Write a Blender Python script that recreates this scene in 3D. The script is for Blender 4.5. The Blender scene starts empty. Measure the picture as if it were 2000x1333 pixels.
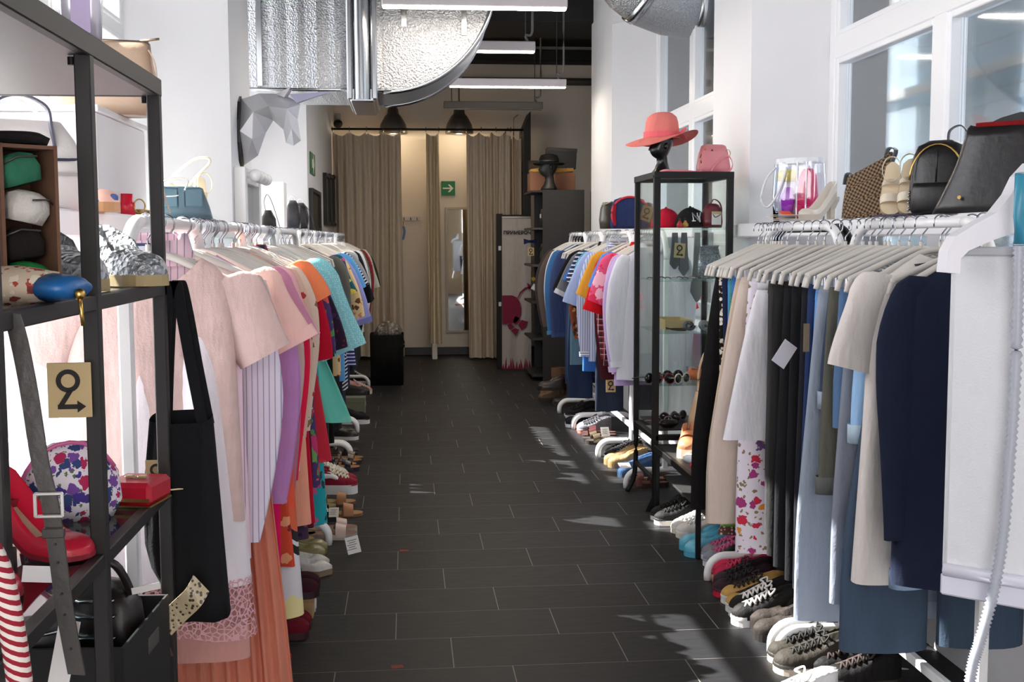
import bpy, math, random
from math import sin, cos, pi, radians, sqrt
from mathutils import Vector, Matrix
SC = bpy.context.scene
COL = SC.collection
# ---------------------------------------------------------------- camera
F_PX, YAW, PITCH, ROLL, EYE = 2260.44, .0905, .0874, -.0029, 1.4506
def camera():
    cy, sy, cp, sp = cos(YAW), sin(YAW), cos(PITCH), sin(PITCH)
    f = Vector((sy*cp, cy*cp, -sp)); r = Vector((cy, -sy, 0)); u = r.cross(f)
    cr, sr = cos(ROLL), sin(ROLL)
    r2 = r*cr + u*sr; u2 = u*cr - r*sr
    m = Matrix((( r2.x, u2.x, -f.x, 0), (r2.y, u2.y, -f.y, 0), (r2.z, u2.z, -f.z, EYE), (0, 0, 0, 1)))
    cd = bpy.data.cameras.new('camera'); cd.sensor_width = 36; cd.lens = 36*F_PX/2000
    cd.clip_start = .05; cd.clip_end = 200
    o = bpy.data.objects.new('camera', cd); COL.objects.link(o); o.matrix_world = m
    SC.camera = o
camera()
# ---------------------------------------------------------------- light
SC.view_settings.view_transform = 'Standard'; SC.view_settings.look = 'None'
SC.view_settings.gamma = 1; SC.view_settings.use_curve_mapping = False
SC.view_settings.exposure = 0.45
SC.cycles.use_denoising = True
SC.cycles.max_bounces = 9; SC.cycles.diffuse_bounces = 5; SC.cycles.glossy_bounces = 4
SC.cycles.transparent_max_bounces = 24; SC.cycles.transmission_bounces = 4
SC.cycles.caustics_reflective = False; SC.cycles.caustics_refractive = False
SC.cycles.sample_clamp_indirect = 6
W = bpy.data.worlds.new('sky'); SC.world = W; W.use_nodes = True
WN = W.node_tree.nodes; WN['Background'].inputs[0].default_value = (1.0, .965, .965, 1); WN['Background'].inputs[1].default_value = 5.5
SUN_DIR = Vector((1.02, -.55, -1)).normalized()
sd = bpy.data.lights.new('sun', 'SUN'); sd.energy = 23; sd.angle = radians(.55); sd.color = (1, .95, .88)
so = bpy.data.objects.new('sun', sd); COL.objects.link(so); so.rotation_euler = SUN_DIR.to_track_quat('-Z', 'Y').to_euler(); so.location = (-6, 9, 7)
def portal(loc, rot, sx, sy):
    d = bpy.data.lights.new('daylight_portal', 'AREA'); d.shape = 'RECTANGLE'; d.size = sx; d.size_y = sy
    d.cycles.is_portal = True
    o = bpy.data.objects.new('daylight_portal', d); COL.objects.link(o); o.location = loc; o.rotation_euler = rot
for yc in (4.2, 8.68):
    portal((2.62, yc, 2.55), (0, radians(90), 0), 2.2, 3.5)
for yc in (4.1, 8.6, ):
    portal((-1.72, yc, 2.55), (0, radians(-90), 0), 2.2, 3.7)
portal((.5, -2.1, 1.9), (radians(90), 0, 0), 2.6, 3.6)
# ---------------------------------------------------------------- helpers
def lin(h):
    if isinstance(h, str):
        h = h.lstrip('#'); c = [int(h[i:i+2], 16)/255 for i in (0, 2, 4)]
    else: c = h
    return tuple(x/12.92 if x <= .04045 else ((x+.055)/1.055)**2.4 for x in c) + (1,)
_M = {}
class NT:
    def __init__(s, name):
        s.m = bpy.data.materials.new(name); s.m.use_nodes = True; s.t = s.m.node_tree; s.n = s.t.nodes; s.b = s.n['Principled BSDF']
    def new(s, typ, **k):
        o = s.n.new(typ)
        for a, v in k.items(): setattr(o, a, v)
        return o
    def link(s, a, b): s.t.links.new(a, b)
    def math(s, op, a, b=None, clamp=False):
        o = s.n.new('ShaderNodeMath'); o.operation = op; o.use_clamp = clamp
        for i, v in ((0, a), (1, b)):
            if v is None: continue
            if isinstance(v, (int, float)): o.inputs[i].default_value = v
            else: s.link(v, o.inputs[i])
        return o.outputs[0]
    def mix(s, fac, a, b):
        o = s.n.new('ShaderNodeMix'); o.data_type = 'RGBA'
        for i, v in ((0, fac), (6, a), (7, b)):
            if isinstance(v, (int, float)): o.inputs[i].default_value = v
            elif isinstance(v, tuple): o.inputs[i].default_value = v
            elif isinstance(v, str): o.inputs[i].default_value = lin(v)
            else: s.link(v, o.inputs[i])
        return o.outputs[2]
    def coord(s, which='Object'):
        o = s.n.new('ShaderNodeTexCoord'); return o.outputs[which]
    def xyz(s, which='Object'):
        o = s.n.new('ShaderNodeSeparateXYZ'); s.link(s.coord(which), o.inputs[0]); return o.outputs
    def noise(s, scale, detail=3, vec=None, rough=.55):
        o = s.n.new('ShaderNodeTexNoise'); o.inputs['Scale'].default_value = scale; o.inputs['Detail'].default_value = detail; o.inputs['Roughness'].default_value = rough
        s.link(vec if vec is not None else s.coord(), o.inputs['Vector']); return o.outputs[0]
    def bump(s, h, strength=.3, dist=.01):
        o = s.n.new('ShaderNodeBump'); o.inputs['Strength'].default_value = strength; o.inputs['Distance'].default_value = dist
        s.link(h, o.inputs['Height']); s.link(o.outputs[0], s.b.inputs['Normal'])
    def set(s, col=None, rough=None, metal=None, **k):
        if col is not None:
            if isinstance(col, (str,)): s.b.inputs['Base Color'].default_value = lin(col)
            elif isinstance(col, tuple): s.b.inputs['Base Color'].default_value = col
            else: s.link(col, s.b.inputs['Base Color'])
        if rough is not None:
            if isinstance(rough, (int, float)): s.b.inputs['Roughness'].default_value = rough
            else: s.link(rough, s.b.inputs['Roughness'])
        if metal is not None: s.b.inputs['Metallic'].default_value = metal
        for a, v in k.items(): s.b.inputs[a.replace('_', ' ')].default_value = v
        return s.m
def plain(col, rough=.6, metal=0, spec=None):
    k = ('p', col, rough, metal, spec)
    if k not in _M:
        t = NT('plain'); t.set(col, rough, metal)
        if spec is not None: t.b.inputs['Specular IOR Level'].default_value = spec
        _M[k] = t.m
    return _M[k]
def cloth(col, var=.12, scale=14, rough=.9, bump=.15):
    k = ('c', col, var, scale, rough)
    if k not in _M:
        t = NT('cloth'); n = t.noise(scale, 4)
        c = lin(col); d = tuple(max(0, x*(1-var)) for x in c[:3]) + (1,); e = tuple(min(1, x*(1+var)) for x in c[:3]) + (1,)
        t.set(t.mix(n, d, e), rough, 0); t.b.inputs['Specular IOR Level'].default_value = .2
        if bump:
            mp = t.new('ShaderNodeMapping'); t.link(t.coord(), mp.inputs[0]); mp.inputs['Scale'].default_value = (13, 13, 4)
            t.bump(t.math('ADD', t.math('MULTIPLY', t.noise(1, 3, mp.outputs[0]), 1.0), t.math('MULTIPLY', t.noise(230, 2), .06)), .55, .03)
        _M[k] = t.m
    return _M[k]
def leather(col, rough=.4, scale=60):
    k = ('l', col, rough, scale)
    if k not in _M:
        t = NT('leather'); t.set(col, rough); t.bump(t.noise(scale, 4), .25, .004); _M[k] = t.m
    return _M[k]
def denim(col, fade=.25):
    k = ('d', col, fade)
    if k not in _M:
        t = NT('denim'); c = lin(col); hi = tuple(min(1, x*(1+fade*2.2)+.01) for x in c[:3]) + (1,); lo = tuple(x*(1-fade) for x in c[:3]) + (1,)
        mq = t.new('ShaderNodeMapping'); t.link(t.coord(), mq.inputs[0]); mq.inputs['Scale'].default_value = (14, 14, 2.2); n = t.noise(1, 5, mq.outputs[0]); w = t.new('ShaderNodeTexWave', wave_type='BANDS', bands_direction='DIAGONAL'); w.inputs['Scale'].default_value = 260; w.inputs['Distortion'].default_value = 2
        t.link(t.coord(), w.inputs[0])
        f = t.math('ADD', t.math('MULTIPLY', n, .8), t.math('MULTIPLY', w.outputs[1], .25))
        t.set(t.mix(f, lo, hi), .9); t.b.inputs['Specular IOR Level'].default_value = .2
        mp = t.new('ShaderNodeMapping'); t.link(t.coord(), mp.inputs[0]); mp.inputs['Scale'].default_value = (16, 16, 5)
        t.bump(t.math('ADD', t.noise(1, 4, mp.outputs[0]), t.math('MULTIPLY', t.noise(160, 3), .08)), .5, .025); _M[k] = t.m
    return _M[k]
def band(t, c, freq, width, off=0):
    f = t.math('FRACT', t.math('ADD', t.math('MULTIPLY', c, freq), off+100))
    return t.math('LESS_THAN', f, width)
def stripes(base, col, freq=40, width=.3, axis=0, skew=0):
    k = ('s', base, col, freq, width, axis, skew)
    if k not in _M:
        t = NT('striped_cloth'); s = t.xyz(); c = s[axis]
        if skew: c = t.math('ADD', c, t.math('MULTIPLY', s[0 if axis == 2 else 2], skew))
        t.set(t.mix(band(t, c, freq, width), base, col), .85); t.b.inputs['Specular IOR Level'].default_value = .2
        _M[k] = t.m
    return _M[k]
def plaid(base, c1, c2, freq=14, c3=None):
    k = ('pl', base, c1, c2, freq, c3)
    if k not in _M:
        t = NT('plaid_cloth'); s = t.xyz()
        a = band(t, s[0], freq, .45); b = band(t, s[2], freq, .45); d = band(t, s[0], freq, .08, .7); e = band(t, s[2], freq, .08, .7)
        c = t.mix(t.math('MULTIPLY', t.math('ADD', a, b), .5), base, c1)
        c = t.mix(t.math('MAXIMUM', d, e), c, c2)
        t.set(c, .9); _M[k] = t.m
    return _M[k]
def floral(base, cols, scale=14, size=.34, leaf=None, seedv=0.):
    k = ('f', base, tuple(cols), scale, size, leaf, seedv)
    if k not in _M:
        t = NT('floral_cloth')
        mp = t.new('ShaderNodeMapping'); t.link(t.coord(), mp.inputs[0]); mp.inputs['Location'].default_value = (seedv, seedv*1.7, seedv*.6)
        nz = t.new('ShaderNodeTexNoise'); nz.inputs['Scale'].default_value = scale*4.5; t.link(mp.outputs[0], nz.inputs[0])
        vm = t.new('ShaderNodeVectorMath', operation='MULTIPLY_ADD'); t.link(nz.outputs[1], vm.inputs[0]); vm.inputs[1].default_value = (.34/scale,)*3; t.link(mp.outputs[0], vm.inputs[2])
        v = t.new('ShaderNodeTexVoronoi'); v.inputs['Scale'].default_value = scale*2; t.link(vm.outputs[0], v.inputs['Vector'])
        r = t.new('ShaderNodeValToRGB'); r.color_ramp.interpolation = 'CONSTANT'
        sep = t.new('ShaderNodeSeparateColor'); t.link(v.outputs['Color'], sep.inputs[0]); t.link(sep.outputs[0], r.inputs[0])
        el = r.color_ramp.elements; n = len(cols)
        while len(el) < n: el.new(.5)
        for i, c in enumerate(cols): el[i].position = i/n; el[i].color = lin(c)
        c = base if not isinstance(base, str) else lin(base)
        if leaf:
            v2 = t.new('ShaderNodeTexVoronoi'); v2.inputs['Scale'].default_value = scale*3.6; t.link(vm.outputs[0], v2.inputs['Vector'])
            c = t.mix(t.math('LESS_THAN', v2.outputs[0], .3), c, leaf)
        th = t.math('MULTIPLY', sep.outputs[1], size*1.6)
        c = t.mix(t.math('LESS_THAN', v.outputs[0], th), c, r.outputs[0])
        t.set(c, .85); t.b.inputs['Specular IOR Level'].default_value = .2; _M[k] = t.m
    return _M[k]
def dots(base, col, scale=40, size=.3):
    k = ('o', base, col, scale, size)
    if k not in _M:
        t = NT('dotted_cloth'); v = t.new('ShaderNodeTexVoronoi'); v.inputs['Scale'].default_value = scale; v.inputs['Randomness'].default_value = .35
        t.link(t.coord(), v.inputs['Vector'])
        t.set(t.mix(t.math('LESS_THAN', v.outputs[0], size), base, col), .85); _M[k] = t.m
    return _M[k]
def sheer(col, alpha=.6):
    k = ('sh', col, alpha)
    if k not in _M:
        t = NT('sheer_cloth'); t.set(col, .8, Alpha=alpha); _M[k] = t.m
    return _M[k]
def glassmat(tint='#dfeef0', refl=.08, name='glass', blend=.12):
    k = ('g', tint, refl, name)
    if k not in _M:
        t = NT(name); tr = t.new('ShaderNodeBsdfTransparent'); tr.inputs[0].default_value = lin(tint)
        gl = t.new('ShaderNodeBsdfGlossy'); gl.inputs['Roughness'].default_value = .03; gl.inputs[0].default_value = (1, 1, 1, 1)
        fr = t.new('ShaderNodeLayerWeight'); fr.inputs[0].default_value = blend
        mx = t.new('ShaderNodeMixShader'); t.link(t.math('MULTIPLY', t.math('ADD', fr.outputs[0], refl), .9 if blend > .1 else .4, True), mx.inputs[0])
        t.link(tr.outputs[0], mx.inputs[1]); t.link(gl.outputs[0], mx.inputs[2]); t.link(mx.outputs[0], t.n['Material Output'].inputs[0]); _M[k] = t.m
    return _M[k]
def emit(col, s, name='light'):
    k = ('e', col, s)
    if k not in _M:
        t = NT(name); t.set(col, .5); t.b.inputs['Emission Color'].default_value = lin(col); t.b.inputs['Emission Strength'].default_value = s; _M[k] = t.m
    return _M[k]
CHROME = plain('#a4a6ae', .2, 1); WHITEMET = plain('#f2f2f2', .35); BLACKMET = plain('#0c0b0b', .5, 0, .3); WPLASTIC = plain('#d2ccc4', .4)
BLACKPL = plain('#0d0d0e', .35); GOLD = plain('#c9a35a', .3, 1)

class MB:
    """collects shapes; build() links them as one mesh object"""
    def __init__(s): s.v = []; s.f = []; s.sm = []
    def add(s, vs, fs, smooth=True, mtx=None):
        o = len(s.v)
        s.v += [tuple(mtx @ Vector(p)) if mtx else tuple(p) for p in vs]
        s.f += [tuple(i+o for i in f) for f in fs]; s.sm += [smooth]*len(fs); return s
    def box(s, c, d, bev=0.0, mtx=None):
        x, y, z = d[0]/2, d[1]/2, d[2]/2; cx, cy, cz = c
        b = min(bev, x*.9, y*.9, z*.9)
        if b <= 0:
            vs = [(cx+i*x, cy+j*y, cz+k*z) for i in (-1, 1) for j in (-1, 1) for k in (-1, 1)]
            fs = [(0, 1, 3, 2), (4, 6, 7, 5), (0, 4, 5, 1), (2, 3, 7, 6), (0, 2, 6, 4), (1, 5, 7, 3)]
            return s.add(vs, fs, False, mtx)
        vs = []; idx = {}
        for i in (-1, 1):
            for j in (-1, 1):
                for k in (-1, 1):
                    for a in range(3):
                        p = [i*(x-b), j*(y-b), k*(z-b)]; p[a] = (i, j, k)[a]*(x, y, z)[a]
                        idx[i, j, k, a] = len(vs); vs.append((cx+p[0], cy+p[1], cz+p[2]))
        fs = []
        def q(*k): fs.append(tuple(idx[t] for t in k))
        for t in (-1, 1):
            q(*[(t, j, k, 0) for j, k in ((-1, -1), (1, -1), (1, 1), (-1, 1))]); q(*[(j, t, k, 1) for j, k in ((-1, -1), (1, -1), (1, 1), (-1, 1))]); q(*[(j, k, t, 2) for j, k in ((-1, -1), (1, -1), (1, 1), (-1, 1))])
            for u in (-1, 1):
                q((t, u, -1, 0), (t, u, 1, 0), (t, u, 1, 1), (t, u, -1, 1)); q((t, -1, u, 0), (t, 1, u, 0), (t, 1, u, 2), (t, -1, u, 2)); q((-1, t, u, 1), (1, t, u, 1), (1, t, u, 2), (-1, t, u, 2))
                for w in (-1, 1): q((t, u, w, 0), (t, u, w, 1), (t, u, w, 2))
        return s.add(vs, fs, False, mtx)
    def loft(s, rings, cap0=True, cap1=True, closed=True, smooth=True, mtx=None):
        n = len(rings[0]); vs = [p for r in rings for p in r]; fs = []
        for i in range(len(rings)-1):
            for k in range(n if closed else n-1):
                k2 = (k+1) % n; fs.append((i*n+k, i*n+k2, (i+1)*n+k2, (i+1)*n+k))
        if cap0: fs.append(tuple(range(n-1, -1, -1)))
        if cap1: fs.append(tuple(range((len(rings)-1)*n, len(rings)*n)))
        return s.add(vs, fs, smooth, mtx)
    def tube(s, path, r, n=8, flat=1.0, up=(0, 0, 1), cap=True, mtx=None):
        P = [Vector(p) for p in path]; rings = []; up = Vector(up)
        for i, p in enumerate(P):
            t = (P[min(i+1, len(P)-1)]-P[max(i-1, 0)])
            if t.length < 1e-9: t = Vector((0, 0, 1))
            t.normalize(); a = t.cross(up)
            if a.length < 1e-3: a = t.cross(Vector((1, 0, 0)))
            a.normalize(); b = a.cross(t)
            rr = r[i] if isinstance(r, (list, tuple)) else r
            rings.append([p + a*cos(2*pi*k/n)*rr + b*sin(2*pi*k/n)*rr*flat for k in range(n)])
        return s.loft(rings, cap, cap, mtx=mtx)
    def strap(s, path, w, th, side=(1, 0, 0), mtx=None):
        """flat band along path; side = direction of its width"""
        P = [Vector(p) for p in path]; sd = Vector(side).normalized(); rings = []
        for i, p in enumerate(P):
            t = (P[min(i+1, len(P)-1)]-P[max(i-1, 0)]).normalized(); nn = t.cross(sd)
            nn = nn.normalized() if nn.length > 1e-6 else Vector((0, 0, 1))
            rings.append([p+sd*w/2+nn*th/2, p-sd*w/2+nn*th/2, p-sd*w/2-nn*th/2, p+sd*w/2-nn*th/2])
        return s.loft(rings, smooth=False, mtx=mtx)
    def cyl(s, a, b, r, n=16, r2=None, mtx=None):
        a = Vector(a); b = Vector(b); t = (b-a).normalized(); x = t.cross(Vector((0, 0, 1)))
        if x.length < 1e-3: x = Vector((1, 0, 0))
        x.normalize(); y = t.cross(x); r2 = r if r2 is None else r2
        vs = [a+x*cos(2*pi*k/n)*r+y*sin(2*pi*k/n)*r for k in range(n)] + [b+x*cos(2*pi*k/n)*r2+y*sin(2*pi*k/n)*r2 for k in range(n)]
        o = s.add(vs, [(k, (k+1) % n, n+(k+1) % n, n+k) for k in range(n)], True, mtx)
        s.add(vs, [tuple(range(n-1, -1, -1)), tuple(range(n, 2*n))], False, mtx); return o
    def lathe(s, prof, n=24, c=(0, 0, 0), mtx=None, sx=1, sy=1):
        rings = [[(c[0]+r*sx*cos(2*pi*k/n), c[1]+r*sy*sin(2*pi*k/n), c[2]+z) for k in range(n)] for r, z in prof]
        return s.loft(rings, prof[0][0] > 1e-6, prof[-1][0] > 1e-6, mtx=mtx)
    def ball(s, c, r, n=12, sz=1, mtx=None):
        return s.lathe([(max(1e-5, r*sin(pi*i/n)), -r*sz*cos(pi*i/n)) for i in range(n+1)], n+4, c, mtx)
    def prism(s, pts, d0, d1, axis=1, smooth=False, mtx=None):
        """polygon pts (a,b) in the plane normal to axis, extruded d0..d1"""
        def P(a, b, d): return (d, a, b) if axis == 0 else ((a, d, b) if axis == 1 else (a, b, d))
        n = len(pts); vs = [P(a, b, d0) for a, b in pts]+[P(a, b, d1) for a, b in pts]
        s.add(vs, [tuple(range(n)), tuple(range(2*n-1, n-1, -1))], False, mtx)
        return s.add(vs, [(k, n+k, n+(k+1) % n, (k+1) % n) for k in range(n)], smooth, mtx)
    def build(s, name, m, parent=None, loc=None):
        me = bpy.data.meshes.new(name); me.from_pydata(s.v, [], s.f); me.polygons.foreach_set('use_smooth', s.sm)
        me.materials.append(m); me.update()
        o = bpy.data.objects.new(name, me); COL.objects.link(o)
        if parent: o.parent = parent
        if loc: o.location = loc
        return o
def fixnorm(o):
    import bmesh
    b = bmesh.new(); b.from_mesh(o.data); bmesh.ops.recalc_face_normals(b, faces=b.faces); b.to_mesh(o.data); b.free(); return o
def tag(o, label=None, cat=None, group=None, kind=None):
    if label: o['label'] = label
    if cat: o['category'] = cat
    if group: o['group'] = group
    if kind: o['kind'] = kind
    return o
def thing(name, label, cat, loc=(0, 0, 0), rz=0, group=None, rot=None):
    o = bpy.data.objects.new(name, None); COL.objects.link(o); o.empty_display_size = .05
    o.location = loc; o.rotation_euler = rot if rot else (0, 0, rz)
    return tag(o, label, cat, group)
KIDS = {}
def dup(root, loc, rz=0, label=None, group=None, rot=None):
    r = root.copy(); COL.objects.link(r); r.location = loc; r.rotation_euler = rot if rot else (0, 0, rz)
    if label: r['label'] = label
    if group: r['group'] = group
    for ch in kids(root):
        c = ch.copy(); COL.objects.link(c); c.parent = r
        for g in kids(ch):
            d = g.copy(); COL.objects.link(d); d.parent = c
    return r
def kids(o):
    return [c for c in bpy.data.objects if c.parent == o] if o.name not in KIDS else KIDS[o.name]
def struct(o): o['kind'] = 'structure'; return o
def lerp(a, b, t): return a+(b-a)*t
def arc(c, r, a0, a1, n, plane='xz'):
    out = []
    for i in range(n+1):
        a = radians(lerp(a0, a1, i/n)); u, v = c[0]+r*cos(a), c[2]+r*sin(a)
        if plane == 'xz': out.append((u, c[1], v))
        elif plane == 'yz': out.append((c[0], c[1]+r*cos(a), c[2]+r*sin(a)))
        else: out.append((c[0]+r*cos(a), c[1]+r*sin(a), c[2]))
    return out
def bez(p0, p1, p2, p3, n=12):
    p0, p1, p2, p3 = map(Vector, (p0, p1, p2, p3)); o = []
    for i in range(n+1):
        t = i/n; o.append(p0*(1-t)**3+p1*3*t*(1-t)**2+p2*3*t*t*(1-t)+p3*t**3)
    return o
def spline(pts, n=6):
    P = [Vector(p) for p in pts]; o = []
    for i in range(len(P)-1):
        a, b, c, d = P[max(i-1, 0)], P[i], P[i+1], P[min(i+2, len(P)-1)]
        for k in range(n):
            t = k/n; o.append(.5*((2*b)+(c-a)*t+(2*a-5*b+4*c-d)*t*t+(3*b-a-3*c+d)*t**3))
    o.append(P[-1]); return o
# pixel of the photograph -> point of the place (camera solved from the floor tiling), for reading sizes off the photo
_cy, _sy, _cp, _sp = cos(YAW), sin(YAW), cos(PITCH), sin(PITCH)
_f = Vector((_sy*_cp, _cy*_cp, -_sp)); _r0 = Vector((_cy, -_sy, 0)); _u0 = _r0.cross(_f)
_r = _r0*cos(ROLL)+_u0*sin(ROLL); _u = _u0*cos(ROLL)-_r0*sin(ROLL)
def un(px, py, x=None, y=None, z=None):
    d = _f+_r*(px-1000)/F_PX-_u*(py-666.5)/F_PX
    t = x/d.x if x is not None else (y/d.y if y is not None else (z-EYE)/d.z)
    return Vector((0, 0, EYE))+d*t
# ================================================================ the room
def wallmat(col='#eeeef0'):
    t = NT('painted_plaster'); n = t.noise(3, 5); t.set(t.mix(n, col, tuple(x*.93 for x in lin(col)[:3])+(1,)), .75); t.bump(t.noise(30, 4), .08, .01); return t.m
WALLM = wallmat(); BACKM = wallmat('#eee4d6'); CEILM = wallmat('#3a3836')
def floormat():
    t = NT('slate_tile'); s = t.xyz('Object')
    v = t.math('DIVIDE', t.math('ADD', s[1], 60-3.8263), .3); row = t.math('FLOOR', v); fv = t.math('FRACT', v)
    uu = t.math('ADD', t.math('ADD', t.math('DIVIDE', t.math('ADD', s[0], .2538), .6), t.math('DIVIDE', t.math('SUBTRACT', row, 202.), 3.)), 100)
    fu = t.math('FRACT', uu)
    du = t.math('MINIMUM', fu, t.math('SUBTRACT', 1, fu)); dv = t.math('MINIMUM', fv, t.math('SUBTRACT', 1, fv))
    g = t.math('MAXIMUM', t.math('LESS_THAN', du, .0028), t.math('LESS_THAN', dv, .0035))
    cell = t.math('ADD', t.math('FLOOR', uu), t.math('MULTIPLY', row, 7.13))
    wn = t.new('ShaderNodeTexWhiteNoise', noise_dimensions='1D'); t.link(cell, wn.inputs['W'])
    mp = t.new('ShaderNodeMapping'); t.link(t.coord(), mp.inputs[0]); mp.inputs['Scale'].default_value = (1, 4, 1)
    n = t.noise(9, 6, mp.outputs[0], .65)
    base = t.mix(t.math('ADD', t.math('MULTIPLY', n, .7), t.math('MULTIPLY', wn.outputs[0], .3)), '#161617', '#2b2b2d')
    t.set(t.mix(g, base, '#8d8780'), t.math('ADD', t.math('MULTIPLY', n, .22), .40)); t.b.inputs['Specular IOR Level'].default_value = .22
    t.bump(t.math('SUBTRACT', n, t.math('MULTIPLY', g, .6)), .25, .004); return t.m
b = MB(); b.box((.6, 6.5, -.05), (7.4, 18, .1)); struct(b.build('floor', floormat()))
XL, XR, XWL, XWR = -.87, 1.85, -1.35, 2.25   # wall faces and window planes
CZ = 3.85
b = MB(); b.box((1.1, 6.5, CZ+.05), (5.4, 18, .1)); struct(b.build('ceiling', CEILM))
b = MB(); b.box((.45, 6.5, 7.0), (4.1, 18, 5.9)); struct(b.build('wall_upper_sun_block', CEILM))  # unseen upper storeys, added to keep sun off the building opposite
# side walls: piers, parapets under the windows, heads over them (arched at the pier side)
def recess_wall(name, xf, xw, xo, recs, y0, y1, far_open=None):
    """xf room face, xw window plane, xo outside face; recs = (ya, yb, splay)"""
    b = MB(); sg = 1 if xo > xf else -1
    cur = y0
    def pier(a, c, sa, sc):
        pts = [(xf, a), (xf, c), (xw, c+sc), (xo, c+sc), (xo, a-sa), (xw, a-sa)]
        b.prism(pts, 0, CZ, 2)
    prev_s = 0
    for ya, yb, s in recs:
        pier(cur, ya, prev_s, s*.0+ .0)
        # parapet and head
        b.box(((xf+xo)/2, (ya+yb)/2, .43), (abs(xo-xf), yb-ya+.5, .86))
        n = 14; pts = [(ya, CZ), (ya, 3.36)]
        for i in range(1, n): 
            t = i/n; pts.append((lerp(ya, yb, t), 3.36+.16*(1-(2*t-1)**4)))
        pts += [(yb, 3.36), (yb, CZ)]
        b.prism(pts, xf, xw+.02*sg, 0)
        b.box(((xw+xo)/2, (ya+yb)/2, (CZ+3.42)/2), (abs(xo-xw), yb-ya+.5, CZ-3.42))
        cur = yb; prev_s = s
    pier(cur, y1, prev_s, 0)
    return struct(fixnorm(b.build(name, WALLM)))
recess_wall('wall_left', XL, XWL, -1.62, [(2.2, 5.97, .24), (6.72, 10.5, .24)], -2.0, 14.6)
recess_wall('wall_right', XR, XWR, 2.52, [(2.5, 6.16, .2), (6.93, 10.4, .2)], -2.0, 11.56)
# behind the last pier the shop opens to the right
b = MB(); b.box((3.75, 13.0, CZ/2), (.1, 3.2, CZ)); b.box((3.1, 11.5, CZ/2), (1.3, .1, CZ)); struct(b.build('wall_back_right', BACKM))
b = MB(); b.box((1.4, 14.65, CZ/2), (4.8, .1, CZ)); struct(b.build('wall_back', BACKM))
b = MB(); b.box((.5, 14.588, .05), (2.74, .02, .1), .004); struct(b.build('baseboard_back', BLACKPL))
# unseen shop front behind the viewer, its opening put in for fill daylight
b = MB(); b.box((-1.2, -2.05, CZ/2), (.8, .1, CZ)); b.box((2.1, -2.05, CZ/2), (.9, .1, CZ)); b.box((.5, -2.05, 3.5), (2.6, .1, .7)); b.box((.5, -2.05, .1), (2.6, .1, .2)); struct(b.build('wall_front', WALLM))
b = MB(); b.box((1.15, -2.0, CZ/2), (.7, .14, CZ)); struct(b.build('wall_front_mirror_block', wallmat('#b09a7c')))  # unseen tan pier, added so the fitting-room mirror reflects no bright sky
# dark downstand beams and a pipe across the ceiling at the back
BEAMM = plain('#0c0b0b', .7)
for i, (y, z, w, h) in enumerate(((11.9, 3.72, .9, .3), (14.35, 3.68, .3, .14))):
    b = MB(); b.box((1.4, y, z), (5.0, w, h), .01); struct(b.build('trim_%d' % (i+1), BEAMM))
b = MB(); b.cyl((.7, 14.45, 3.40), (3.6, 14.45, 3.40), .045, 14); struct(b.build('trim_3', plain('#4a4641', .5)))
# ---- windows
FRAMEM = plain('#f1f2f4', .3)
def window(name, x, ya, yb, z0, z1, mull, trans, sg, deep=.09, th=.12, sw=.035):
    b = MB(); fw = .075; yc = (ya+yb)/2
    for y in (ya+fw/2, yb-fw/2): b.box((x, y, (z0+z1)/2), (deep, fw, z1-z0), .006)
    for z in (z0+fw/2, z1-fw/2): b.box((x, yc, z), (deep, yb-ya, fw), .006)
    for m in mull: b.box((x, m, (z0+z1)/2), (deep*.96, .115, z1-z0), .006)
    for z in trans: b.box((x, yc, z), (deep*.98, yb-ya, th), .006)
    o = struct(b.build(name, FRAMEM))
    gl = glassmat('#f3f5f7', .04, 'window_glass'); ys = [ya+fw]+[q for m in mull for q in (m-.05, m+.05)]+[yb-fw]; zs = [z0+fw]+[q for m in trans for q in (m-th*.42, m+th*.42)]+[z1-fw]
    for i in range(0, len(ys), 2):
        for j in range(0, len(zs), 2):
            g = MB(); g.box((x+sg*.01, (ys[i]+ys[i+1])/2, (zs[j]+zs[j+1])/2), (.006, ys[i+1]-ys[i]+.01, zs[j+1]-zs[j]+.01)); p = g.build('pane', gl, o)
            # sash around the pane
            s = MB(); a, c, e, f2 = ys[i], ys[i+1], zs[j], zs[j+1]; w2 = sw
            for yy in (a+w2/2, c-w2/2): s.box((x-sg*.012, yy, (e+f2)/2), (.05, w2, f2-e), .004)
            for zz in (e+w2/2, f2-w2/2): s.box((x-sg*.012, (a+c)/2, zz), (.05, c-a-2*w2, w2), .004)
            s.build('sash', FRAMEM, o)
    return o
window('window_1', XWR, 2.5, 5.96, .86, 3.42, (3.60, 4.70), (2.43,), 1)
window('window_2', XWR, 6.93, 10.2, .86, 3.42, (7.9, 8.93), (2.43,), 1)
window('window_3', XWL, 2.2, 5.73, .86, 3.42, (3.5, 4.5), (2.43,), -1, .06, .07, .022)
window('window_4', XWL, 6.72, 10.26, .86, 3.42, (7.75, 8.40, 8.82), (2.43,), -1, .06, .07, .022)
# narrow white display boards running in front of the windows
def board(name, xc, y0, y1, w=.18):
    b = MB(); b.box((xc, (y0+y1)/2, 1.495), (w, y1-y0, .07), .006)
    return struct(b.build(name, plain('#f3f2f3', .4)))
board('sill_1', 1.83, 2.3, 6.24); board('sill_2', 1.83, 6.99, 10.3)
board('sill_3', -.93, 2.2, 5.95, .2); board('sill_4', -.92, 6.8, 10.4, .16)
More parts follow.
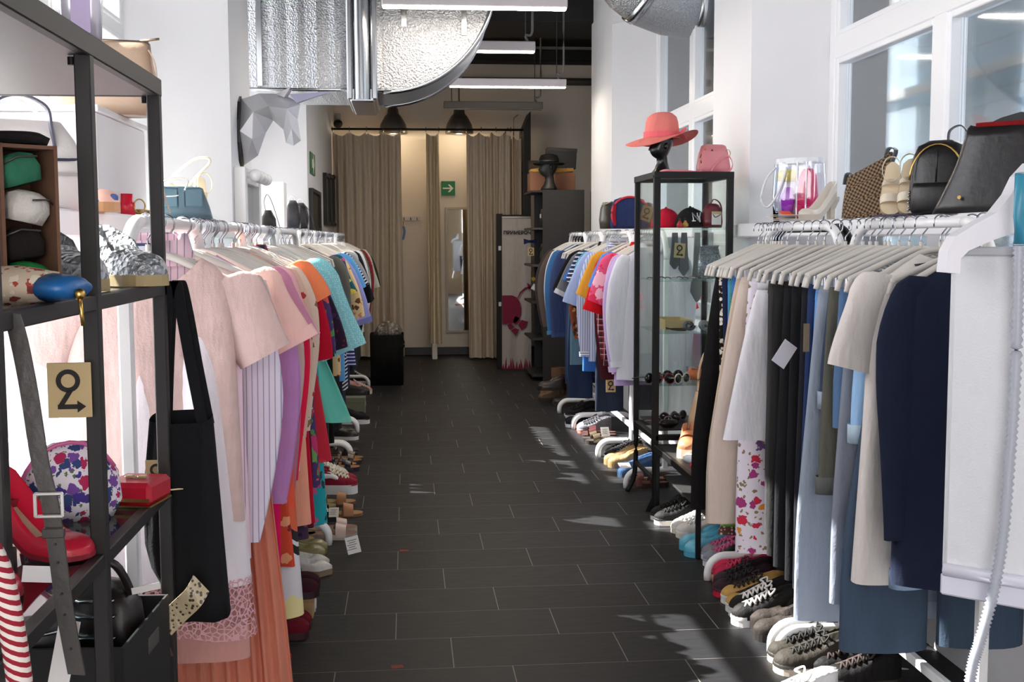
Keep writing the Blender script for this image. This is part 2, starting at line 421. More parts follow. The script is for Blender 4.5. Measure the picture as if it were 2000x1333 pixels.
# ---- outside: pale building, rough white reveal, street tree
def facade():
    t = NT('pale_brick'); br = t.new('ShaderNodeTexBrick'); br.inputs['Scale'].default_value = 1; br.inputs['Brick Width'].default_value = .5; br.inputs['Row Height'].default_value = .22; br.inputs['Mortar Size'].default_value = .012
    mp = t.new('ShaderNodeMapping'); t.link(t.coord(), mp.inputs[0]); mp.inputs['Rotation'].default_value = (radians(90), 0, radians(90))
    t.link(mp.outputs[0], br.inputs[0]); br.inputs['Color1'].default_value = lin('#d6e9f7'); br.inputs['Color2'].default_value = lin('#c8dff0'); br.inputs['Mortar'].default_value = lin('#b9c4cc')
    t.set(br.outputs[0], .9); return t.m
FACM = facade()
b = MB(); b.box((6.3, 6, 1.6), (.4, 26, 5.2)); o = struct(b.build('backdrop_building', FACM))
for i in range(6):
    m = MB(); m.box((6.08, 1.2+i*2.1, 2.0), (.08, 1.1, 1.7), .01); p = m.build('window', plain('#a3bccd', .2), o)
m = MB(); m.box((6.05, 6, 1.0), (.14, 26, .08)); m.box((6.05, 6, 3.2), (.14, 26, .1)); m.build('cornice', plain('#e4e8ea', .7), o)
b = MB(); b.box((5.2, 6, -.08), (7.2-1.2, 26, .1)); struct(b.build('pavement_outside', plain('#a9abad', .9)))
b = MB(); b.box((-4.5, 6, -.08), (5.6, 26, .1)); struct(b.build('pavement_beyond', plain('#b5b5b3', .9)))
# ---- foil ducts
def foil():
    t = NT('crinkled_foil'); n = t.noise(70, 4, None, .7); v = t.new('ShaderNodeTexVoronoi'); v.inputs['Scale'].default_value = 90; t.link(t.coord(), v.inputs['Vector'])
    t.set(t.mix(n, '#85888c', '#c4c7cb'), .36, .9); t.bump(t.math('ADD', n, v.outputs[0]), .55, .012); return t.m
FOIL = foil(); FOILS = plain('#a4a7ab', .24, 1)
def duct_big():
    o = thing('ventilation_duct', 'large foil-wrapped ventilation duct elbow hanging under the ceiling, beside the unicorn head', 'duct', (0, 0, 0))
    y0, y1, z0, zt = 7.3, 8.02, 2.362, CZ
    xe = -.13; R = .69; xj = -.26
    b = MB()
    # straight run with faint upright seams in its wrapping
    n = 40; rings = []
    prof = lambda x, y, z: (x, y, z)
    xs = [lerp(-1.6, xe, i/n) for i in range(n+1)]
    for i, x in enumerate(xs):
        r = .006*sin(i*1.9)
        rings.append([(x, y0+r, z0+.02), (x, y0+r+.02, z0+r*.4), (x, y1, z0), (x, y1+.02, z0+.02), (x, y1+.02, z0+1.1), (x, y0+r, z0+1.1)])
    b.loft(rings, smooth=False); b.build('straight_run', FOIL, o)
    b = MB(); A = [radians(lerp(-90, 0, i/20)) for i in range(21)]
    out = [(xe+R*cos(a), z0+R+R*sin(a)) for a in A]
    pts = [(xe, z0)] + out[1:] + [(xe+R, zt), (xe, zt)]
    b.prism(pts, y0, y1, 1); b.build('elbow', FOIL, o)
    b = MB()  # rolled rim along both edges of the curve
    for yy in (y0, y1): b.tube([(xe, yy, z0)]+[(p[0], yy, p[1]) for p in out]+[(xe+R, yy, zt)], .014, 8)
    for yy in (y0,): b.tube([(-1.6, yy, z0+.01), (xe, yy, z0+.01)], .010, 6)
    b.build('rim', FOILS, o)
    b = MB()  # flanged joint
    for dx, w in ((-.075, .035), (.075, .035)): b.box((xj+dx, (y0+y1)/2, z0+.55), (w, y1-y0+.07, 1.2), .008)
    b.cyl((xj, y0-.012, z0-.05), (xj, y0-.012, z0+1.2), .052, 16)
    b.box((xj, (y0+y1)/2, z0-.02), (.15, y1-y0+.04, .09), .01)
    b.build('flange', FOILS, o)
    b = MB()
    b.strap([(xe+.5, y0-.004, z0+.35), (xe+.5, y0-.004, zt)], .03, .006, (1, 0, 0)); b.strap([(-.88, y0-.008, z0+.03), (-.88, y0-.008, zt)], .03, .005, (1, 0, 0))
    b.strap([(xe+.13, y0-.006, z0+.4), (xe+.13, y0-.006, zt)], .03, .006, (1, 0, 0)); b.build('tape', FOILS, o)
    return o
duct_big()
o = thing('round_duct', 'round foil duct coming in at the top of the second window', 'duct')
b = MB(); pth = bez((2.75, 9.05, 3.36), (2.1, 9.05, 3.30), (1.75, 9.0, 3.30), (1.62, 8.95, 3.84), 16)
b.tube(pth, [.32+.006*(i % 2) for i in range(17)], 24); b.build('pipe', FOIL, o)
b = MB(); b.tube(pth[4:6], .335, 24); b.tube(pth[9:11], .335, 24); b.build('joint_band', FOILS, o)
# ---- lamps
LEDW = emit('#fff0dc', 54, 'lit_led'); LEDOFF = plain('#d8d5d0', .5); LAMPB = plain('#c9c2c6', .45)
def linear_lamp(x0, x1, y, z, lit, label, h=.075, w=.08):
    o = thing('linear_lamp', label, 'lamp', ((x0+x1)/2, y, z), 0, 'linear ceiling lamps'); L = x1-x0
    b = MB(); b.box((0, 0, h/2), (L, w, h), .006); b.build('housing', LAMPB if lit else plain('#6b655e', .6), o)
    b = MB(); b.box((0, 0, -.003), (L-.012, w-.014, .008), .002); b.build('diffuser', LEDW if lit else plain('#8b857c', .6), o)
    b = MB()
    for s in (-.42, .42): b.cyl((s*L, 0, h), (s*L, 0, CZ-z), .004, 6)
    b.build('suspension_wire', plain('#222222', .5), o)
    b = MB(); b.tube(spline([(.44*L, 0, h), (.42*L, 0, h+.05), (.47*L, 0, h+.06), (.48*L, 0, h+.2), (.48*L, 0, CZ-z)], 5), .010, 6); b.build('cable', plain('#6a6664', .6), o)
    return o
def lampz(py, y): return un(1000, py, y=y).z
linear_lamp(-.13, .97, 7.0, lampz(16, 7.0), True, 'lit linear ceiling lamp crossing in front of the foil duct', .10)
linear_lamp(.1, 1.0, 9.0, lampz(101, 9.0), True, 'lit linear ceiling lamp half hidden behind the duct curve')
linear_lamp(.42, 1.53, 11.1, lampz(170, 11.1), True, 'lit linear ceiling lamp farthest from the duct, whole length showing')
linear_lamp(.42, 1.50, 12.75, lampz(213, 12.75), False, 'unlit linear lamp hanging close to the two bell pendants')
def pendant(px, y, label):
    p = un(px, 252, y=y); o = thing('pendant_lamp', label, 'lamp', (p.x, y, p.z), 0, 'bell pendant lamps over the fitting rooms')
    b = MB(); b.lathe([(.168, -.06), (.172, -.05), (.155, .05), (.10, .15), (.07, .18), (.065, .23), (.04, .27), (.02, .29)], 28); b.build('shade', plain('#7d7871', .35, .6), o)
    b = MB(); b.lathe([(.17, -.055), (.15, .04), (.05, .15)], 24); b.build('reflector', plain('#e8e4dc', .3), o)
    b = MB(); b.cyl((0, 0, .29), (0, 0, CZ-p.z), .006, 8); b.build('cord', BLACKPL, o)
    b = MB(); b.ball((0, 0, .02), .045, 10); b.build('bulb', emit('#ffd9a0', 14, 'bulb'), o)
    l = bpy.data.lights.new('pendant_light', 'POINT'); l.energy = 9; l.color = (1, .80, .55); l.shadow_soft_size = .05
    q = bpy.data.objects.new('pendant_light', l); COL.objects.link(q); q.parent = o; q.location = (0, 0, -.06)
pendant(768, 14.22, 'dark bell pendant lamp above the gap at the wide curtain'); pendant(897, 14.22, 'dark bell pendant lamp above the fitting room mirror')
# ================================================================ racks, hangers, clothes
def rack(xc, y0, y1, mat, label, h=1.51, hw=.23, bottom=True, group=None):
    o = thing('clothes_rack', label, 'clothes rack', (xc, (y0+y1)/2, 0), 0, group); L = (y1-y0)/2
    R = .015; up = .16
    b = MB(); b.tube([(0, -L+up*.9, h-R), (0, L-up*.9, h-R)], R, 12); b.build('rail', mat, o)
    for s in (-1, 1):
        b = MB(); b.tube([(0, s*(L-up), h-R)]+arc((0, s*(L-up), h-R-up), up, 90, 0, 8, 'yz')[1:] if s > 0 else [(0, -(L-up), h-R)]+arc((0, -(L-up), h-R-up), up, 90, 180, 8, 'yz')[1:], .017, 10)
        b.box((0, s*L, (h-R-up+.10)/2), (.03, .03, h-R-up-.10), .004); b.build('upright', mat, o)
        b = MB(); r = .075; z = .105
        p = [(-hw, s*L, .0), (-hw, s*L, z-r)]+[(-hw+r-r*cos(radians(a)), s*L, z-r+r*sin(radians(a))) for a in range(15, 91, 15)]
        p += [(hw-r+r*sin(radians(a)), s*L, z-r+r*cos(radians(a))) for a in range(0, 91, 15)]+[(hw, s*L, 0)]
        b.tube(p, .0165, 10, up=(0, 1, 0)); b.build('foot', mat, o)
    if bottom:
        b = MB(); b.box((0, 0, .20), (.025, 2*L, .03), .004); b.build('bottom_rail', mat, o)
    return o
XBL, XBR = -.615, 1.495
rack(XBL, 2.60, 3.56, WHITEMET, 'white tubular clothes rack behind the black metal shelf, pink shirts on it', group='white clothes racks')
rack(XBL, 3.60, 4.48, WHITEMET, 'white clothes rack holding the pink and red tops and the floral dress', group='white clothes racks')
rack(XBL, 4.52, 5.48, WHITEMET, 'white clothes rack holding the turquoise blouse and mint tulle skirt', group='white clothes racks')
rack(XBL, 6.64, 7.66, WHITEMET, 'white clothes rack holding the periwinkle blouse and striped navy tops', group='white clothes racks')
rack(XBL, 7.72, 8.72, WHITEMET, 'white clothes rack holding the black and grey tops', group='white clothes racks')
rack(XBL, 8.78, 9.78, WHITEMET, 'white clothes rack full of dark coats, between the black tops and the white shirt', group='white clothes racks')
rack(XBL, 10.15, 11.48, WHITEMET, 'white clothes rack at the far end, beside the black bin', group='white clothes racks')
rack(XBR, 2.84, 3.80, WHITEMET, 'white clothes rack holding the cream dress and blue jeans, behind the steamer', group='white clothes racks')
rack(XBR, 3.87, 4.74, WHITEMET, 'white clothes rack holding the beige and floral trousers', group='white clothes racks')
rack(XBR+.07, 3.95, 4.86, BLACKMET, 'black clothes rack end with curved top by the glass cabinet', 1.505, .2)
rack(XBR, 6.59, 7.56, WHITEMET, 'white clothes rack seen through the glass cabinet, white shirt on it', group='white clothes racks')
rack(XBR, 7.60, 8.71, WHITEMET, 'white clothes rack holding the red and yellow tops, beyond the cabinet', group='white clothes racks')
rack(XBR, 8.76, 9.54, WHITEMET, 'white clothes rack holding the dark jeans, before the denim jackets', group='white clothes racks')
rack(XBR, 9.58, 10.56, WHITEMET, 'white clothes rack holding the denim jackets by the black bookcase', group='white clothes racks')

def make_hanger():
    o = thing('clothes_hanger', 'x', 'hanger')
    b = MB(); r = .021
    p = [(-r*.98, 0, -.014+.0), (-r, 0, -.004)]+[(-r*cos(radians(a)), 0, r*sin(radians(a))-.002) for a in range(15, 181, 15)]
    p += [(r*.9, 0, -.016), (.006, 0, -.032), (0, 0, -.042), (0, 0, -.075)]
    b.tube(p, .0023, 6, up=(0, 1, 0)); b.build('hook', CHROME, o)
    b = MB()
    p = [(-.213, 0, -.184), (-.203, 0, -.168), (-.15, 0, -.134), (-.06, 0, -.088), (0, 0, -.077), (.06, 0, -.088), (.15, 0, -.134), (.203, 0, -.168), (.213, 0, -.184)]
    b.tube(spline(p, 4), .0088, 8, .8, up=(0, 1, 0)); b.cyl((0, 0, -.077), (0, 0, -.055), .006, 8); b.build('shoulder_bar', WPLASTIC, o)
    return o
HANGER = make_hanger(); HANGER_USED = [False]
def make_clip_hanger():
    o = thing('clothes_hanger', 'x', 'hanger')
    b = MB(); r = .021
    p = [(-r*.98, 0, -.014), (-r, 0, -.004)]+[(-r*cos(radians(a)), 0, r*sin(radians(a))-.002) for a in range(15, 181, 15)]
    p += [(r*.9, 0, -.016), (.006, 0, -.032), (0, 0, -.042), (0, 0, -.075)]
    b.tube(p, .0023, 6, up=(0, 1, 0)); b.build('hook', CHROME, o)
    b = MB(); p = [(-.222, 0, -.200), (-.212, 0, -.166), (-.195, 0, -.154), (-.03, 0, -.082), (0, 0, -.077), (.03, 0, -.082), (.195, 0, -.154), (.212, 0, -.166), (.222, 0, -.200)]
    b.tube(spline(p, 4), .0088, 8, .8, up=(0, 1, 0)); b.cyl((0, 0, -.077), (0, 0, -.055), .006, 8); b.build('shoulder_bar', WPLASTIC, o)
    b = MB(); b.cyl((-.19, 0, -.158), (.19, 0, -.158), .0025, 6); b.build('clip_rail', CHROME, o)
    for s in (-1, 1):
        b = MB(); b.box((s*.15, 0, -.180), (.03, .016, .045), .003); b.cyl((s*.15, -.01, -.17), (s*.15, .01, -.17), .008, 8); b.build('clip', plain('#d7dade', .25, .6), o)
    return o
CLIPH = make_clip_hanger(); CLIP_USED = [False]
def hanger(x, y, z, rz, label, clip=False, group=None):
    src, used = (CLIPH, CLIP_USED) if clip else (HANGER, HANGER_USED)
    label = 'white plastic hanger with chrome hook holding the '+label
    if len(label.split()) > 16: label = 'white hanger holding the '+label.split('holding the ')[1]
    w = label.split(); label = ' '.join(w[:16])
    if not used[0]:
        used[0] = True; src.location = (x, y, z); src.rotation_euler = (0, 0, rz); src['label'] = label; src['group'] = group; return src
    return dup(src, (x, y, z), rz, label, group)
BARZ = 1.497
# places along the rails: spacing opens up towards the far end of each row
KN_L = [(2.60, 2.70), (2.66, 2.84), (2.73, 2.88), (2.79, 2.93), (2.90, 3.06), (2.97, 3.24), (3.12, 3.30), (3.20, 3.52), (3.34, 3.58), (3.46, 3.64), (3.62, 3.70), (3.70, 3.75), (3.79, 3.90), (3.87, 3.97), (3.97, 4.22), (4.13, 4.40), (4.38, 4.54), (4.62, 4.60), (4.78, 4.72), (5.0, 5.10), (5.3, 5.24), (5.38, 5.36), (6.5, 6.72), (6.74, 6.90), (6.86, 7.18), (7.12, 7.68), (7.3, 7.95), (7.6, 8.15), (8.52, 8.75), (9.76, 9.85), (10.12, 10.35), (10.66, 11.1), (11, 11.4)]
KN_R = [(2.70, 2.86), (2.86, 3.04), (2.93, 3.10), (2.99, 3.16), (3.08, 3.22), (3.15, 3.32), (3.22, 3.37), (3.30, 3.42), (3.38, 3.47), (3.46, 3.54), (3.53, 3.59), (3.60, 3.65), (3.66, 3.72), (3.73, 3.80), (3.80, 3.88), (3.88, 3.97), (3.95, 4.05), (4.03, 4.16), (4.10, 4.28), (4.18, 4.40), (4.26, 4.46), (4.34, 4.50), (4.40, 4.54), (4.51, 4.60), (4.71, 4.77), (6.72, 6.98), (6.80, 7.06), (7.0, 7.20), (7.2, 7.30), (7.30, 7.46), (7.48, 7.52), (7.62, 7.9), (7.70, 8.08), (8.02, 8.24), (8.3, 8.42), (8.44, 8.54), (8.53, 8.60), (8.60, 8.90), (8.66, 9.0), (8.92, 9.3), (9.05, 9.68), (9.18, 9.95), (9.29, 10.12), (9.40, 10.30), (9.52, 10.46)]
def along(x, y):
    K = KN_L if x < 0 else KN_R
    for (a, p), (b_, q) in zip(K, K[1:]):
        if a <= y <= b_: return p+(q-p)*(y-a)/(b_-a)
    return y
def interp(prof, t):
    for i in range(len(prof)-1):
        a, b = prof[i], prof[i+1]
        if t <= b[0]:
            u = (t-a[0])/(b[0]-a[0]) if b[0] > a[0] else 0; u = u*u*(3-2*u) if len(a) > 3 and a[3] == 's' else u
            return [lerp(p, q, u) for p, q in zip(a[1:3], b[1:3])]
    return prof[-1][1:3]
def ring(w, d, z, n, fold, ph, nf, pw=.75):
    o = []
    for k in range(n):
        a = 2*pi*k/n; c, s = cos(a), sin(a)
        x = w*math.copysign(abs(c)**pw, c); y = d*math.copysign(abs(s)**pw, s)
        fy = fold*sin(nf*x/max(w, .01)*1.6+ph)+fold*.45*sin(nf*2.3*x/max(w, .01)+ph*1.7)
        o.append((x*(1+.25*fold*sin(ph+z*9)), y+fy, z+fold*.35*sin(ph*2+x*20)))
    return o
def bodice(name, m, par, L, wsh=.195, wmid=.21, whem=.22, d=.035, fold=.010, nf=3, seed=0, z0=-.088, neck=.065, strap=False, nz=16, n=30, skirt=None, scoop=.018):
    """hanging body of a top or dress; skirt=(z, w) adds a flare"""
    r = random.Random(seed); ph = r.uniform(0, 6)
    if strap: prof = [(z0-.05, .03, .018), (z0-.051, wmid*.86, d*.9), (z0-.2, wmid, d)]
    else: prof = [(z0, neck, .022), (z0-.03, neck+.05, .028), (z0-.085, wsh, d*.95), (z0-.22, wmid, d)]
    if strap: prof = prof[1:]
    if skirt: prof += [(skirt[0], skirt[1], d*.9)]
    prof += [(z0-L, whem, d*1.15)]
    prof = [(-p[0], p[1], p[2]) for p in prof]
    z_s = [lerp(prof[0][0], prof[-1][0], (i/nz)**1.25) for i in range(nz+1)]
    rings = []
    for i, z in enumerate(z_s):
        w, dd = interp(prof, z); t = i/nz
        rg = ring(w, dd, -z, n, fold*min(1, t*1.6), ph, nf); k_ = max(0, 1-t*7)
        rings.append([(p[0], p[1], p[2]-scoop*k_*max(0, 1-(p[0]/(w+1e-4))**2)*(1 if p[1] < .004 else .5)) for p in rg] if k_ > 0 and not strap else rg)
    b = MB(); b.loft(rings, not strap and neck < .03, False); return b.build(name, m, par)
def sleeve(m, par, s, typ='short', seed=0, z0=-.088, wsh=.195, w=.085, spread=.1, length=None, end=None, lean=0, name='sleeve', cuff=None, depth=.36):
    r = random.Random(seed*7+s); L = length or {'short': .20, 'cap': .12, 'elbow': .34, 'long': .58}[typ]
    e = end or {'short': w*.86, 'cap': w*.9, 'elbow': w*.8, 'long': .05}[typ]
    p0 = Vector((s*(wsh-.03), 0, z0-.055)); p1 = Vector((s*(wsh+spread*.42), lean*.3+r.uniform(-.008, .008), z0-.07-L*.48)); p2 = Vector((s*(wsh+spread), lean+r.uniform(-.015, .015), z0-.085-L))
    if typ == 'long': p2 = Vector((s*(wsh-.05+spread*.5), lean+r.uniform(-.02, .02), z0-.115-L)); p1.x = s*(wsh-.03+spread*.6)
    if typ in ('short', 'cap'): p1 = p0.lerp(p2, .45)+Vector((0, 0, .012)); p1.x -= s*.004
    pa = spline([p0, p1, p2], 8); rings = []; n = 16; ph = r.uniform(0, 6)
    for i, p in enumerate(pa):
        t = i/(len(pa)-1); rad = lerp(w, e, t)*(min(1, .30+.70*(min(1, t/.30))**.55)); tt = (pa[min(i+1, len(pa)-1)]-pa[max(0, i-1)]).normalized(); side = Vector((-tt.z, 0, tt.x)).normalized()*1
        rr = []
        for k in range(n):
            a = 2*pi*k/n; wob = 1+.10*sin(2*a+ph+t*5)+.06*sin(3*a-ph)*t
            rr.append(p+side*cos(a)*rad*wob+Vector((0, sin(a)*(.013+rad*depth*.46)*wob, 0)))
        rings.append(rr)
    b = MB(); b.loft(rings, True, False); o = b.build(name, m, par)
    if cuff:
        c = MB(); rg = rings[-2:]; cen = pa[-1]; rr0 = [cen+(Vector(q)-pa[-2])*1.1-(cen-pa[-2]).normalized()*.035 for q in rg[0]]; rr1 = [cen+(Vector(q)-cen)*1.12 for q in rg[1]]
        c.loft([rr0, rr1], False, False); c.build('cuff', cuff, par)
    return o
def collar(m, par, z0=-.088, r=.068, open_front=True):
    b = MB(); rings = []
    for rr, zz in ((r, -.012), (r*.93, .022), (r*.97, .026), (r*1.18, -.012)):
        rings.append([(rr*1.05*cos(a), rr*.55*sin(a), z0+zz-(.03 if sin(a) < -.8 else 0)) for a in [2*pi*k/18 for k in range(18)]])
    b.loft(rings, False, False); return b.build('collar', m, par)
TAGM = plain('#efe9e2', .6)
def hangtag(par, x, y, z, s=1.):
    b = MB(); b.box((x, y, z), (.035*s, .003, .06*s), .0005); b.tube([(x, y, z+.03*s), (x+.01, y, z+.07*s)], .0008, 4); return b.build('price_tag', TAGM, par)
LABELS = {}
def top(kind, x, y, m, label, cat, typ='short', L=.62, rz=None, col=False, group=None, tagit=False, m2=None, cuff=None, seed=None, hz=0, hang=True, **k):
    seed = seed if seed is not None else int(y*100) + int(abs(x)*10)
    y = along(x, y)
    if len(label.split()) < 4: label = 'plain '+label if 'plain' not in label else label+' on the rack'
    if len(label.split()) < 4: label += ' on a hanger'
    r = random.Random(seed); rz = r.uniform(-.06, .06) if rz is None else rz
    o = thing(kind, label, cat, (x, y, BARZ+hz), rz, group)
    sl = {q: k.pop(q) for q in list(k) if q in ('spread', 'w', 'length', 'end', 'lean', 'depth')}
    bodice('body', m, o, L, seed=seed, **k)
    if typ:
        for s in (-1, 1): sleeve(m2 or m, o, s, typ, seed, wsh=k.get('wsh', .195), cuff=cuff, **sl)
    if col: collar(cuff or m, o)
    if tagit: hangtag(o, .1, -.05, -.35)
    if hang: hanger(x, y, BARZ+hz, rz, label.split(' hanging')[0].split(' on the')[0], group='white plastic hangers')
    return o
def skirt(kind, x, y, m, label, L, w0=.16, w1=.24, d=.05, fold=.012, nf=4, rz=0, z0=-.198, group=None, cat='skirt', waist=None, clip=True, hem=None, n=40):
    seed = int(y*97); y = along(x, y); o = thing(kind, label, cat, (x, y, BARZ), rz, group); r = random.Random(seed); ph = r.uniform(0, 6)
    rings = [ring(lerp(w0, w1, (i/12)**.8), lerp(.022, d, (i/12)**.7), z0-.03-L*i/12, n, fold*min(1, i/4), ph, nf) for i in range(13)]
    b = MB(); b.loft(rings, True, False); b.build('skirt_body', m, o)
    b = MB(); b.loft([ring(w0*1.01, .024, z0-.035, n, 0, 0, 1), ring(w0*1.0, .023, z0, n, 0, 0, 1)], True, True); b.build('waistband', waist or m, o)
    if hem:
        hm, hh = hem; z1 = z0-.03-L; rr = [ring(lerp(w1, w1*1.05, t), d*1.08+.004, z1+.02-hh*t, n, fold, ph, nf) for t in (0, .5, 1)]
        b = MB(); b.loft(rr, False, False); b.build('hem_trim', hm, o)
    hanger(x, y, BARZ, rz, label.split(' hanging')[0], clip, 'white clip hangers'); return o
def trousers(kind, x, y, m, label, L, w=.18, hem=.085, d=.028, rz=0, z0=-.195, group=None, cat='trousers', waist=None, cuff=None, split=.02, fold=.006, taper=1.0):
    seed = int(y*131+L*10); y = along(x, y); r = random.Random(seed); rz += r.uniform(-.11, .11); o = thing(kind, label, cat, (x, y, BARZ), rz, group)
    for s in (-1, 1):
        ph = r.uniform(0, 6); rings = []; nz = 14; lean = r.uniform(-.012, .012)
        for i in range(nz+1):
            t = i/nz; ww = lerp(w*.52, hem, min(1, t*1.25)**.8); cx = s*lerp(w*.5, hem+split, min(1, t*1.5)); dd = lerp(d*.8, d, t)
            rg = ring(ww, dd, z0-.02-L*t, 20, fold*min(1, t*3), ph, 2)
            rings.append([(p[0]+cx, p[1]+s*.004+lean*t, p[2]) for p in rg])
        b = MB(); b.loft(rings, True, False); lg = b.build('leg', m, o)
        if cuff:
            cr = rings[-1]; cx = s*(hem+split); c = MB()
            rr = [[(cx+(p[0]-cx)*1.08, (p[1])*1.2, p[2]+q) for p in cr] for q in (.055, .0)]
            rr.append([(cx+(p[0]-cx)*.97, p[1]*.95, p[2]+.002) for p in cr]); c.loft(rr, False, False); c.build('cuff', cuff, o)
    b = MB(); b.loft([ring(w*1.02, d, z0-.045, 28, 0, 0, 1), ring(w*1.0, d*.95, z0, 28, 0, 0, 1)], True, True); b.build('waistband', waist or m, o)
    if cat in ('jeans', 'shorts'):
        b = MB()
        for px_ in (-.6, -.2, .2, .6): b.box((w*px_, -d*1.02, z0-.022), (.012, .006, .055), .001)
        b.build('belt_loops', m, o)
        b = MB()
        for s in (-1, 1): b.box((s*w*.52, -d*.98, z0-.14), (w*.55, .006, .12), .002)
        b.build('pocket', m, o)
    hanger(x, y, BARZ, rz, label.split(' hanging')[0], True, 'white clip hangers'); return o

# ---------------------------------------------------------------- clothes of the row along the window with the unicorn
X = XBL
TH = cloth('#d2b6b1', .14, 30); PS = stripes('#eccbd6', '#9a8aa4', 62, .14); LS = stripes('#e2d9e8', '#a097b4', 70, .18)
top('t_shirt', X, 2.66, TH, 'pale heather pink t-shirt with wide short sleeves, first on the rack', 't-shirt', 'short', .64, .03, w=.086, spread=.075, length=.155, depth=.2, neck=.125, scoop=.075, wmid=.20, whem=.215, d=.03)
o = top('shirt', X, 2.73, PS, 'pink pinstriped shirt with navy neck labels and stand-up collar', 'shirt', None, .75, .0, False, wsh=.185, neck=.075, scoop=0)
b = MB(); b.loft([[(rr*1.05*cos(a), rr*.42*sin(a), -.088+zz-(.02 if sin(a) < -.7 else 0)) for a in [2*pi*k/24 for k in range(24)]] for rr, zz in ((.080, -.02), (.078, .055), (.082, .062), (.098, .0))], False, False); b.build('collar', PS, o)
for zz, ww in ((-.075, .07), (-.135, .075)):
    b = MB(); b.box((.0, -.036 if zz < -.12 else -.036, zz+.01), (ww, .003, .026), .0005); p = b.build('neck_label', plain('#27305a', .6), o)
    q = MB(); q.box((.0, -.0385, zz+.01), (ww*.84, .001, .012)); q.build('woven_patch', plain('#b9bccb', .6), p)
top('dress', X, 2.79, cloth('#c9938b', .08), 'dusty salmon dress strip hanging behind the pale t-shirt', 'dress', None, 1.02, .02, wsh=.185, wmid=.19, whem=.205)
top('blouse', X, 2.90, LS, 'lavender and white pinstriped blouse with long wide trailing sleeves', 'blouse', 'long', .60, -.05, w=.085, spread=.10, length=.62, end=.035, d=.04, wmid=.18, whem=.18, depth=.4, lean=-.05)
top('blouse', X, 3.12, cloth('#eabfb4', .06), 'peach blouse with wide turned-up short sleeves sticking out', 'blouse', 'short', .62, -.02, w=.095, spread=.085, length=.18, end=.085, cuff=cloth('#e9bdb5', .05), d=.04)
top('cardigan', X, 3.42, cloth('#cfb0aa', .06), 'dusty beige-pink cardigan with a long bulging sleeve', 'cardigan', 'long', .60, .02, w=.085, spread=.085, length=.56, end=.06)
top('camisole', X, 3.27, cloth('#f2b596', .05), 'apricot orange camisole between peach and beige tops', 'top', None, .55, 0, wsh=.20)
top('blouse', X, 3.34, floral('#e2d3bd', ['#6d6a4f', '#b59b7c', '#8d7a5f'], 26), 'beige sleeveless blouse with small olive floral print', 'blouse', None, .6, .03, wsh=.2)
LI = cloth('#bd86c0', .07)
top('sweater', X, 3.18, LI, 'lilac long-sleeved sweater', 'sweater', 'long', .70, -.03, w=.085, spread=.085, length=.62, end=.062, d=.04)
top('t_shirt', X, 3.54, cloth('#cf8aa6', .08), 'rose pink t-shirt beside the lilac sweater', 't-shirt', 'short', .62, .02, spread=.07)
top('top', X, 3.70, cloth('#ecb2b4', .08), 'light pink lace-sleeved top with scalloped cuff', 'top', 'short', .6, 0, spread=.08, w=.08)
top('sweater', X, 3.80, cloth('#b9768d', .1, 40), 'mauve ribbed knit sweater, its sleeve knotted low', 'sweater', 'long', .8, .03, spread=.05, length=.72)
top('dress', X, 3.60, cloth('#ea1a64', .05), 'hot pink dress with three-quarter sleeves', 'dress', 'long', .98, -.02, spread=.075, length=.50, end=.065)
top('cardigan', X, 3.87, cloth('#e51f48', .05), 'bright red-pink cardigan between hot pink and beige floral', 'cardigan', 'long', .95, .02, spread=.07, length=.66, end=.06)
top('blouse', X, 3.97, floral('#dfbba6', ['#b43a3c', '#5c5a4a', '#c98b78'], 12, .22), 'beige blouse with sparse small red flowers', 'blouse', 'long', .8, 0, spread=.075, length=.55, end=.06)
top('dress', X, 4.05, cloth('#f0a68b', .05), 'plain apricot dress beside the floral blouses', 'dress', None, 1.02, .02, wsh=.2, whem=.25)
top('blouse', X, 4.13, floral('#e5cbb8', ['#c23b32', '#8d6c55', '#d97c6a'], 9, .4), 'cream blouse with large rust-red blossoms and straight cuffs', 'blouse', 'long', .78, -.02, spread=.08, length=.56, end=.06)
top('t_shirt', X, 4.21, cloth('#f58a5c', .05), 'orange ruffle-necked top', 'top', 'cap', .5, .02, spread=.06)
top('dress', X, 4.29, cloth('#b90f2c', .06), 'deep red dress with long skirt beside the dark floral one', 'dress', 'elbow', 1.05, 0, spread=.06, whem=.25)
top('dress', X, 4.38, floral('#1d0f14', ['#c1172a', '#7d0e20', '#d43a3a'], 16, .42), 'black dress with dense red flowers', 'dress', 'elbow', 1.0, .02, spread=.065)
b_pl = plaid('#28304a', '#b23348', '#d9d3dc', 15)
top('shirt', X, 4.62, b_pl, 'navy and red plaid shirt with narrow sleeves', 'shirt', 'long', .72, -.02, True, spread=.06)
top('dress', X, 4.70, floral('#4c3a6c', ['#d23a45', '#e35a4d', '#6fa35a', '#c93a74'], 7, .5, '#5d8f4d'), 'purple long dress with big red and green blossoms', 'dress', 'elbow', .95, .02, spread=.07, whem=.26)
top('dress', X, 4.78, sheer('#c4152f', .9), 'red sheer flounced dress with dark hem', 'dress', None, .86, 0, wsh=.2, whem=.3, fold=.02)
top('dress', X, 4.86, floral('#2b1c30', ['#7c1d3a', '#3f2a52'], 20), 'dark plum patterned dress', 'dress', 'elbow', .9, .02)
TQ = dots('#84cbd0', '#c7e8ea', 120, .3)
top('blouse', X, 5.00, TQ, 'turquoise speckled blouse with big puffed sleeve', 'blouse', 'elbow', .60, -.06, w=.13, spread=.15, length=.36, end=.10, d=.055, depth=.75)
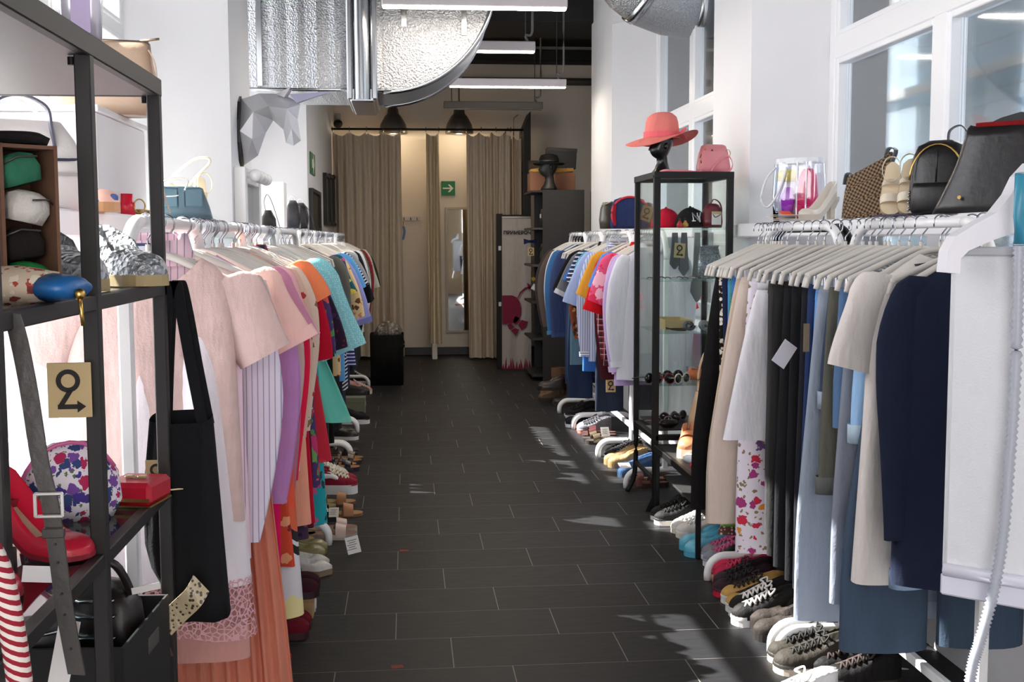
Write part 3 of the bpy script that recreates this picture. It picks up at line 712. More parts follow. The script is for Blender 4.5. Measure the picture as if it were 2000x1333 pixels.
top('dress', X, 5.09, floral('#2ba6b0', ['#d36a94', '#e3b7c4', '#2e4a4c', '#8a7b58'], 8, .42), 'teal maxi dress with pink rose print reaching the floor', 'dress', None, 1.22, 0, wsh=.2, whem=.25, d=.05)
top('dress', X, 5.18, cloth('#2cb3bf', .05), 'plain teal-blue dress behind the tulle skirt', 'dress', 'short', .95, .02)
SKT = skirt('tulle_skirt', X, 5.30, sheer('#6fd6bf', .78), 'mint green tulle skirt flaring out into the aisle', .40, .17, .36, .13, .035, 13, .0, -.42, clip=True)
top('dress', X, 5.38, floral('#4a3c30', ['#8d3a34', '#a8975f', '#3b5a3c'], 10, .45), 'brown dress with muted leaf and flower print', 'dress', None, 1.10, 0, wsh=.2)
top('jacket', X, 6.50, cloth('#6c6a63', .08), 'grey-brown jacket with plain shoulder', 'jacket', 'elbow', .6, .02, spread=.05)
top('blouse', X, 6.57, floral('#1f5b6b', ['#2aa58a', '#3a50a6', '#d0539a', '#e8d048'], 18, .5), 'multicoloured green and blue print blouse', 'blouse', 'short', .5, 0, spread=.07)
for yy, lab, c in ((6.66, 'cream blouse with scattered red sprigs', '#e7c995'), (6.74, 'yellow-cream floral blouse with brown cuff', '#e4c288')):
    top('blouse', X, yy, floral(c, ['#b8383e', '#6b4a30', '#d98b72'], 14, .3), lab, 'blouse', 'elbow', .75, .02, spread=.10, w=.09)
PW = cloth('#8c93cf', .06)
top('blouse', X, 6.86, PW, 'periwinkle blouse with tied gathered cuffs', 'blouse', 'elbow', .62, -.03, spread=.12, w=.10, length=.4, cuff=cloth('#6d72ae', .08))
top('t_shirt', X, 6.95, cloth('#5d9fd8', .05), 'sky blue top beside the periwinkle blouse', 'top', 'short', .85, .02)
ST = stripes('#2b3170', '#c9cce0', 42, .35, 2)
top('t_shirt', X, 7.04, stripes('#2b3170', '#c9cce0', 42, .35, 2, .8), 'navy t-shirt with slanting white stripes', 't-shirt', 'elbow', .72, 0, spread=.09)
top('dress', X, 7.12, stripes('#20232e', '#d4d6de', 40, .45, 2, -.7), 'black and white diagonally striped dress', 'dress', 'short', .95, .03)
top('t_shirt', X, 7.21, ST, 'navy t-shirt with level white stripes and flared hem', 't-shirt', 'elbow', .80, 0, spread=.09, whem=.27)
top('shirt', X, 7.30, cloth('#28304a', .1), 'dark navy long shirt beyond the striped tops', 'shirt', 'long', .95, .02)
top('blouse', X, 7.40, cloth('#9da0a6', .06), 'light grey blouse', 'blouse', 'short', .7, 0)
for i, (yy, c, lab, ty, L) in enumerate((
    (7.80, '#85888d', 'mid grey cardigan among the dark tops', 'long', .8), (7.88, '#17171b', 'black long-sleeved top next to the grey cardigan', 'long', .75),
    (7.97, '#c4c5c8', 'pale silver blouse', 'short', .7), (8.05, '#101013', 'black tunic with plain sleeves', 'elbow', .9), (8.23, '#16161a', 'black kimono-sleeved blouse jutting out', 'elbow', .62),
    (8.33, '#222226', 'charcoal dress', 'short', .95), (8.42, '#b02a36', 'dark red top with narrow red hem', 'long', .8), (8.52, '#0f0f12', 'black cape-like top with wide sleeve', 'elbow', .6))):
    top('blouse' if ty != 'long' else 'sweater', X, yy, cloth(c, .1), lab, 'top', ty, L, (i % 3-1)*.03, spread=.10 if ty == 'elbow' else .08, w=.10 if ty == 'elbow' else .085)
top('blouse', X, 8.14, dots('#121215', '#e6e6e6', 9, .30), 'black blouse with large white dots', 'blouse', 'elbow', .7, .02, spread=.10)
for yy, c, lab, ty in ((8.70, '#26262b', 'charcoal blazer past the cape-like top', 'long'), (8.84, '#15151a', 'black wool coat past the charcoal blazer', 'long'), (8.97, '#3b3d44', 'slate grey cardigan between black coats', 'long'), (9.09, '#1a1b22', 'blue-black jacket beside the slate cardigan', 'long'), (9.22, '#2f2b2b', 'dark brown-black coat on the dark coat rack', 'long'), (9.35, '#0f0f11', 'black parka on the dark coat rack', 'long'), (9.48, '#46484c', 'iron grey coat on the dark coat rack', 'long'), (9.62, '#17181c', 'black trench near the white shirt', 'long'), (9.76, '#23242a', 'ink black blazer close to the white shirt', 'long')):
    top('coat' if 'coat' in lab else 'jacket', X, yy, cloth(c, .1), lab, 'coat' if 'coat' in lab else 'jacket', ty, .95, .02, spread=.07, length=.62)
top('shirt', X, 10.12, cloth('#ececee', .04), 'plain white shirt at the far rack', 'shirt', 'long', .8, 0, True, spread=.10)
top('jacket', X, 10.22, cloth('#7f8a74', .08), 'sage green jacket', 'jacket', 'long', .86, .02, spread=.09)
top('blouse', X, 10.34, cloth('#d9d7d4', .04), 'off-white blouse beyond the white shirt', 'blouse', 'long', .8, 0)
top('coat', X, 10.5, cloth('#4c5245', .08), 'dark olive coat', 'coat', 'long', .9, .02)
top('dress', X, 10.66, dots('#8c1226', '#e9c9cc', 40, .25), 'crimson dress with tiny pale dots', 'dress', 'long', .75, 0, spread=.13)
top('blouse', X, 10.8, cloth('#c0bdb4', .05), 'stone grey blouse on the last rack', 'blouse', 'elbow', .7, 0)
top('blouse', X, 10.95, cloth('#31352f', .05), 'dark moss blouse on the last rack', 'blouse', 'elbow', .7, 0)
for yy, c, lab in ((5.56, '#15161a', 'black leggings hanging just past the brown leaf-print dress'), (5.72, '#23283a', 'dark navy trousers past the brown leaf-print dress'), (5.90, '#1d1c1f', 'black straight trousers in the dark stretch before the grey-brown jacket'), (6.08, '#2c2b30', 'charcoal trousers in the dark stretch before the grey-brown jacket'), (6.26, '#191a20', 'blue-black trousers close to the grey-brown jacket'), (6.44, '#39373a', 'faded black trousers right beside the grey-brown jacket')):  # trousers in the rail gap, also put in to block sun from the floor
    trousers('trousers', X-.02, yy, cloth(c, .08), lab, 1.0, .165, .08)
for yy, c, lab in ((6.90, '#20222b', 'dark ink trousers added under the periwinkle blouse to block sun'), (7.06, '#1a1a1d', 'black trousers added under the slanting striped t-shirt to block sun')):  # added trousers, placed to stop sun leaking onto the aisle floor
    trousers('trousers', X, yy, cloth(c, .08), lab, 1.0, .17, .085)
rack(XBL, 5.52, 6.60, WHITEMET, 'white clothes rack of dark trousers before the grey-brown jacket', group='white clothes racks')
# lower pieces showing beneath the tops
WL = cloth('#ece4ea', .05)
def lacemat():
    t = NT('crochet_lace'); v = t.new('ShaderNodeTexVoronoi', feature='DISTANCE_TO_EDGE'); v.inputs['Scale'].default_value = 75; t.link(t.coord(), v.inputs['Vector'])
    t.set('#d9a6ac', .9); t.link(t.math('LESS_THAN', v.outputs[0], .10), t.b.inputs['Alpha']); t.bump(v.outputs[0], .4, .01); return t.m
skirt('skirt', X+.02, 2.68, WL, 'white skirt with pink crochet lace hem', .66, .15, .205, .06, .014, 4, 0, -.195, hem=(lacemat(), .15))
skirt('pleated_skirt', X+.01, 2.97, cloth('#d0836c', .05), 'salmon long pleated skirt reaching nearly to the floor', 1.14, .16, .275, .075, .013, 30, 0, -.195, n=220)
def chevmat():
    t = NT('chevron_knit'); s = t.xyz(); fx = t.math('ABSOLUTE', t.math('SUBTRACT', t.math('FRACT', t.math('MULTIPLY', t.math('ADD', s[0], 3), 22)), .5))
    h = t.math('ADD', t.math('MULTIPLY', s[2], -1), t.math('MULTIPLY', fx, .045)); r = t.new('ShaderNodeValToRGB'); r.color_ramp.interpolation = 'CONSTANT'
    t.link(t.math('MULTIPLY', t.math('SUBTRACT', h, .25), .84), r.inputs[0]); el = r.color_ramp.elements
    seq = [(0, '#e0a13c'), (.2, '#efe2b0'), (.38, '#efe2b0'), (.42, '#e4543a'), (.56, '#d9623c'), (.62, '#1b1a1c'), (.645, '#d9d6d8'), (.66, '#1b1a1c'), (.68, '#dcd9de'), (.80, '#ece0a0'), (.86, '#e8d884'), (.90, '#1d1a18'), (.92, '#e3d9a8'), (.94, '#1d1a18'), (.955, '#c9603a')]
    while len(el) < len(seq): el.new(.5)
    for e, (p, c) in zip(el, seq): e.position = p; e.color = lin(c)
    z = band(t, h, 46, .3); mid = t.mix(t.math('MULTIPLY', z, t.math('GREATER_THAN', s[2], -2)), r.outputs[0], r.outputs[0])
    t.set(mid, .85); return t.m
top('dress', X+.01, 3.66, chevmat(), 'long zigzag knit dress in orange, black, white and yellow bands', 'dress', None, 1.17, 0, wsh=.2, whem=.26, d=.05)
skirt('skirt', X, 3.58, floral('#cf4a34', ['#7a2b2b', '#e9a077', '#b02a30'], 16, .45), 'rust orange floral gauze skirt beside the zigzag dress', .86, .15, .25, .05, .015, 5)
skirt('skirt', X, 4.34, floral('#4b3550', ['#8d5a86', '#2d2336'], 14), 'dark violet patterned skirt low under the red dress', .98, .15, .22, .05, .014, 4)
trousers('trousers', X+.02, 4.45, cloth('#571425', .05), 'burgundy wide trousers low under the red dress', .96, .17, .10, cat='trousers')
trousers('trousers', X, 6.62, cloth('#121214', .05), 'black narrow trousers beneath the cream blouses', 1.02, .17, .08)
trousers('jeans', X, 7.48, denim('#262d42'), 'dark indigo jeans beneath the striped tops', 1.0, .17, .08, cat='jeans')
trousers('trousers', X, 7.56, cloth('#1b1c20', .08), 'charcoal trousers next to the indigo jeans', 1.0, .17, .08)
# ---------------------------------------------------------------- row in front of the wide windows with the bags (near rack)
X = XBR
CR = cloth('#ddd6d0', .05)
top('dress', X-.02, 2.70, cloth('#1c2236', .12), 'navy jersey dress with long sleeve, close to the steamer board', 'dress', 'long', .86, .04, w=.10, spread=.04, length=.62, end=.075, d=.05, wmid=.21, whem=.22)
o = top('t_shirt_dress', X-.02, 2.93, CR, 'cream t-shirt dress with short sleeves and two dark neck bands', 'dress', 'short', .92, .06, w=.10, spread=.035, length=.24, end=.085, d=.05, whem=.24, wmid=.205)
b = MB()
for k in (0, 1): b.strap([(.09*cos(a), .055*sin(a)-.0, -.101-.014*k-.02*abs(cos(a))) for a in [2*pi*i/20 for i in range(21)]], .006, .004, (0, 0, 1))
b.build('neck_bands', plain('#1b1d2a', .8), o)
trousers('jeans', X+.04, 2.86, denim('#3d5a7e'), 'mid blue jeans with pale rolled cuffs under the cream dress', .80, .19, .09, cat='jeans', cuff=denim('#8fa9c4'))
trousers('jeans', X+.02, 2.99, denim('#39485a'), 'wide dark blue-grey jeans with frayed hem, lowest under the navy dress', 1.02, .17, .13, cat='jeans', d=.04)
trousers('shorts', X-.02, 3.08, denim('#8fb3e6'), 'light blue denim shorts with turned-up hem', .42, .18, .10, cat='shorts', cuff=denim('#b4cbe9'), split=.0)
trousers('jeans', X-.01, 3.15, denim('#7d828e', .12), 'grey-blue straight jeans with pale side seam', .93, .18, .11, cat='jeans', split=.0)
trousers('shorts', X-.02, 3.22, denim('#4e6a8c'), 'mid blue denim shorts between grey-blue jeans and khaki capris', .40, .18, .09, cat='shorts')
trousers('capris', X-.03, 3.30, denim('#56564c', .15), 'khaki grey capri trousers with wide turn-up', .62, .18, .10, cuff=denim('#676a66', .1), split=.0)
trousers('jeans', X-.02, 3.38, denim('#2b3850'), 'faded navy cropped jeans with rolled hem', .36, .18, .09, cat='jeans', cuff=denim('#97a5b5'))
trousers('jeans', X-.02, 3.46, denim('#8b95a3', .2), 'light washed blue-grey jeans reaching down to the olive sneakers', 1.06, .18, .12, cat='jeans', split=.0)
trousers('jeans', X-.02, 3.53, denim('#5f8fce', .2), 'bright sky blue jeans next to the light washed pair', 1.0, .18, .10, cat='jeans', split=.0)
trousers('jeans', X-.02, 3.60, denim('#1f3158', .2), 'deep navy jeans beside the sky blue pair', 1.0, .18, .10, cat='jeans', split=.0)
trousers('jeans', X-.02, 3.66, denim('#15171f', .15), 'blue-black jeans with faint thigh fading', 1.0, .18, .09, cat='jeans')
trousers('jeans', X-.02, 3.73, denim('#0e0e12', .1), 'jet black slim jeans beside the blue-black pair', 1.0, .18, .085, cat='jeans')
trousers('jeans', X-.02, 3.80, denim('#121216', .1), 'black jeans with a pale cardboard size label', .98, .18, .09, cat='jeans')
trousers('jeans', X-.03, 3.88, denim('#1c1c1c', .15), 'charcoal black jeans with open waist button', .96, .18, .085, cat='jeans')
trousers('jeans', X-.03, 3.95, denim('#353535', .2), 'washed dark grey jeans with leather waist patch', .93, .18, .085, cat='jeans')
WHT = cloth('#e9e7ec', .04)
skirt('skirt', X-.02, 4.03, WHT, 'white denim a-line skirt', .56, .19, .315, .05, .010, 3)
trousers('trousers', X-.02, 4.10, floral('#e3dbe6', ['#c8304a', '#6d4a7e', '#d98a3c', '#a33a78'], 11, .32, '#8a7a5c'), 'white wide trousers with purple and red meadow flowers', 1.04, .18, .11, split=.0)
trousers('trousers', X-.02, 4.18, cloth('#d3c3b6', .05), 'beige flared trousers beside the white skirt', .95, .18, .15, split=.0)
trousers('trousers', X-.02, 4.26, cloth('#cdb8a2', .05), 'sand-coloured flared trousers behind the beige pair', .97, .18, .145, split=.0)
skirt('skirt', X-.02, 4.34, floral('#c71f3c', ['#24346a', '#e3c6cc', '#7e1530'], 18, .4), 'red skirt with blue print showing a thin bright edge', .62, .16, .22, .04, .01, 3)
skirt('scarf_skirt', X-.02, 4.40, floral('#6fb04a', ['#d83a34', '#c7283e', '#f0d9c4'], 9, .5), 'green and red flowered skirt with beaded hem below the beige trousers', 1.0, .16, .21, .04, .012, 4, hem=(dots('#5d3a30', '#d8b8b8', 70, .35), .035))
trousers('jeans', X-.02, 4.45, denim('#3f7bc0'), 'blue trousers squeezed between red skirt and teal trousers', .8, .18, .08, cat='jeans')
trousers('trousers', X-.02, 4.51, dots('#3f8f86', '#2c5f5c', 90, .28), 'teal trousers with fine dark dots', .98, .18, .08)
trousers('trousers', X-.02, 4.58, cloth('#1b2342', .05), 'dark blue trousers next to the teal pair', .9, .18, .07)
trousers('trousers', X-.02, 4.63, floral('#15120f', ['#e9e2d4', '#d8cdb8'], 26, .42), 'black trousers with cream sprig print', 1.0, .18, .075)
trousers('trousers', X-.02, 4.71, cloth('#141212', .1), 'plain black wide trousers next to the glass cabinet', .97, .18, .135, d=.04, split=.01)
# size labels, white card
def card(name, x, y, z, w, h, rot, col, label, cat='price tag', txt=False, th=.0015):
    o = thing(name, label, cat, (x, y, z), 0, None, rot)
    b = MB(); b.box((0, 0, 0), (w, th, h)); b.build('card', plain(col, .6), o)
    if txt:
        b = MB()
        for k in range(5): b.box((-.002*k, -th*.8, h*.28-k*h*.13), (w*(.72 if k % 2 == 0 else .5), .0006, h*.035))
        b.build('print_lines', plain('#6d6a74', .7), o)
    return o
p = un(1532, 692, x=1.25); card('price_tag', 1.25, p.y, p.z, .055, .085, (0, radians(35), radians(10)), '#e9e6ec', 'blank white card tag turned cornerwise on the grey jeans')
p = un(1572, 660, x=1.26); card('size_label', 1.265, p.y, p.z, .02, .09, (0, 0, .1), '#8d7c66', 'brown cardboard size strip on the black jeans')
# ---------------------------------------------------------------- far racks on the same side
top('shirt', X, 6.72, cloth('#dfe0ea', .03), 'white long-sleeved shirt beside the glass cabinet', 'shirt', 'long', .82, .06, True, spread=.07, w=.095, length=.62, end=.07, cuff=cloth('#e6e6ef', .03))
top('shirt', X, 6.80, cloth('#c3abd9', .05), 'lilac long-sleeved shirt behind the white shirt', 'shirt', 'long', .86, .03, True, spread=.075, length=.66, end=.07, cuff=cloth('#cab6dd', .04))
top('shirt', X, 6.90, cloth('#c8a8cf', .05), 'mauve shirt partly covered by the lilac one', 'shirt', 'long', .80, 0, True, spread=.05)
top('t_shirt', X, 7.00, floral('#e0567c', ['#f2b7c6', '#d63056', '#f7e3ea'], 7, .6), 'pink tie-dye t-shirt with white patches', 't-shirt', 'short', .62, .02, spread=.10, w=.095, length=.28)
top('shirt', X, 7.09, cloth('#5f86d6', .05), 'cornflower blue shirt showing a narrow edge', 'shirt', 'short', .6, 0)
top('polo_shirt', X, 7.20, cloth('#cf1420', .05), 'red polo shirt with long short sleeves', 'polo shirt', 'elbow', .70, .03, True, spread=.11, w=.10, length=.34)
top('shirt', X, 7.30, plaid('#3a1420', '#8d2438', '#e0c9cc', 26), 'burgundy shirt with fine white check', 'shirt', 'long', .78, 0, False, spread=.075, length=.62)
top('cardigan', X, 7.37, cloth('#43151c', .06), 'dark maroon knit sleeve-length cardigan', 'cardigan', 'long', .8, .02, spread=.06, length=.76, end=.06)
top('polo_shirt', X, 7.48, cloth('#d79a35', .05), 'mustard yellow polo shirt', 'polo shirt', 'short', .6, 0, spread=.13, w=.095, length=.26)
top('shirt', X, 7.70, stripes('#c9cfe8', '#7f8fc4', 60, .3), 'light blue striped shirt with long cuffs', 'shirt', 'long', .82, .03, True, spread=.10, w=.095, length=.66, end=.072, cuff=stripes('#dfe2f2', '#6d6f98', 60, .3, 2))
top('shirt', X, 7.80, cloth('#a6b8e4', .04), 'pale blue short-sleeved shirt with wide sleeve', 'shirt', 'elbow', .66, 0, True, spread=.12, w=.10)
top('shirt', X, 7.92, dots('#b6c6ea', '#6d86c0', 70, .25), 'pale blue shirt with small dots', 'shirt', 'long', .8, .02, True, spread=.08)
top('shirt', X, 8.02, plaid('#2c8fb0', '#7fd0e2', '#163c5a', 22), 'turquoise checked shirt', 'shirt', 'elbow', .7, 0, spread=.10)
top('t_shirt', X, 8.12, stripes('#2b3350', '#dfe3ec', 34, .3, 2), 'navy and white striped t-shirt collar', 't-shirt', 'short', .6, .02)
top('t_shirt', X, 8.20, cloth('#3a6fc2', .05), 'royal blue long t-shirt under the grey polo', 't-shirt', 'short', .92, 0)
top('polo_shirt', X, 8.30, cloth('#6b6c70', .06), 'grey polo shirt with pale sleeve edge', 'polo shirt', 'short', .68, .03, True, spread=.15, w=.10, length=.30, cuff=cloth('#b9bac0', .04))
top('polo_shirt', X, 8.44, cloth('#111113', .06), 'black polo shirt jutting out past the grey one', 'polo shirt', 'short', .66, 0, True, spread=.15, w=.10, length=.28)
top('shirt', X, 8.53, floral('#8c4a30', ['#d8b36a', '#3c2a24', '#b04030'], 18, .5), 'brown and orange print shirt in a narrow gap', 'shirt', 'long', .7, .02)
trousers('jeans', X-.02, 8.60, denim('#5d7c8e', .2), 'teal-grey cropped jeans beyond the striped shirt', .80, .17, .10, cat='jeans')
trousers('jeans', X-.02, 8.66, denim('#22304c', .2), 'dark navy jeans reaching the brown boots', 1.08, .17, .10, cat='jeans')
trousers('trousers', X+.02, 7.62, cloth('#1b2233', .08), 'very dark blue trousers under the striped shirt', 1.02, .17, .10)
trousers('jeans', X-.02, 8.84, denim('#3c5270', .2), 'mid indigo jeans on a white clip hanger', .95, .17, .09, cat='jeans')
trousers('jeans', X-.02, 8.92, denim('#2a3a58', .2), 'dark indigo jeans beside the denim jacket', 1.0, .17, .09, cat='jeans')
top('jacket', X, 9.05, denim('#2d3a60', .25), 'dark indigo denim jacket with long sleeves', 'jacket', 'long', .78, .02, spread=.10, w=.095, length=.66, end=.07, cuff=denim('#33456b'))
top('jacket', X, 9.18, denim('#35618f', .25), 'mid blue denim jacket', 'jacket', 'long', .78, 0, spread=.11, w=.095, length=.66, end=.07, cuff=denim('#4d77a0'))
top('jacket', X, 9.29, cloth('#d9d9da', .05), 'off-white jacket between denim and brown', 'jacket', 'long', .74, .02, spread=.11, length=.64)
top('coat', X, 9.40, cloth('#5a4d48', .1), 'brown coat at the end by the black bookcase', 'coat', 'long', .78, 0, spread=.13, w=.095, length=.62, end=.07)
top('coat', X, 9.52, cloth('#3d3230', .1), 'dark brown leather-look coat, last on the rack', 'coat', 'long', .78, .02, spread=.14, w=.095, length=.62, end=.07)
# ties hung on the rail seen through the cabinet
for i, px in enumerate((1318, 1336, 1362, 1388)):
    p = un(px, 470, y=6.9); L = (.22, .26, .42, .30)[i]
    o = thing('necktie', ('dark grey narrow necktie hanging behind the glass, by the shirt sleeve', 'grey necktie hanging behind the glass with the small two tag', 'wide grey scarf hanging behind the glass cabinet', 'pale grey necktie hanging behind the glass near the silver clutch')[i], 'necktie' if i != 2 else 'scarf', (p.x, 6.9, 1.49), 0)
    b = MB(); b.loft([[(-w, -.012, z), (w, -.012, z), (w, .012, z), (-w, .012, z)] for w, z in ((.015, 0), (.022, -L*.5), (.04 if i == 2 else .03, -L*.85), (.004, -L))], smooth=False); b.build('blade', cloth(('#4b5156', '#5a6064', '#5c6062', '#8d9396')[i], .1), o)
# ================================================================ "2" arrow cards of the shop
KRAFT = plain('#c9b183', .8); INK = plain('#17130f', .7)
def two_card(x, y, z, s, rot, label, parent=None, up=False):
    """card with the hooked 2 that ends in an arrow; s = card height"""
    o = thing('number_card', label, 'sign card', (x, y, z), 0, None, rot)
    b = MB(); b.box((0, 0, 0), (.76*s, .002, s), .0008); b.build('card', KRAFT, o)
    b = MB(); st = .085*s
    ringp = [( .0+.17*s*sin(radians(a)), -.0016, .17*s+.17*s*cos(radians(a))) for a in range(-150, 151, 12)]
    ringp = [(p[0]-.02*s, p[1], p[2]) for p in ringp]
    full = [(-.02*s+.17*s*cos(radians(a)), -.0016, .17*s+.17*s*sin(radians(a))) for a in range(0, 361, 15)]
    b.strap(full, st, .0012, (0, 1, 0))
    b2 = MB()
    def bar(p, q, w):
        P = Vector((p[0], 0, p[1])); Q = Vector((q[0], 0, q[1])); d = (Q-P).normalized(); n = Vector((-d.z, 0, d.x))*w/2
        vs = [P+n, P-n, Q-n, Q+n]; b2.prism([(v.x, v.z) for v in vs], -.0024, -.0008, 1)
    # ring as quads
    for a in range(0, 360, 15):
        for_a, for_b = radians(a), radians(a+15); r0, r1 = .125*s, .21*s; cx, cz = -.02*s, .17*s
        b2.prism([(cx+r0*cos(for_a), cz+r0*sin(for_a)), (cx+r1*cos(for_a), cz+r1*sin(for_a)), (cx+r1*cos(for_b), cz+r1*sin(for_b)), (cx+r0*cos(for_b), cz+r0*sin(for_b))], -.0024, -.0008, 1)
    bar((.02*s, .0), (-.17*s, -.30*s), st); bar((-.21*s, -.30*s), (.20*s, -.30*s), st)
    b2.prism([(.13*s, -.19*s), (.28*s, -.30*s), (.13*s, -.41*s)], -.0024, -.0008, 1)
    b2.build('arrow_two', INK, o)
    return o
# ================================================================ black metal shelf beside the pink rack
SX = -.47; SY = (1.40, 1.84, 2.33); SW = .42; DARK = plain('#1a1716', .5)
sh = thing('metal_shelf', 'black metal shelf unit holding silver espadrilles and red shoes', 'shelf', (SX, 1.84, 0))
def SL(x, y, z): return (x-SX, y-1.84, z)
ZT, ZM, ZL, ZB = 1.745, 1.368, .965, .56
PW_ = .024
for i, y in enumerate(SY):
    for s in (0, 1):
        if i == 0 and s == 1: continue
        b = MB(); b.box(SL(SX-s*SW-PW_/2, y-PW_/2, ZT/2), (PW_, PW_, ZT), .002); b.build('post', DARK, sh)
for z, nm in ((ZT, 'top_panel'), ):
    b = MB(); b.box(SL(SX-SW/2, 1.80, z-.010), (SW, 1.06, .012), .001); b.build(nm, plain('#5f5a58', .4), sh)
    b = MB(); b.box(SL(SX-.008, 1.80, z+.0), (.018, 1.06, .034), .002); b.box(SL(SX-SW/2, 2.322, z), (SW, .018, .034), .002); b.box(SL(SX-SW+.008, 1.80, z), (.018, 1.06, .034), .002); b.build('top_rim', DARK, sh)
for z in (ZM, ZL, ZB):
    b = MB(); 
    for x in (SX-.012, SX-SW+.0): b.box(SL(x, 1.80, z-.012), (.02, 1.05, .024), .002)
    b.box(SL(SX-SW/2, 2.32, z-.012), (SW, .02, .024), .002); b.build('shelf_rail', DARK, sh)
    b = MB(); b.box(SL(SX-SW/2, 1.80, z-.004), (SW-.03, 1.02, .006)); b.build('shelf_pane', glassmat('#cdd8d8', .10, 'shelf_glass') if z > .6 else plain('#1d1b1b', .4), sh)
for z in (ZT-.06, ZM-.05):
    for y in SY[1:]: b = MB(); b.cyl(SL(SX-.03, y-.012, z+.03), SL(SX-.03, y-.012, z+.042), .006, 8); b.build('bolt', BLACKMET, sh)
two_card(SX-.042, 1.80, un(173, 762, y=1.80).z, .068*1.24, (0, 0, .05), 'kraft card with arrow-tailed 2 hanging on the black shelf post')
# ---------------------------------------------------------------- shoes
def foot_rings(L, W, H, heel=0.0, toe='round', hw=.8, n=20, nz=15, open_from=None):
    """rings along the shoe (x from heel 0 to toe L); returns list of closed rings"""
    out = []
    for i in range(nz+1):
        t = i/nz*.75 if i < 11 else None
        if i < 10: t = i*.08
        else: t = .80+.20*(1-(1-(i-10)/5)**2.0)
        w = W*(.62+.42*sin(min(1, t*1.05)*pi*.62)**1.5) if t < .8 else None
        if w is None:
            u = (t-.8)/.2; e = {'round': .5, 'point': 1.15, 'square': .3}[toe]; w0 = W*(.62+.42*sin(.84*pi*.62)**1.5); w = w0*max(.04, (1-u**(2.2 if toe != 'point' else 1.1)))**e
        if t < .12: w *= sqrt(max(.08, 1-((.12-t)/.12)**2))
        h = H*(1-.55*min(1, max(0, (t-.15)/.55))**1.1)
        if t > .8: h *= max(.35, 1-.6*((t-.8)/.2)**2)
        zb = heel*(1-min(1, max(0, (t-.12)/.5)))**1.3*1.0 if heel else 0
        out.append((t*L, w/2, h, zb))
    return out
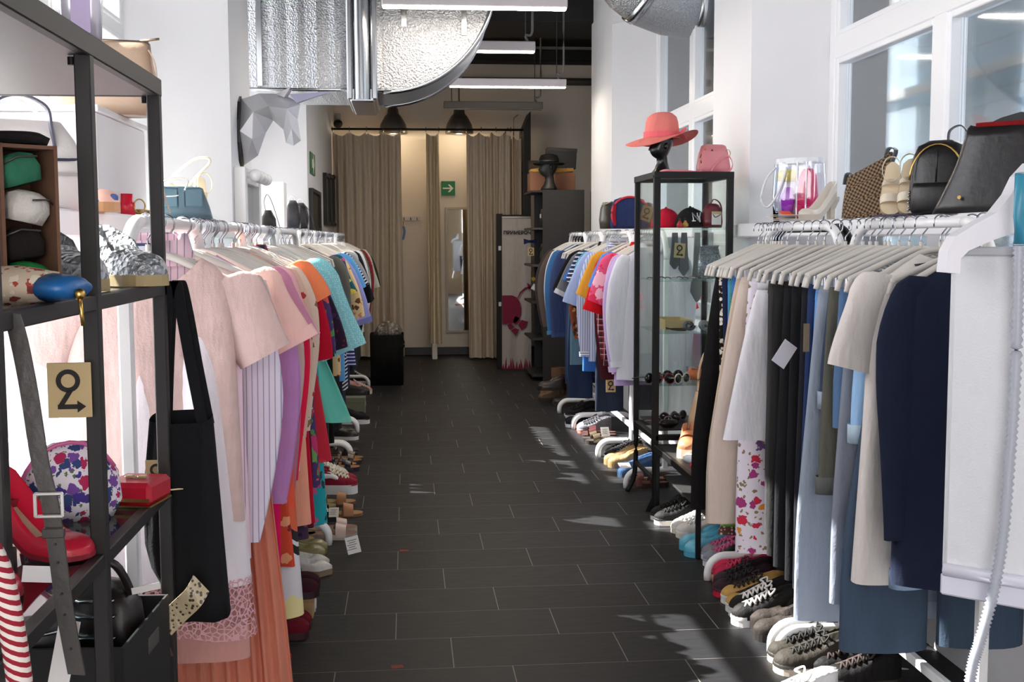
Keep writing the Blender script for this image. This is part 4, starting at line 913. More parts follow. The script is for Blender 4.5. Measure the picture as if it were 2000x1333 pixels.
def shoe(kind, x, y, z, rz, c, label, group, c2=None, sole='#e9e6e0', laces=None, L=.255, W=.092, typ='sneaker', H=.095, toe='round', heel=0.0, sole_h=.026, rot=None, lining='#2c2624', cat=None, platform=0, tip=0):
    o = thing(kind, label, cat or {'sneaker': 'sneaker', 'flat': 'shoe', 'pump': 'heeled shoe', 'sandal': 'sandal', 'slide': 'slide', 'boot': 'boot', 'clog': 'clog', 'slipon': 'shoe'}[typ], (x, y, z), rz, group, rot)
    m = c if not isinstance(c, str) else cloth(c, .08, 30, .7)
    fr = foot_rings(L, W, H, heel, toe)
    def AT(t): return min(range(len(fr)), key=lambda j: abs(fr[j][0]/L-t))
    # sole
    b = MB(); n = len(fr); sh_ = sole_h+platform
    rg = []
    for fx, w, h, zb in fr:
        k = 1.05; rg.append([(fx-L/2, -w*k, zb), (fx-L/2, w*k, zb), (fx-L/2, w*k*.98, zb+sh_), (fx-L/2, -w*k*.98, zb+sh_)])
    b.loft([[rg[0][0], rg[0][1], rg[0][2], rg[0][3]]]+rg[1:], smooth=False); b.build('sole', plain(sole, .6), o)
    if heel > .03:
        b = MB(); hx = -L/2+.028; b.loft([[(hx+cx*(.024 if zz > heel*.6 else .013)+.0, cy*(.026 if zz > heel*.6 else .012), zz) for cx, cy in ((-1, -1), (1, -1), (1, 1), (-1, 1))] for zz in (0, heel*.5, heel*.9, heel+.004)], smooth=False); b.build('heel', plain(sole, .5), o)
    if typ in ('sneaker', 'flat', 'pump', 'slipon', 'boot', 'clog'):
        b = MB(); rg = []
        op = {'sneaker': .50, 'flat': .70, 'pump': .70, 'slipon': .52, 'boot': .45, 'clog': .42}[typ]
        for i, (fx, w, h, zb) in enumerate(fr):
            t = fx/L; z0 = zb+sh_; hh = h
            if typ in ('flat', 'pump'): hh = h*(.62 if t < op else .80)
            r = []
            for k in range(13):
                a = pi*k/12; cx = -cos(a); s_ = sin(a)
                if t < op-.02:   # open: the upper stops at the collar and folds down inside
                    if k in (5, 6, 7): px, pz = cx*w*.9, z0+.004
                    elif k in (4, 8): px, pz = math.copysign(w*.70, cx), z0+hh*.96
                    elif k in (3, 9): px, pz = math.copysign(w*.80, cx), z0+hh
                    else: px, pz = math.copysign(w*(1-.12*(k if k < 6 else 12-k)/2*.8), cx), z0+hh*(k if k < 6 else 12-k)/2.6*.9
                else: px, pz = math.copysign(abs(cx)**.75*w, cx), z0+hh*s_**.8
                r.append((fx-L/2, px, pz))
            rg.append(r)
        b.loft(rg, True, True, closed=False); b.build('upper', m, o)
        b = MB(); rg = [[(fx-L/2, -w*.72, zb+sh_+.005), (fx-L/2, w*.72, zb+sh_+.005)] for fx, w, h, zb in fr if fx/L < op+.05]
        b.loft(rg, False, False, closed=False); b.build('insole', plain(lining, .8), o)
    if typ in ('sneaker',):
        fx, w, h, zb = fr[-1]; 
        b = MB(); rg = []
        for fx, w, h, zb in [q_ for q_ in fr if q_[0]/L >= .735]:
            rg.append([(fx-L/2+.002, -math.copysign(abs(cos(pi*k/10))**.75*w*1.03, cos(pi*k/10)), zb+sh_*.9+h*.62*sin(pi*k/10)**.8) for k in range(11)])
        b.loft(rg, False, True, closed=False); b.build('toe_cap', plain(c2, .5) if c2 else m, o)
        if laces:
            b = MB()
            for k in range(5):
                t = .44+k*.075; i = AT(t); fx, w, h, zb = fr[i]; hh = zb+sh_+h*1.02
                for s in (-1, 1):
                    b.tube([(t*L-L/2, s*w*.55, hh*.93), (t*L-L/2+.008, 0, hh+.008), (t*L-L/2+.02, -s*w*.5, hh*.90)], .0042, 6)
            t = .42; fx, w, h, zb = fr[AT(.42)]; hh = zb+sh_+h
            for s in (-1, 1): b.tube(spline([(t*L-L/2, 0, hh+.012), (t*L-L/2-.01, s*.028, hh+.022), (t*L-L/2+.012, s*.045, hh+.006), (t*L-L/2+.01, s*.012, hh+.010)], 5), .0036, 6)
            b.build('laces', plain(laces, .8), o)
    if typ in ('sandal', 'slide'):
        b = MB(); rg = [[(fx-L/2, -w*.95, zb+sh_+.001), (fx-L/2, w*.95, zb+sh_+.001)] for fx, w, h, zb in fr]; b.loft(rg, False, False, closed=False); b.build('insole', plain(lining, .7), o)
        spans = ((.60, .80),) if typ == 'slide' else ((.66, .80), (.40, .46))
        for (ta, tb) in spans:
            b = MB(); rg = []
            for t in [lerp(ta, tb, i/4) for i in range(5)]:
                i = AT(t); fx, w, h, zb = fr[i]; arch = (.050 if typ == 'slide' else .044)*(1-.25*(t-ta)/(tb-ta))
                rg.append([(t*L-L/2, -cos(pi*k/12)*w*1.06, zb+sh_*.5+(arch)*sin(pi*k/12)**.7+.012*sin(pi*k/12)) for k in range(13)])
            b.loft(rg, False, False, closed=False); b.build('strap', m, o)
        if typ == 'sandal':
            b = MB(); fx, w, h, zb = fr[1]; b.strap([( -L/2+.03+.045*cos(a)*-1+.02, .032*sin(a), zb+sh_+.045+.01*cos(a)) for a in [2*pi*k/20 for k in range(21)]], .008, .002, (0, 0, 1)); b.build('ankle_strap', m, o)
    if typ == 'boot':
        b = MB(); rr = [[(-L/2+.075+.062*cos(a)*(1+.05*sin(z_*30)), (.045)*sin(a), z_) for a in [2*pi*k/16 for k in range(16)]] for z_ in [lerp(.06, .06+platform+.24, i/8) for i in range(9)]]
        b.loft(rr, False, False); b.build('shaft', m, o)
    if typ == 'clog':
        b = MB(); i = 6; b.strap([(.02, -cos(pi*k/12)*fr[AT(.55)][1]*1.02, sh_+fr[AT(.55)][2]*sin(pi*k/12)**.8+.002) for k in range(13)], .012, .002, (1, 0, 0)); b.build('seam_band', plain('#7d4326', .6), o)
    return o
def pair(kind, px, py, side, c, label, gap=.10, z=0, dy=0, two=True, **k):
    """a pair standing on the floor with the toes towards the aisle; px,py = toe tip of the one closer to the viewer"""
    p = un(px, py, z=z+.012); L = k.get('L', .255); rz = 0 if side < 0 else pi
    sgn = -1 if side < 0 else 1
    grp = None
    for i in range(2 if two else 1):
        r = random.Random(int(px*3+py+i)); j = r.uniform(-.10, .10)
        lab = label+((', the closer of its pair', ', the farther of its pair')[i] if two else '')
        shoe(kind, p.x+sgn*(L/2)+(.0 if i == 0 else r.uniform(-.01, .03)*sgn), p.y+W2(k)+i*gap+dy, z, rz+j, c, lab, grp, **k)
def W2(k): return k.get('W', .092)*.5
# pairs under the row by the left-hand wall, from the viewer outward
pair('pump', 545, 1328, -1, plain('#b9b6b4', .2), 'silver-grey glossy shoe under the pleated skirt', typ='flat', toe='round', dy=-.02)
pair('pump', 567, 1303, -1, plain('#d01f26', .15), 'glossy red pointed shoe peeking from under the pleated skirt', typ='flat', toe='point', sole='#4a1010', lining='#7a1c1c')
pair('slipper', 602, 1245, -1, cloth('#6d1626', .15, 40, .95), 'burgundy velvet slipper with ruffled top', typ='flat', toe='square', H=.12, sole='#3a1018', lining='#3a0d16')
pair('slipper', 622, 1165, -1, cloth('#3c1a26', .15, 40, .95), 'dark plum suede slipper with ribbon, on the shoe box', typ='flat', toe='round', H=.11, z=.09, sole='#2a1218', lining='#2a0d16', two=True)
pair('ballet_flat', 648, 1122, -1, cloth('#d7d2cc', .12, 60, .5), 'silver lace pointed flat beside the teal sandals', typ='flat', toe='point', sole='#8a7660', lining='#cfc7be', two=True)
pair('sandal', 612, 1130, -1, cloth('#23998f', .1, 30, .8), 'teal ruffled sandal with red inside', typ='sandal', lining='#b32a2a', sole='#6d5a48', H=.1, gap=.09, dy=-.06)
pair('ballet_flat', 634, 1092, -1, leather('#8a8358', .3), 'olive gold shoe with folded vamp and paper tag', typ='flat', toe='round', sole='#6d5f3a', lining='#b59a72', H=.11)
pair('wedge', 612, 1062, -1, leather('#8f7f66', .4), 'bronze strappy wedge behind the olive shoes', typ='sandal', toe='round', sole='#93805e', heel=.05, lining='#a5865a')
pair('mule', 697, 1050, -1, leather('#cdb3a9', .4), 'powder pink pleated open-toed mule beside the white card', typ='slide', toe='round', sole='#b9a99e', lining='#8d6c58', H=.1, gap=.11)
pair('slide', 708, 1006, -1, leather('#b67a50', .5), 'tan leather flat slide standing on its own', typ='slide', sole='#8a5f3c', lining='#b08a5e', sole_h=.014, two=False)
pair('sandal', 662, 1015, -1, leather('#161a2c', .15), 'glossy black sandal with wide patent straps', typ='sandal', sole='#15151c', lining='#22222c')
pair('slide', 694, 983, -1, leather('#a87548', .5), 'tan slide tucked before the burgundy sneakers', typ='slide', sole='#7d5636', lining='#a98258', sole_h=.014, two=False)
pair('espadrille', 655, 995, -1, cloth('#a89873', .12), 'khaki wedge shoe with yellow-green strap', typ='sandal', sole='#8d7c50', lining='#8f7d55', heel=.03, two=True)
pair('sneaker', 698, 962, -1, '#8f1d34', 'burgundy platform sneaker with cream laces and thick white sole', typ='sneaker', laces='#efe6cf', sole='#f3f1f0', platform=.028, c2='#8f1d34', H=.09)
pair('sneaker', 684, 940, -1, '#c9c7c5', 'pale grey low sneaker behind the burgundy pair', typ='sneaker', laces='#e9e6df', two=True)
pair('sandal', 702, 918, -1, leather('#1d1f30', .25), 'navy strappy sandal with tan insole', typ='sandal', sole='#26222c', lining='#a8764a')
pair('sandal', 706, 905, -1, leather('#4f3a30', .3), 'brown sandal with studded straps', typ='sandal', sole='#2c2320', lining='#96683e')
pair('sandal', 698, 890, -1, leather('#20243a', .3), 'dark blue cut-out sandal by the rack foot', typ='sandal', sole='#1d1d26', lining='#33303a')
pair('boot', 700, 857, -1, leather('#17130f', .35), 'black leather ankle boot standing by the white rack foot', typ='boot', sole='#d9d6d2', lining='#0f0d0c', two=True)
pair('sneaker', 722, 826, -1, '#17171c', 'black slip-on sneaker with white sole edge', typ='sneaker', sole='#f0efee', c2='#17171c', platform=.01, two=True)
pair('ballet_flat', 722, 770, -1, leather('#1a1717', .3), 'black woven flat on the pale shoe box', typ='flat', z=.15, sole='#171414', lining='#2a2422', gap=.09)
pair('sneaker', 725, 775, -1, '#cf9a92', 'dusty pink sneaker with white toe', typ='sneaker', sole='#e6dcd2', laces='#d9c3bc', c2='#e3cfc4', H=.1, dy=.25)
pair('sneaker', 722, 758, -1, '#1d1c1e', 'black sneaker with white laces at the far rack', typ='sneaker', sole='#e4ddc8', laces='#f0efee', c2='#e4ddc8', dy=.45)
b = MB()
def shoebox(x, y, z, d, col, label, lid=True, rz=0, cat='box', name='shoe_box'):
    o = thing(name, label, cat, (x, y, z), rz); b = MB(); b.box((0, 0, d[2]*.42), (d[0], d[1], d[2]*.84), .002); b.build('body', plain(col, .8), o)
    if lid: b = MB(); b.box((0, 0, d[2]*.86), (d[0]+.006, d[1]+.006, d[2]*.28), .002); b.build('lid', plain(col, .8), o)
    return o
p = un(600, 1215, z=0); shoebox(p.x-.13, p.y+.12, 0, (.3, .18, .09), '#ab8b5e', 'brown cardboard shoe box under the plum slippers')
p = un(715, 812, z=0); shoebox(p.x-.16, p.y+.1, 0, (.3, .2, .15), '#7d7f6d', 'pale green-grey shoe box under the black woven flats')
# white price card leaning on the mule
p = un(690, 1068, z=.03); card('price_tag', p.x, p.y-.03, .045, .062, .085, (radians(-38), radians(-12), .1), '#eeeae6', 'white price card with kraft corner leaning on the pink mule', txt=True)
p = un(652, 1005, z=.05); card('price_tag', p.x, p.y, .06, .05, .06, (radians(-50), 0, 0), '#dcd4c6', 'cream price card lying on the strappy black sandals', txt=True)
# pairs on the opposite side, toes towards the aisle
pair('sneaker', 1282, 1024, 1, '#1c1c1c', 'black canvas sneaker with black laces and white rim', typ='sneaker', laces='#141414', sole='#e9e4dc', c2='#1c1c1c')
pair('sneaker', 1325, 1050, 1, '#dcd6cf', 'white leather sneaker with thick white laces', typ='sneaker', laces='#f2f0ee', sole='#e4dccb', c2='#e3ddd4', H=.1)
pair('slip_on', 1340, 1085, 1, plain('#5fb0c9', .4), 'light blue rubber slip-on shoe', typ='slipon', sole='#4aa3bd', lining='#2d5f70', H=.10)
pair('sneaker', 1378, 1105, 1, '#8a8a94', 'grey running shoe with pink laces by the white rack foot', typ='sneaker', laces='#d65a8a', sole='#e4e4e8', c2='#9a9aa4')
pair('sneaker', 1400, 1135, 1, '#cf2f55', 'raspberry pink running shoe', typ='sneaker', laces='#d9466a', sole='#d1345a', c2='#cf2f55')
pair('sneaker', 1400, 1165, 1, '#34222a', 'black sneaker with crimson sole', typ='sneaker', laces='#141014', sole='#c01838', c2='#4a222c')
pair('sneaker', 1424, 1195, 1, '#c89d58', 'mustard and grey sneaker with white toe cap', typ='sneaker', laces='#2a2420', sole='#f0eee8', c2='#d9d9d8')
pair('sneaker', 1436, 1222, 1, '#22201f', 'black high-top sneaker with thick white laces', typ='sneaker', laces='#f4f0ea', sole='#f1efec', c2='#d9d5d0', H=.12)
pair('loafer', 1478, 1250, 1, '#332c28', 'dark brown round-toed slip-on', typ='slipon', sole='#221c1a', H=.1, two=True)
pair('sneaker', 1522, 1318, 1, '#35312a', 'olive black sneaker with crossed laces and cream sole', typ='sneaker', laces='#1c1a17', sole='#e3d8c4', c2='#2b2823', H=.105, L=.29, W=.105)
pair('sneaker', 1488, 1392, 1, '#e9e6e6', 'white sneaker with red sole at the bottom edge', typ='sneaker', laces='#f2f2f2', sole='#b01f2c', c2='#e9e6e6', two=False)
pair('sneaker', 1620, 1345, 1, '#171515', 'black running shoe at the bottom edge', typ='sneaker', laces='#3a2c28', sole='#2a2624', c2='#171515', two=True)
pair('sandal', 1228, 955, 1, leather('#6b3a34', .4), 'red-brown strappy sandal by the white rack foot', typ='sandal', sole='#3a2622', lining='#5a3a2c', dy=.05)
pair('loafer', 1208, 930, 1, '#41608a', 'blue espadrille with dark strap', typ='slipon', sole='#35506f', lining='#26364a')
pair('espadrille', 1190, 912, 1, '#a3875f', 'tan canvas espadrille with white tag on top', typ='slipon', sole='#93784f', lining='#6d5a3e', H=.1)
pair('sneaker', 1182, 897, 1, '#1b1a1a', 'black laced shoe with white rubber toe', typ='sneaker', laces='#111111', sole='#eceae6', c2='#efedea')
pair('mule', 1145, 866, 1, plain('#8d7d68', .25, .6), 'metallic pewter mule with bow', typ='slide', sole='#2a2422', lining='#3a302a', two=True)
pair('mule', 1138, 855, 1, leather('#5a3030', .3), 'dark red slide beside the pewter mule', typ='slide', sole='#3a2222', lining='#4a2a28', two=True)
pair('sneaker', 1130, 845, 1, '#75747a', 'grey sneaker with coral sole', typ='sneaker', laces='#4c4c52', sole='#d8766a', c2='#9a9694')
pair('sneaker', 1106, 833, 1, '#15161f', 'navy black slip-on sneaker with white sole', typ='slipon', sole='#eef0f2', lining='#15161f')
pair('sandal', 1115, 826, 1, cloth('#8fabc4', .1), 'pale blue denim sandal with frills', typ='sandal', sole='#56697d', lining='#7d94aa')
pair('sneaker', 1106, 815, 1, '#17171a', 'black sneaker with white edge in the shade', typ='sneaker', laces='#101012', sole='#dfe0e2', c2='#17171a')
pair('boot', 1085, 795, 1, leather('#2a211c', .4), 'dark brown ankle boot under the jeans', typ='boot', sole='#3a2c20', lining='#17120f', two=True, dy=.1)
pair('boot', 1062, 792, 1, leather('#6b4a30', .5), 'brown work boot beside the cardboard box', typ='boot', sole='#3a2a1c', lining='#2a1f17', dy=.35, two=False)
pair('loafer', 1058, 770, 1, leather('#2b201d', .3), 'dark brown leather loafer on the cardboard box', typ='slipon', sole='#1d1613', z=.12, dy=.3)
p = un(1065, 790, z=0); shoebox(p.x+.17, p.y+.45, 0, (.30, .2, .12), '#a3744e', 'brown cardboard shoe box beneath the far denim jackets')
p = un(1330, 955, z=.0); two_card(p.x, p.y, .006, .085, (radians(-88), 0, .25), 'kraft arrow-2 card lying flat on the floor by the low bench')
p = un(1404, 1133, z=.0); two_card(p.x, p.y, .006, .085, (radians(-85), 0, -.15), 'kraft arrow-2 card lying on the floor by the white rack foot')
p = un(1193, 754, y=7.55); two_card(p.x, 7.55, p.z, .085, (0, 0, 0), 'kraft arrow-2 card hanging on the white rack post under the lilac shirt')
p = un(1220, 908, z=.1); card('price_tag', p.x, p.y, .095, .07, .06, (radians(-70), 0, .1), '#e9e4e0', 'white price card lying on the tan espadrille', txt=True)
p = un(1182, 845, z=.1); card('price_tag', p.x, p.y, .105, .06, .07, (radians(-35), 0, .1), '#efe9df', 'white and kraft price card on the grey sneaker', txt=True)
# ================================================================ bags and accessories
def supr(w, d, z, n=24, p=.55, cx=0, cy=0):
    return [(cx+w*math.copysign(abs(cos(a))**p, cos(a)), cy+d*math.copysign(abs(sin(a))**p, sin(a)), z) for a in [2*pi*k/n for k in range(n)]]
def bag_body(prof, m, par, p=.5, top=True, name='body', lean=0.0):
    """prof: (z, half width, half depth)"""
    b = MB(); b.loft([supr(w, d, z, 28, p, 0, lean*z) for z, w, d in prof], True, top); return b.build(name, m, par)
def handle(m, par, pts, w=.012, r=None, name='handle'):
    b = MB(); P = spline(pts, 6)
    if r: b.tube(P, r, 8)
    else: b.strap(P, w, .004, (0, 1, 0))
    return b.build(name, m, par)
def onboard(px, side=1, z=1.53, xs=None):
    x = xs if xs is not None else (1.83 if side > 0 else -.93)
    p = un(px, 420, x=x); return x, p.y, z
BLK = leather('#191818', .35); BLK2 = leather('#242223', .32, 45)
# big black tote, cut by the right edge of the picture
x, y, z = onboard(1938, xs=1.86); o = thing('tote_bag', 'large black leather tote slumped open with red lining, next to the backpack', 'bag', (x, y-.02, z), -.75)
b = MB(); rr = []
for i in range(11):
    t = i/10; w = lerp(.19, .135, t)*(1+.04*sin(t*6)); d = lerp(.075, .05, t)
    rr.append([(p[0]+.012*sin(t*5)+.06*t, p[1]+.02*t, p[2]+(.02*cos(p[0]*22)*(t > .9)-.085*max(0, 1-abs(p[0]+.02)/.11)*(t > .9)*(p[1] < .01))) for p in supr(w, d, .30*t, 32, .5)])
b.loft(rr, True, False); b.build('body', BLK2, o)
b = MB(); b.loft([supr(.12, .03, .20, 32, .5, .045, .015), supr(.128, .044, .285, 32, .5, .058, .02)], True, False); b.build('lining', cloth('#7d1417', .1), o)
b = MB(); b.strap(spline([(.10, -.055, .02), (.13, -.062, .12), (.185, -.066, .2), (.20, -.05, .1)], 5), .02, .005, (.3, 0, 1)); b.build('side_strap', leather('#5a5149', .4), o)
b = MB(); b.cyl((-.09, -.076, .05), (-.09, -.08, .05), .006, 10); b.build('logo_plate', GOLD, o)
# small black backpack
x, y, z = onboard(1836, xs=1.82); o = thing('backpack', 'small black leather backpack with gold zips standing between sandals and tote', 'backpack', (x, y, z), -.7)
bag_body([(0, .085, .05), (.02, .098, .062), (.10, .10, .065), (.19, .094, .058), (.235, .075, .045), (.252, .04, .03)], BLK, o, .6)
bag_body([(.005, .078, .02), (.02, .084, .028), (.09, .082, .028), (.108, .076, .02)], BLK, o, .6, True, 'front_pocket').location = (0, -.055, 0)
b = MB(); b.tube([(.088*cos(radians(a)), -.064+.012*sin(radians(a)), .12+.118*sin(radians(a))) for a in range(0, 181, 12)], .0032, 6); b.build('zip', GOLD, o)
b = MB(); b.tube([(.0, -.066, .11), (0, -.058, .20), (0, -.03, .25)], .0025, 6); b.build('piping', BLACKPL, o)
b = MB(); b.strap(spline([(.02, .0, .248), (.025, 0, .285), (.06, 0, .30), (.085, 0, .27), (.08, .0, .235)], 5), .02, .004, (0, 1, 0)); b.build('top_loop', BLK, o)
for s in (-1, 1):
    b = MB(); b.strap(spline([(s*.05, .06, .23), (s*.09, .085, .16), (s*.10, .085, .07), (s*.085, .06, .02)], 5), .022, .005, (1, 0, 0)); b.build('shoulder_strap', BLK, o)
    b = MB(); 
    for k in range(6): b.ball((s*.09+.002*(k % 2), -.06, .018+k*.012), .005, 6)
    b.build('chain', CHROME, o)
x, y, z = onboard(1792, xs=1.87); o = thing('handbag', 'small tan leather handbag half hidden behind the black backpack', 'bag', (x+.03, y+.06, z), -.6)
bag_body([(0, .09, .035), (.08, .09, .04), (.15, .07, .025), (.165, .05, .012)], leather('#8a5a3a', .4), o)
handle(leather('#8a5a3a', .4), o, [(-.05, 0, .15), (-.04, 0, .21), (.04, 0, .21), (.05, 0, .15)])
# cream sandals standing on their toes
for i, px in enumerate((1742, 1776)):
    x, y, z = onboard(px, xs=1.78); t = 'cream peep-toe sandal propped upright, the one touching the '+('houndstooth bag' if i == 0 else 'black backpack')
    shoe('sandal', x, y, z+.09, 0, leather('#d8cbb4', .4), t, 'cream sandals', L=.2, W=.075, typ='sandal', sole='#b9a684', lining='#d9c6a6', heel=.02, H=.08, rot=(0, radians(68), radians(242)))
# houndstooth bag
def hound():
    t = NT('houndstooth_wool'); mp = t.new('ShaderNodeMapping'); t.link(t.coord(), mp.inputs[0]); mp.inputs['Rotation'].default_value = (0, .35, 0)
    c = t.new('ShaderNodeTexChecker'); c.inputs['Scale'].default_value = 105; t.link(mp.outputs[0], c.inputs[0]); c.inputs[1].default_value = lin('#8d7458'); c.inputs[2].default_value = lin('#3a2c20')
    t.set(c.outputs[0], .95); t.bump(c.outputs[1], .4, .004); return t.m
x, y, z = onboard(1697, xs=1.81); o = thing('shoulder_bag', 'brown houndstooth wool shoulder bag with dark leather tabs', 'bag', (x, y, z), -.85)
b = MB(); rr = []
for i in range(9):
    t = i/8; w = lerp(.105, .088, t); rr.append([(p[0]*(1+.05*sin(t*3)), p[1], p[2]+.045*t*(p[0]/w)+(.02*(p[0]/w)**2*t)) for p in supr(w, lerp(.05, .022, t), .19*t, 28, .5)])
b.loft(rr, True, True); b.build('body', hound(), o)
for s in (-1, 1):
    b = MB(); h0 = .19+.045*s+.01; b.strap(spline([(s*.085-.02, 0, h0-.02), (s*.085-.01, 0, h0+.022), (s*.085+.02, 0, h0+.015), (s*.085+.005, 0, h0-.03)], 4), .03, .005, (0, 1, 0)); b.build('leather_tab', BLK, o)
# clear pvc bag with pink pouch
x, y, z = onboard(1560, xs=1.83)
PVC = glassmat('#eef0f6', .12, 'clear_pvc')
o = thing('clear_bag', 'transparent plastic tote with pink pouch and purple and yellow shapes inside', 'bag', (x, y, z), -.8)
o.scale = (1.15, 1.15, 1.15); bag_body([(0, .10, .05), (.10, .105, .055), (.24, .10, .045)], PVC, o, .45, False)
b = MB(); b.strap([(.102*cos(a)*1.0, .047*sin(a), .245) for a in [2*pi*k/24 for k in range(25)]], .022, .003, (0, 0, 1)); b.build('rim_band', plain('#e3e6ec', .3), o)
b = MB()
for s in (-1, 1): b.strap([(s*.02+.035, -.052, .01), (s*.02+.035, -.05, .24)], .006, .002, (1, 0, 0))
b.build('edging', plain('#efeff2', .3), o)
for nm, c, pr, off in (('pink_pouch', '#e81f6a', [(0, .04, .02), (.09, .042, .024), (.17, .035, .018), (.2, .02, .01)], (.045, -.015, .012)), ('purple_shape', '#b43ad0', [(0, .02, .012), (.07, .032, .012), (.11, .012, .01)], (-.035, -.03, .03)), ('yellow_shape', '#e8d23a', [(0, .04, .01), (.03, .045, .01), (.045, .03, .006)], (-.045, -.02, .165)), ('white_wrap', '#dcd6e8', [(0, .045, .03), (.1, .05, .032), (.19, .04, .02)], (-.045, .012, .01))):
    q = bag_body(pr, plain(c, .3), o, .6, True, nm); q.location = off
for s in (-1, 1): handle(plain('#dfe1e6', .25), o, [(-.08, s*.05, .22), (-.11, s*.075, .17), (-.125, s*.085, .09), (-.10, s*.075, .06), (-.06, s*.06, .12), (-.03, s*.05, .22)], r=.0045)
x, y, z = onboard(1596, xs=1.79); shoe('high_heel', x, y, z, radians(205), leather('#d3cabd', .2), 'ivory high-heeled pump in front of the clear plastic bag', None, typ='pump', toe='point', heel=.10, sole='#b9aea0', lining='#c9bda8', H=.075, L=.22, W=.075)
p = onboard(1540, xs=1.77); o = thing('folded_paper', 'bundle of crumpled pale paper leaves lying before the clear bag', 'paper', (p[0], p[1], p[2]), .3)
b = MB(); r = random.Random(4)
for k in range(5): b.box((r.uniform(-.05, .05), r.uniform(-.04, .04), .006+k*.006), (.14, .05, .003), 0, Matrix.Rotation(r.uniform(-.5, .5), 4, 'Z'))
b.build('leaves', plain('#d8c6b0', .7), o); b = MB(); b.box((-.03, 0, .045), (.06, .035, .003), 0, Matrix.Rotation(.5, 4, 'X')); b.build('orange_card', plain('#f2683c', .6), o)
p = onboard(1765, xs=1.77); o = thing('folder', 'flat dark purple folder under the cream sandals and houndstooth bag', 'folder', (p[0], p[1]-.02, p[2]-.0), 1.57); b = MB(); b.box((0, 0, .004), (.30, .12, .006), .001); b.build('cover', plain('#2c1d3c', .5), o)
# ================================================================ glass cabinet
CX0, CX1, CY0, CY1, CZT = 1.305, 1.695, 5.99, 6.50, 1.785
o = thing('glass_cabinet', 'tall black-framed glass display cabinet with a pink hat on top', 'cabinet', ((CX0+CX1)/2, (CY0+CY1)/2, 0)); VIT = o
def CL(x, y, z): return (x-(CX0+CX1)/2, y-(CY0+CY1)/2, z)
for x in (CX0, CX1):
    for y in (CY0, CY1):
        b = MB(); w = .034 if y == CY0 else .028
        b.box(CL(x, y, (CZT+.33)/2), (w, .03, CZT-.33), .002)
        if y == CY1: b.tube(spline([CL(x, y, .36), CL(x, y, .2), CL(x-.012, y, .08), CL(x-.05, y, 0)], 5), .014, 8)
        else: b.tube(spline([CL(x, y, .36), CL(x, y, .15), CL(x-.0, y, 0)], 4), .015, 8); 
        if y == CY0: b.prism([(x-.05-(CX0+CX1)/2, 0), (x-(CX0+CX1)/2, .11), (x-(CX0+CX1)/2, 0)], y-.006-(CY0+CY1)/2, y+.006-(CY0+CY1)/2, 1)
        b.build('post', BLACKMET, o)
b = MB()
for y in (CY0, CY1): b.box(CL((CX0+CX1)/2, y, CZT), (CX1-CX0+.034, .034, .034), .002)
for x in (CX0, CX1): b.box(CL(x, (CY0+CY1)/2, CZT), (.032, CY1-CY0, .034), .002)
b.build('top_frame', BLACKMET, o)
b = MB()
for y in (CY0, CY1): b.box(CL((CX0+CX1)/2, y, .40), (CX1-CX0, .03, .03), .002)
for x in (CX0, CX1): b.box(CL(x, (CY0+CY1)/2, .40), (.03, CY1-CY0, .03), .002); b.box(CL(x, (CY0+CY1)/2, .17), (.02, CY1-CY0, .02), .002)
b.build('bottom_frame', BLACKMET, o)
CABG = glassmat('#fbfefd', .03, 'cabinet_glass', .05)
b = MB(); b.box(CL((CX0+CX1)/2, (CY0+CY1)/2, CZT+.006), (CX1-CX0, CY1-CY0, .006)); b.build('top_pane', plain('#1b1a1a', .3), o)
for nm, c, d in (('front_pane', ((CX0+CX1)/2, CY0, 1.09), (CX1-CX0-.03, .005, 1.36)), ('back_pane', ((CX0+CX1)/2, CY1, 1.09), (CX1-CX0-.03, .005, 1.36)), ('side_pane', (CX0, (CY0+CY1)/2, 1.09), (.005, CY1-CY0-.03, 1.36)), ('side_pane', (CX1, (CY0+CY1)/2, 1.09), (.005, CY1-CY0-.03, 1.36))):
    b = MB(); b.box(CL(*c), d); b.build(nm, CABG, o)
SHZ = [un(1350, py, y=CY0).z for py in (446, 548, 650, 752)]+[.44]
GEDGE = glassmat('#eef7f4', .08, 'glass_shelf', .08)
for zz in SHZ: b = MB(); b.box(CL((CX0+CX1)/2, (CY0+CY1)/2, zz-.004), (CX1-CX0-.04, CY1-CY0-.04, .008)); b.build('glass_shelf', GEDGE if zz > .5 else plain('#2a2a2c', .3), o)
def cab(px, k, y): 
    p = un(px, 500, y=y); return (p.x, y, SHZ[k]+.0035)
def cap(x, y, z, rz, m, label, emblem=False):
    o = thing('baseball_cap', label, 'cap', (x, y, z), rz)
    b = MB(); b.lathe([(.085*cos(radians(a))+1e-5, .105*sin(radians(a))+.004) for a in range(0, 91, 9)], 22); b.ball((0, 0, .109), .008, 6); b.build('crown', m, o)
    b = MB(); b.loft([[(.083*cos(a)*k, -.083*abs(sin(a))*k-(.065*abs(sin(a)) if k > .99 else 0), .008-.004*k-.012*(k-.9)*0+zz) for a in [pi*i/12 for i in range(13)]] for k, zz in ((.96, .004), (1.0, .0), (1.0, -.003), (.96, 0))], False, False, closed=False); b.build('brim', m, o)
    if emblem:
        b = MB()
        for pl in ([(-.022, .03), (-.022, .072), (.006, .03), (.006, .072)], [(.0, .06), (.014, .048), (.03, .075)], [(.014, .048), (.014, .024)], [(-.03, .03), (-.012, .03)]):
            b.tube([(u*1.0, -sqrt(max(.0001, .0865**2*(1-(v/.112)**2)-u*u))-.002, v+.006) for u, v in pl], .0035, 6)
        b.build('embroidered_letters', plain('#e6e4e6', .8), o)
    return o
cap(*cab(1300, 0, 6.3), -.6, cloth('#d01a3a', .05), 'bright red cap on the top glass shelf')
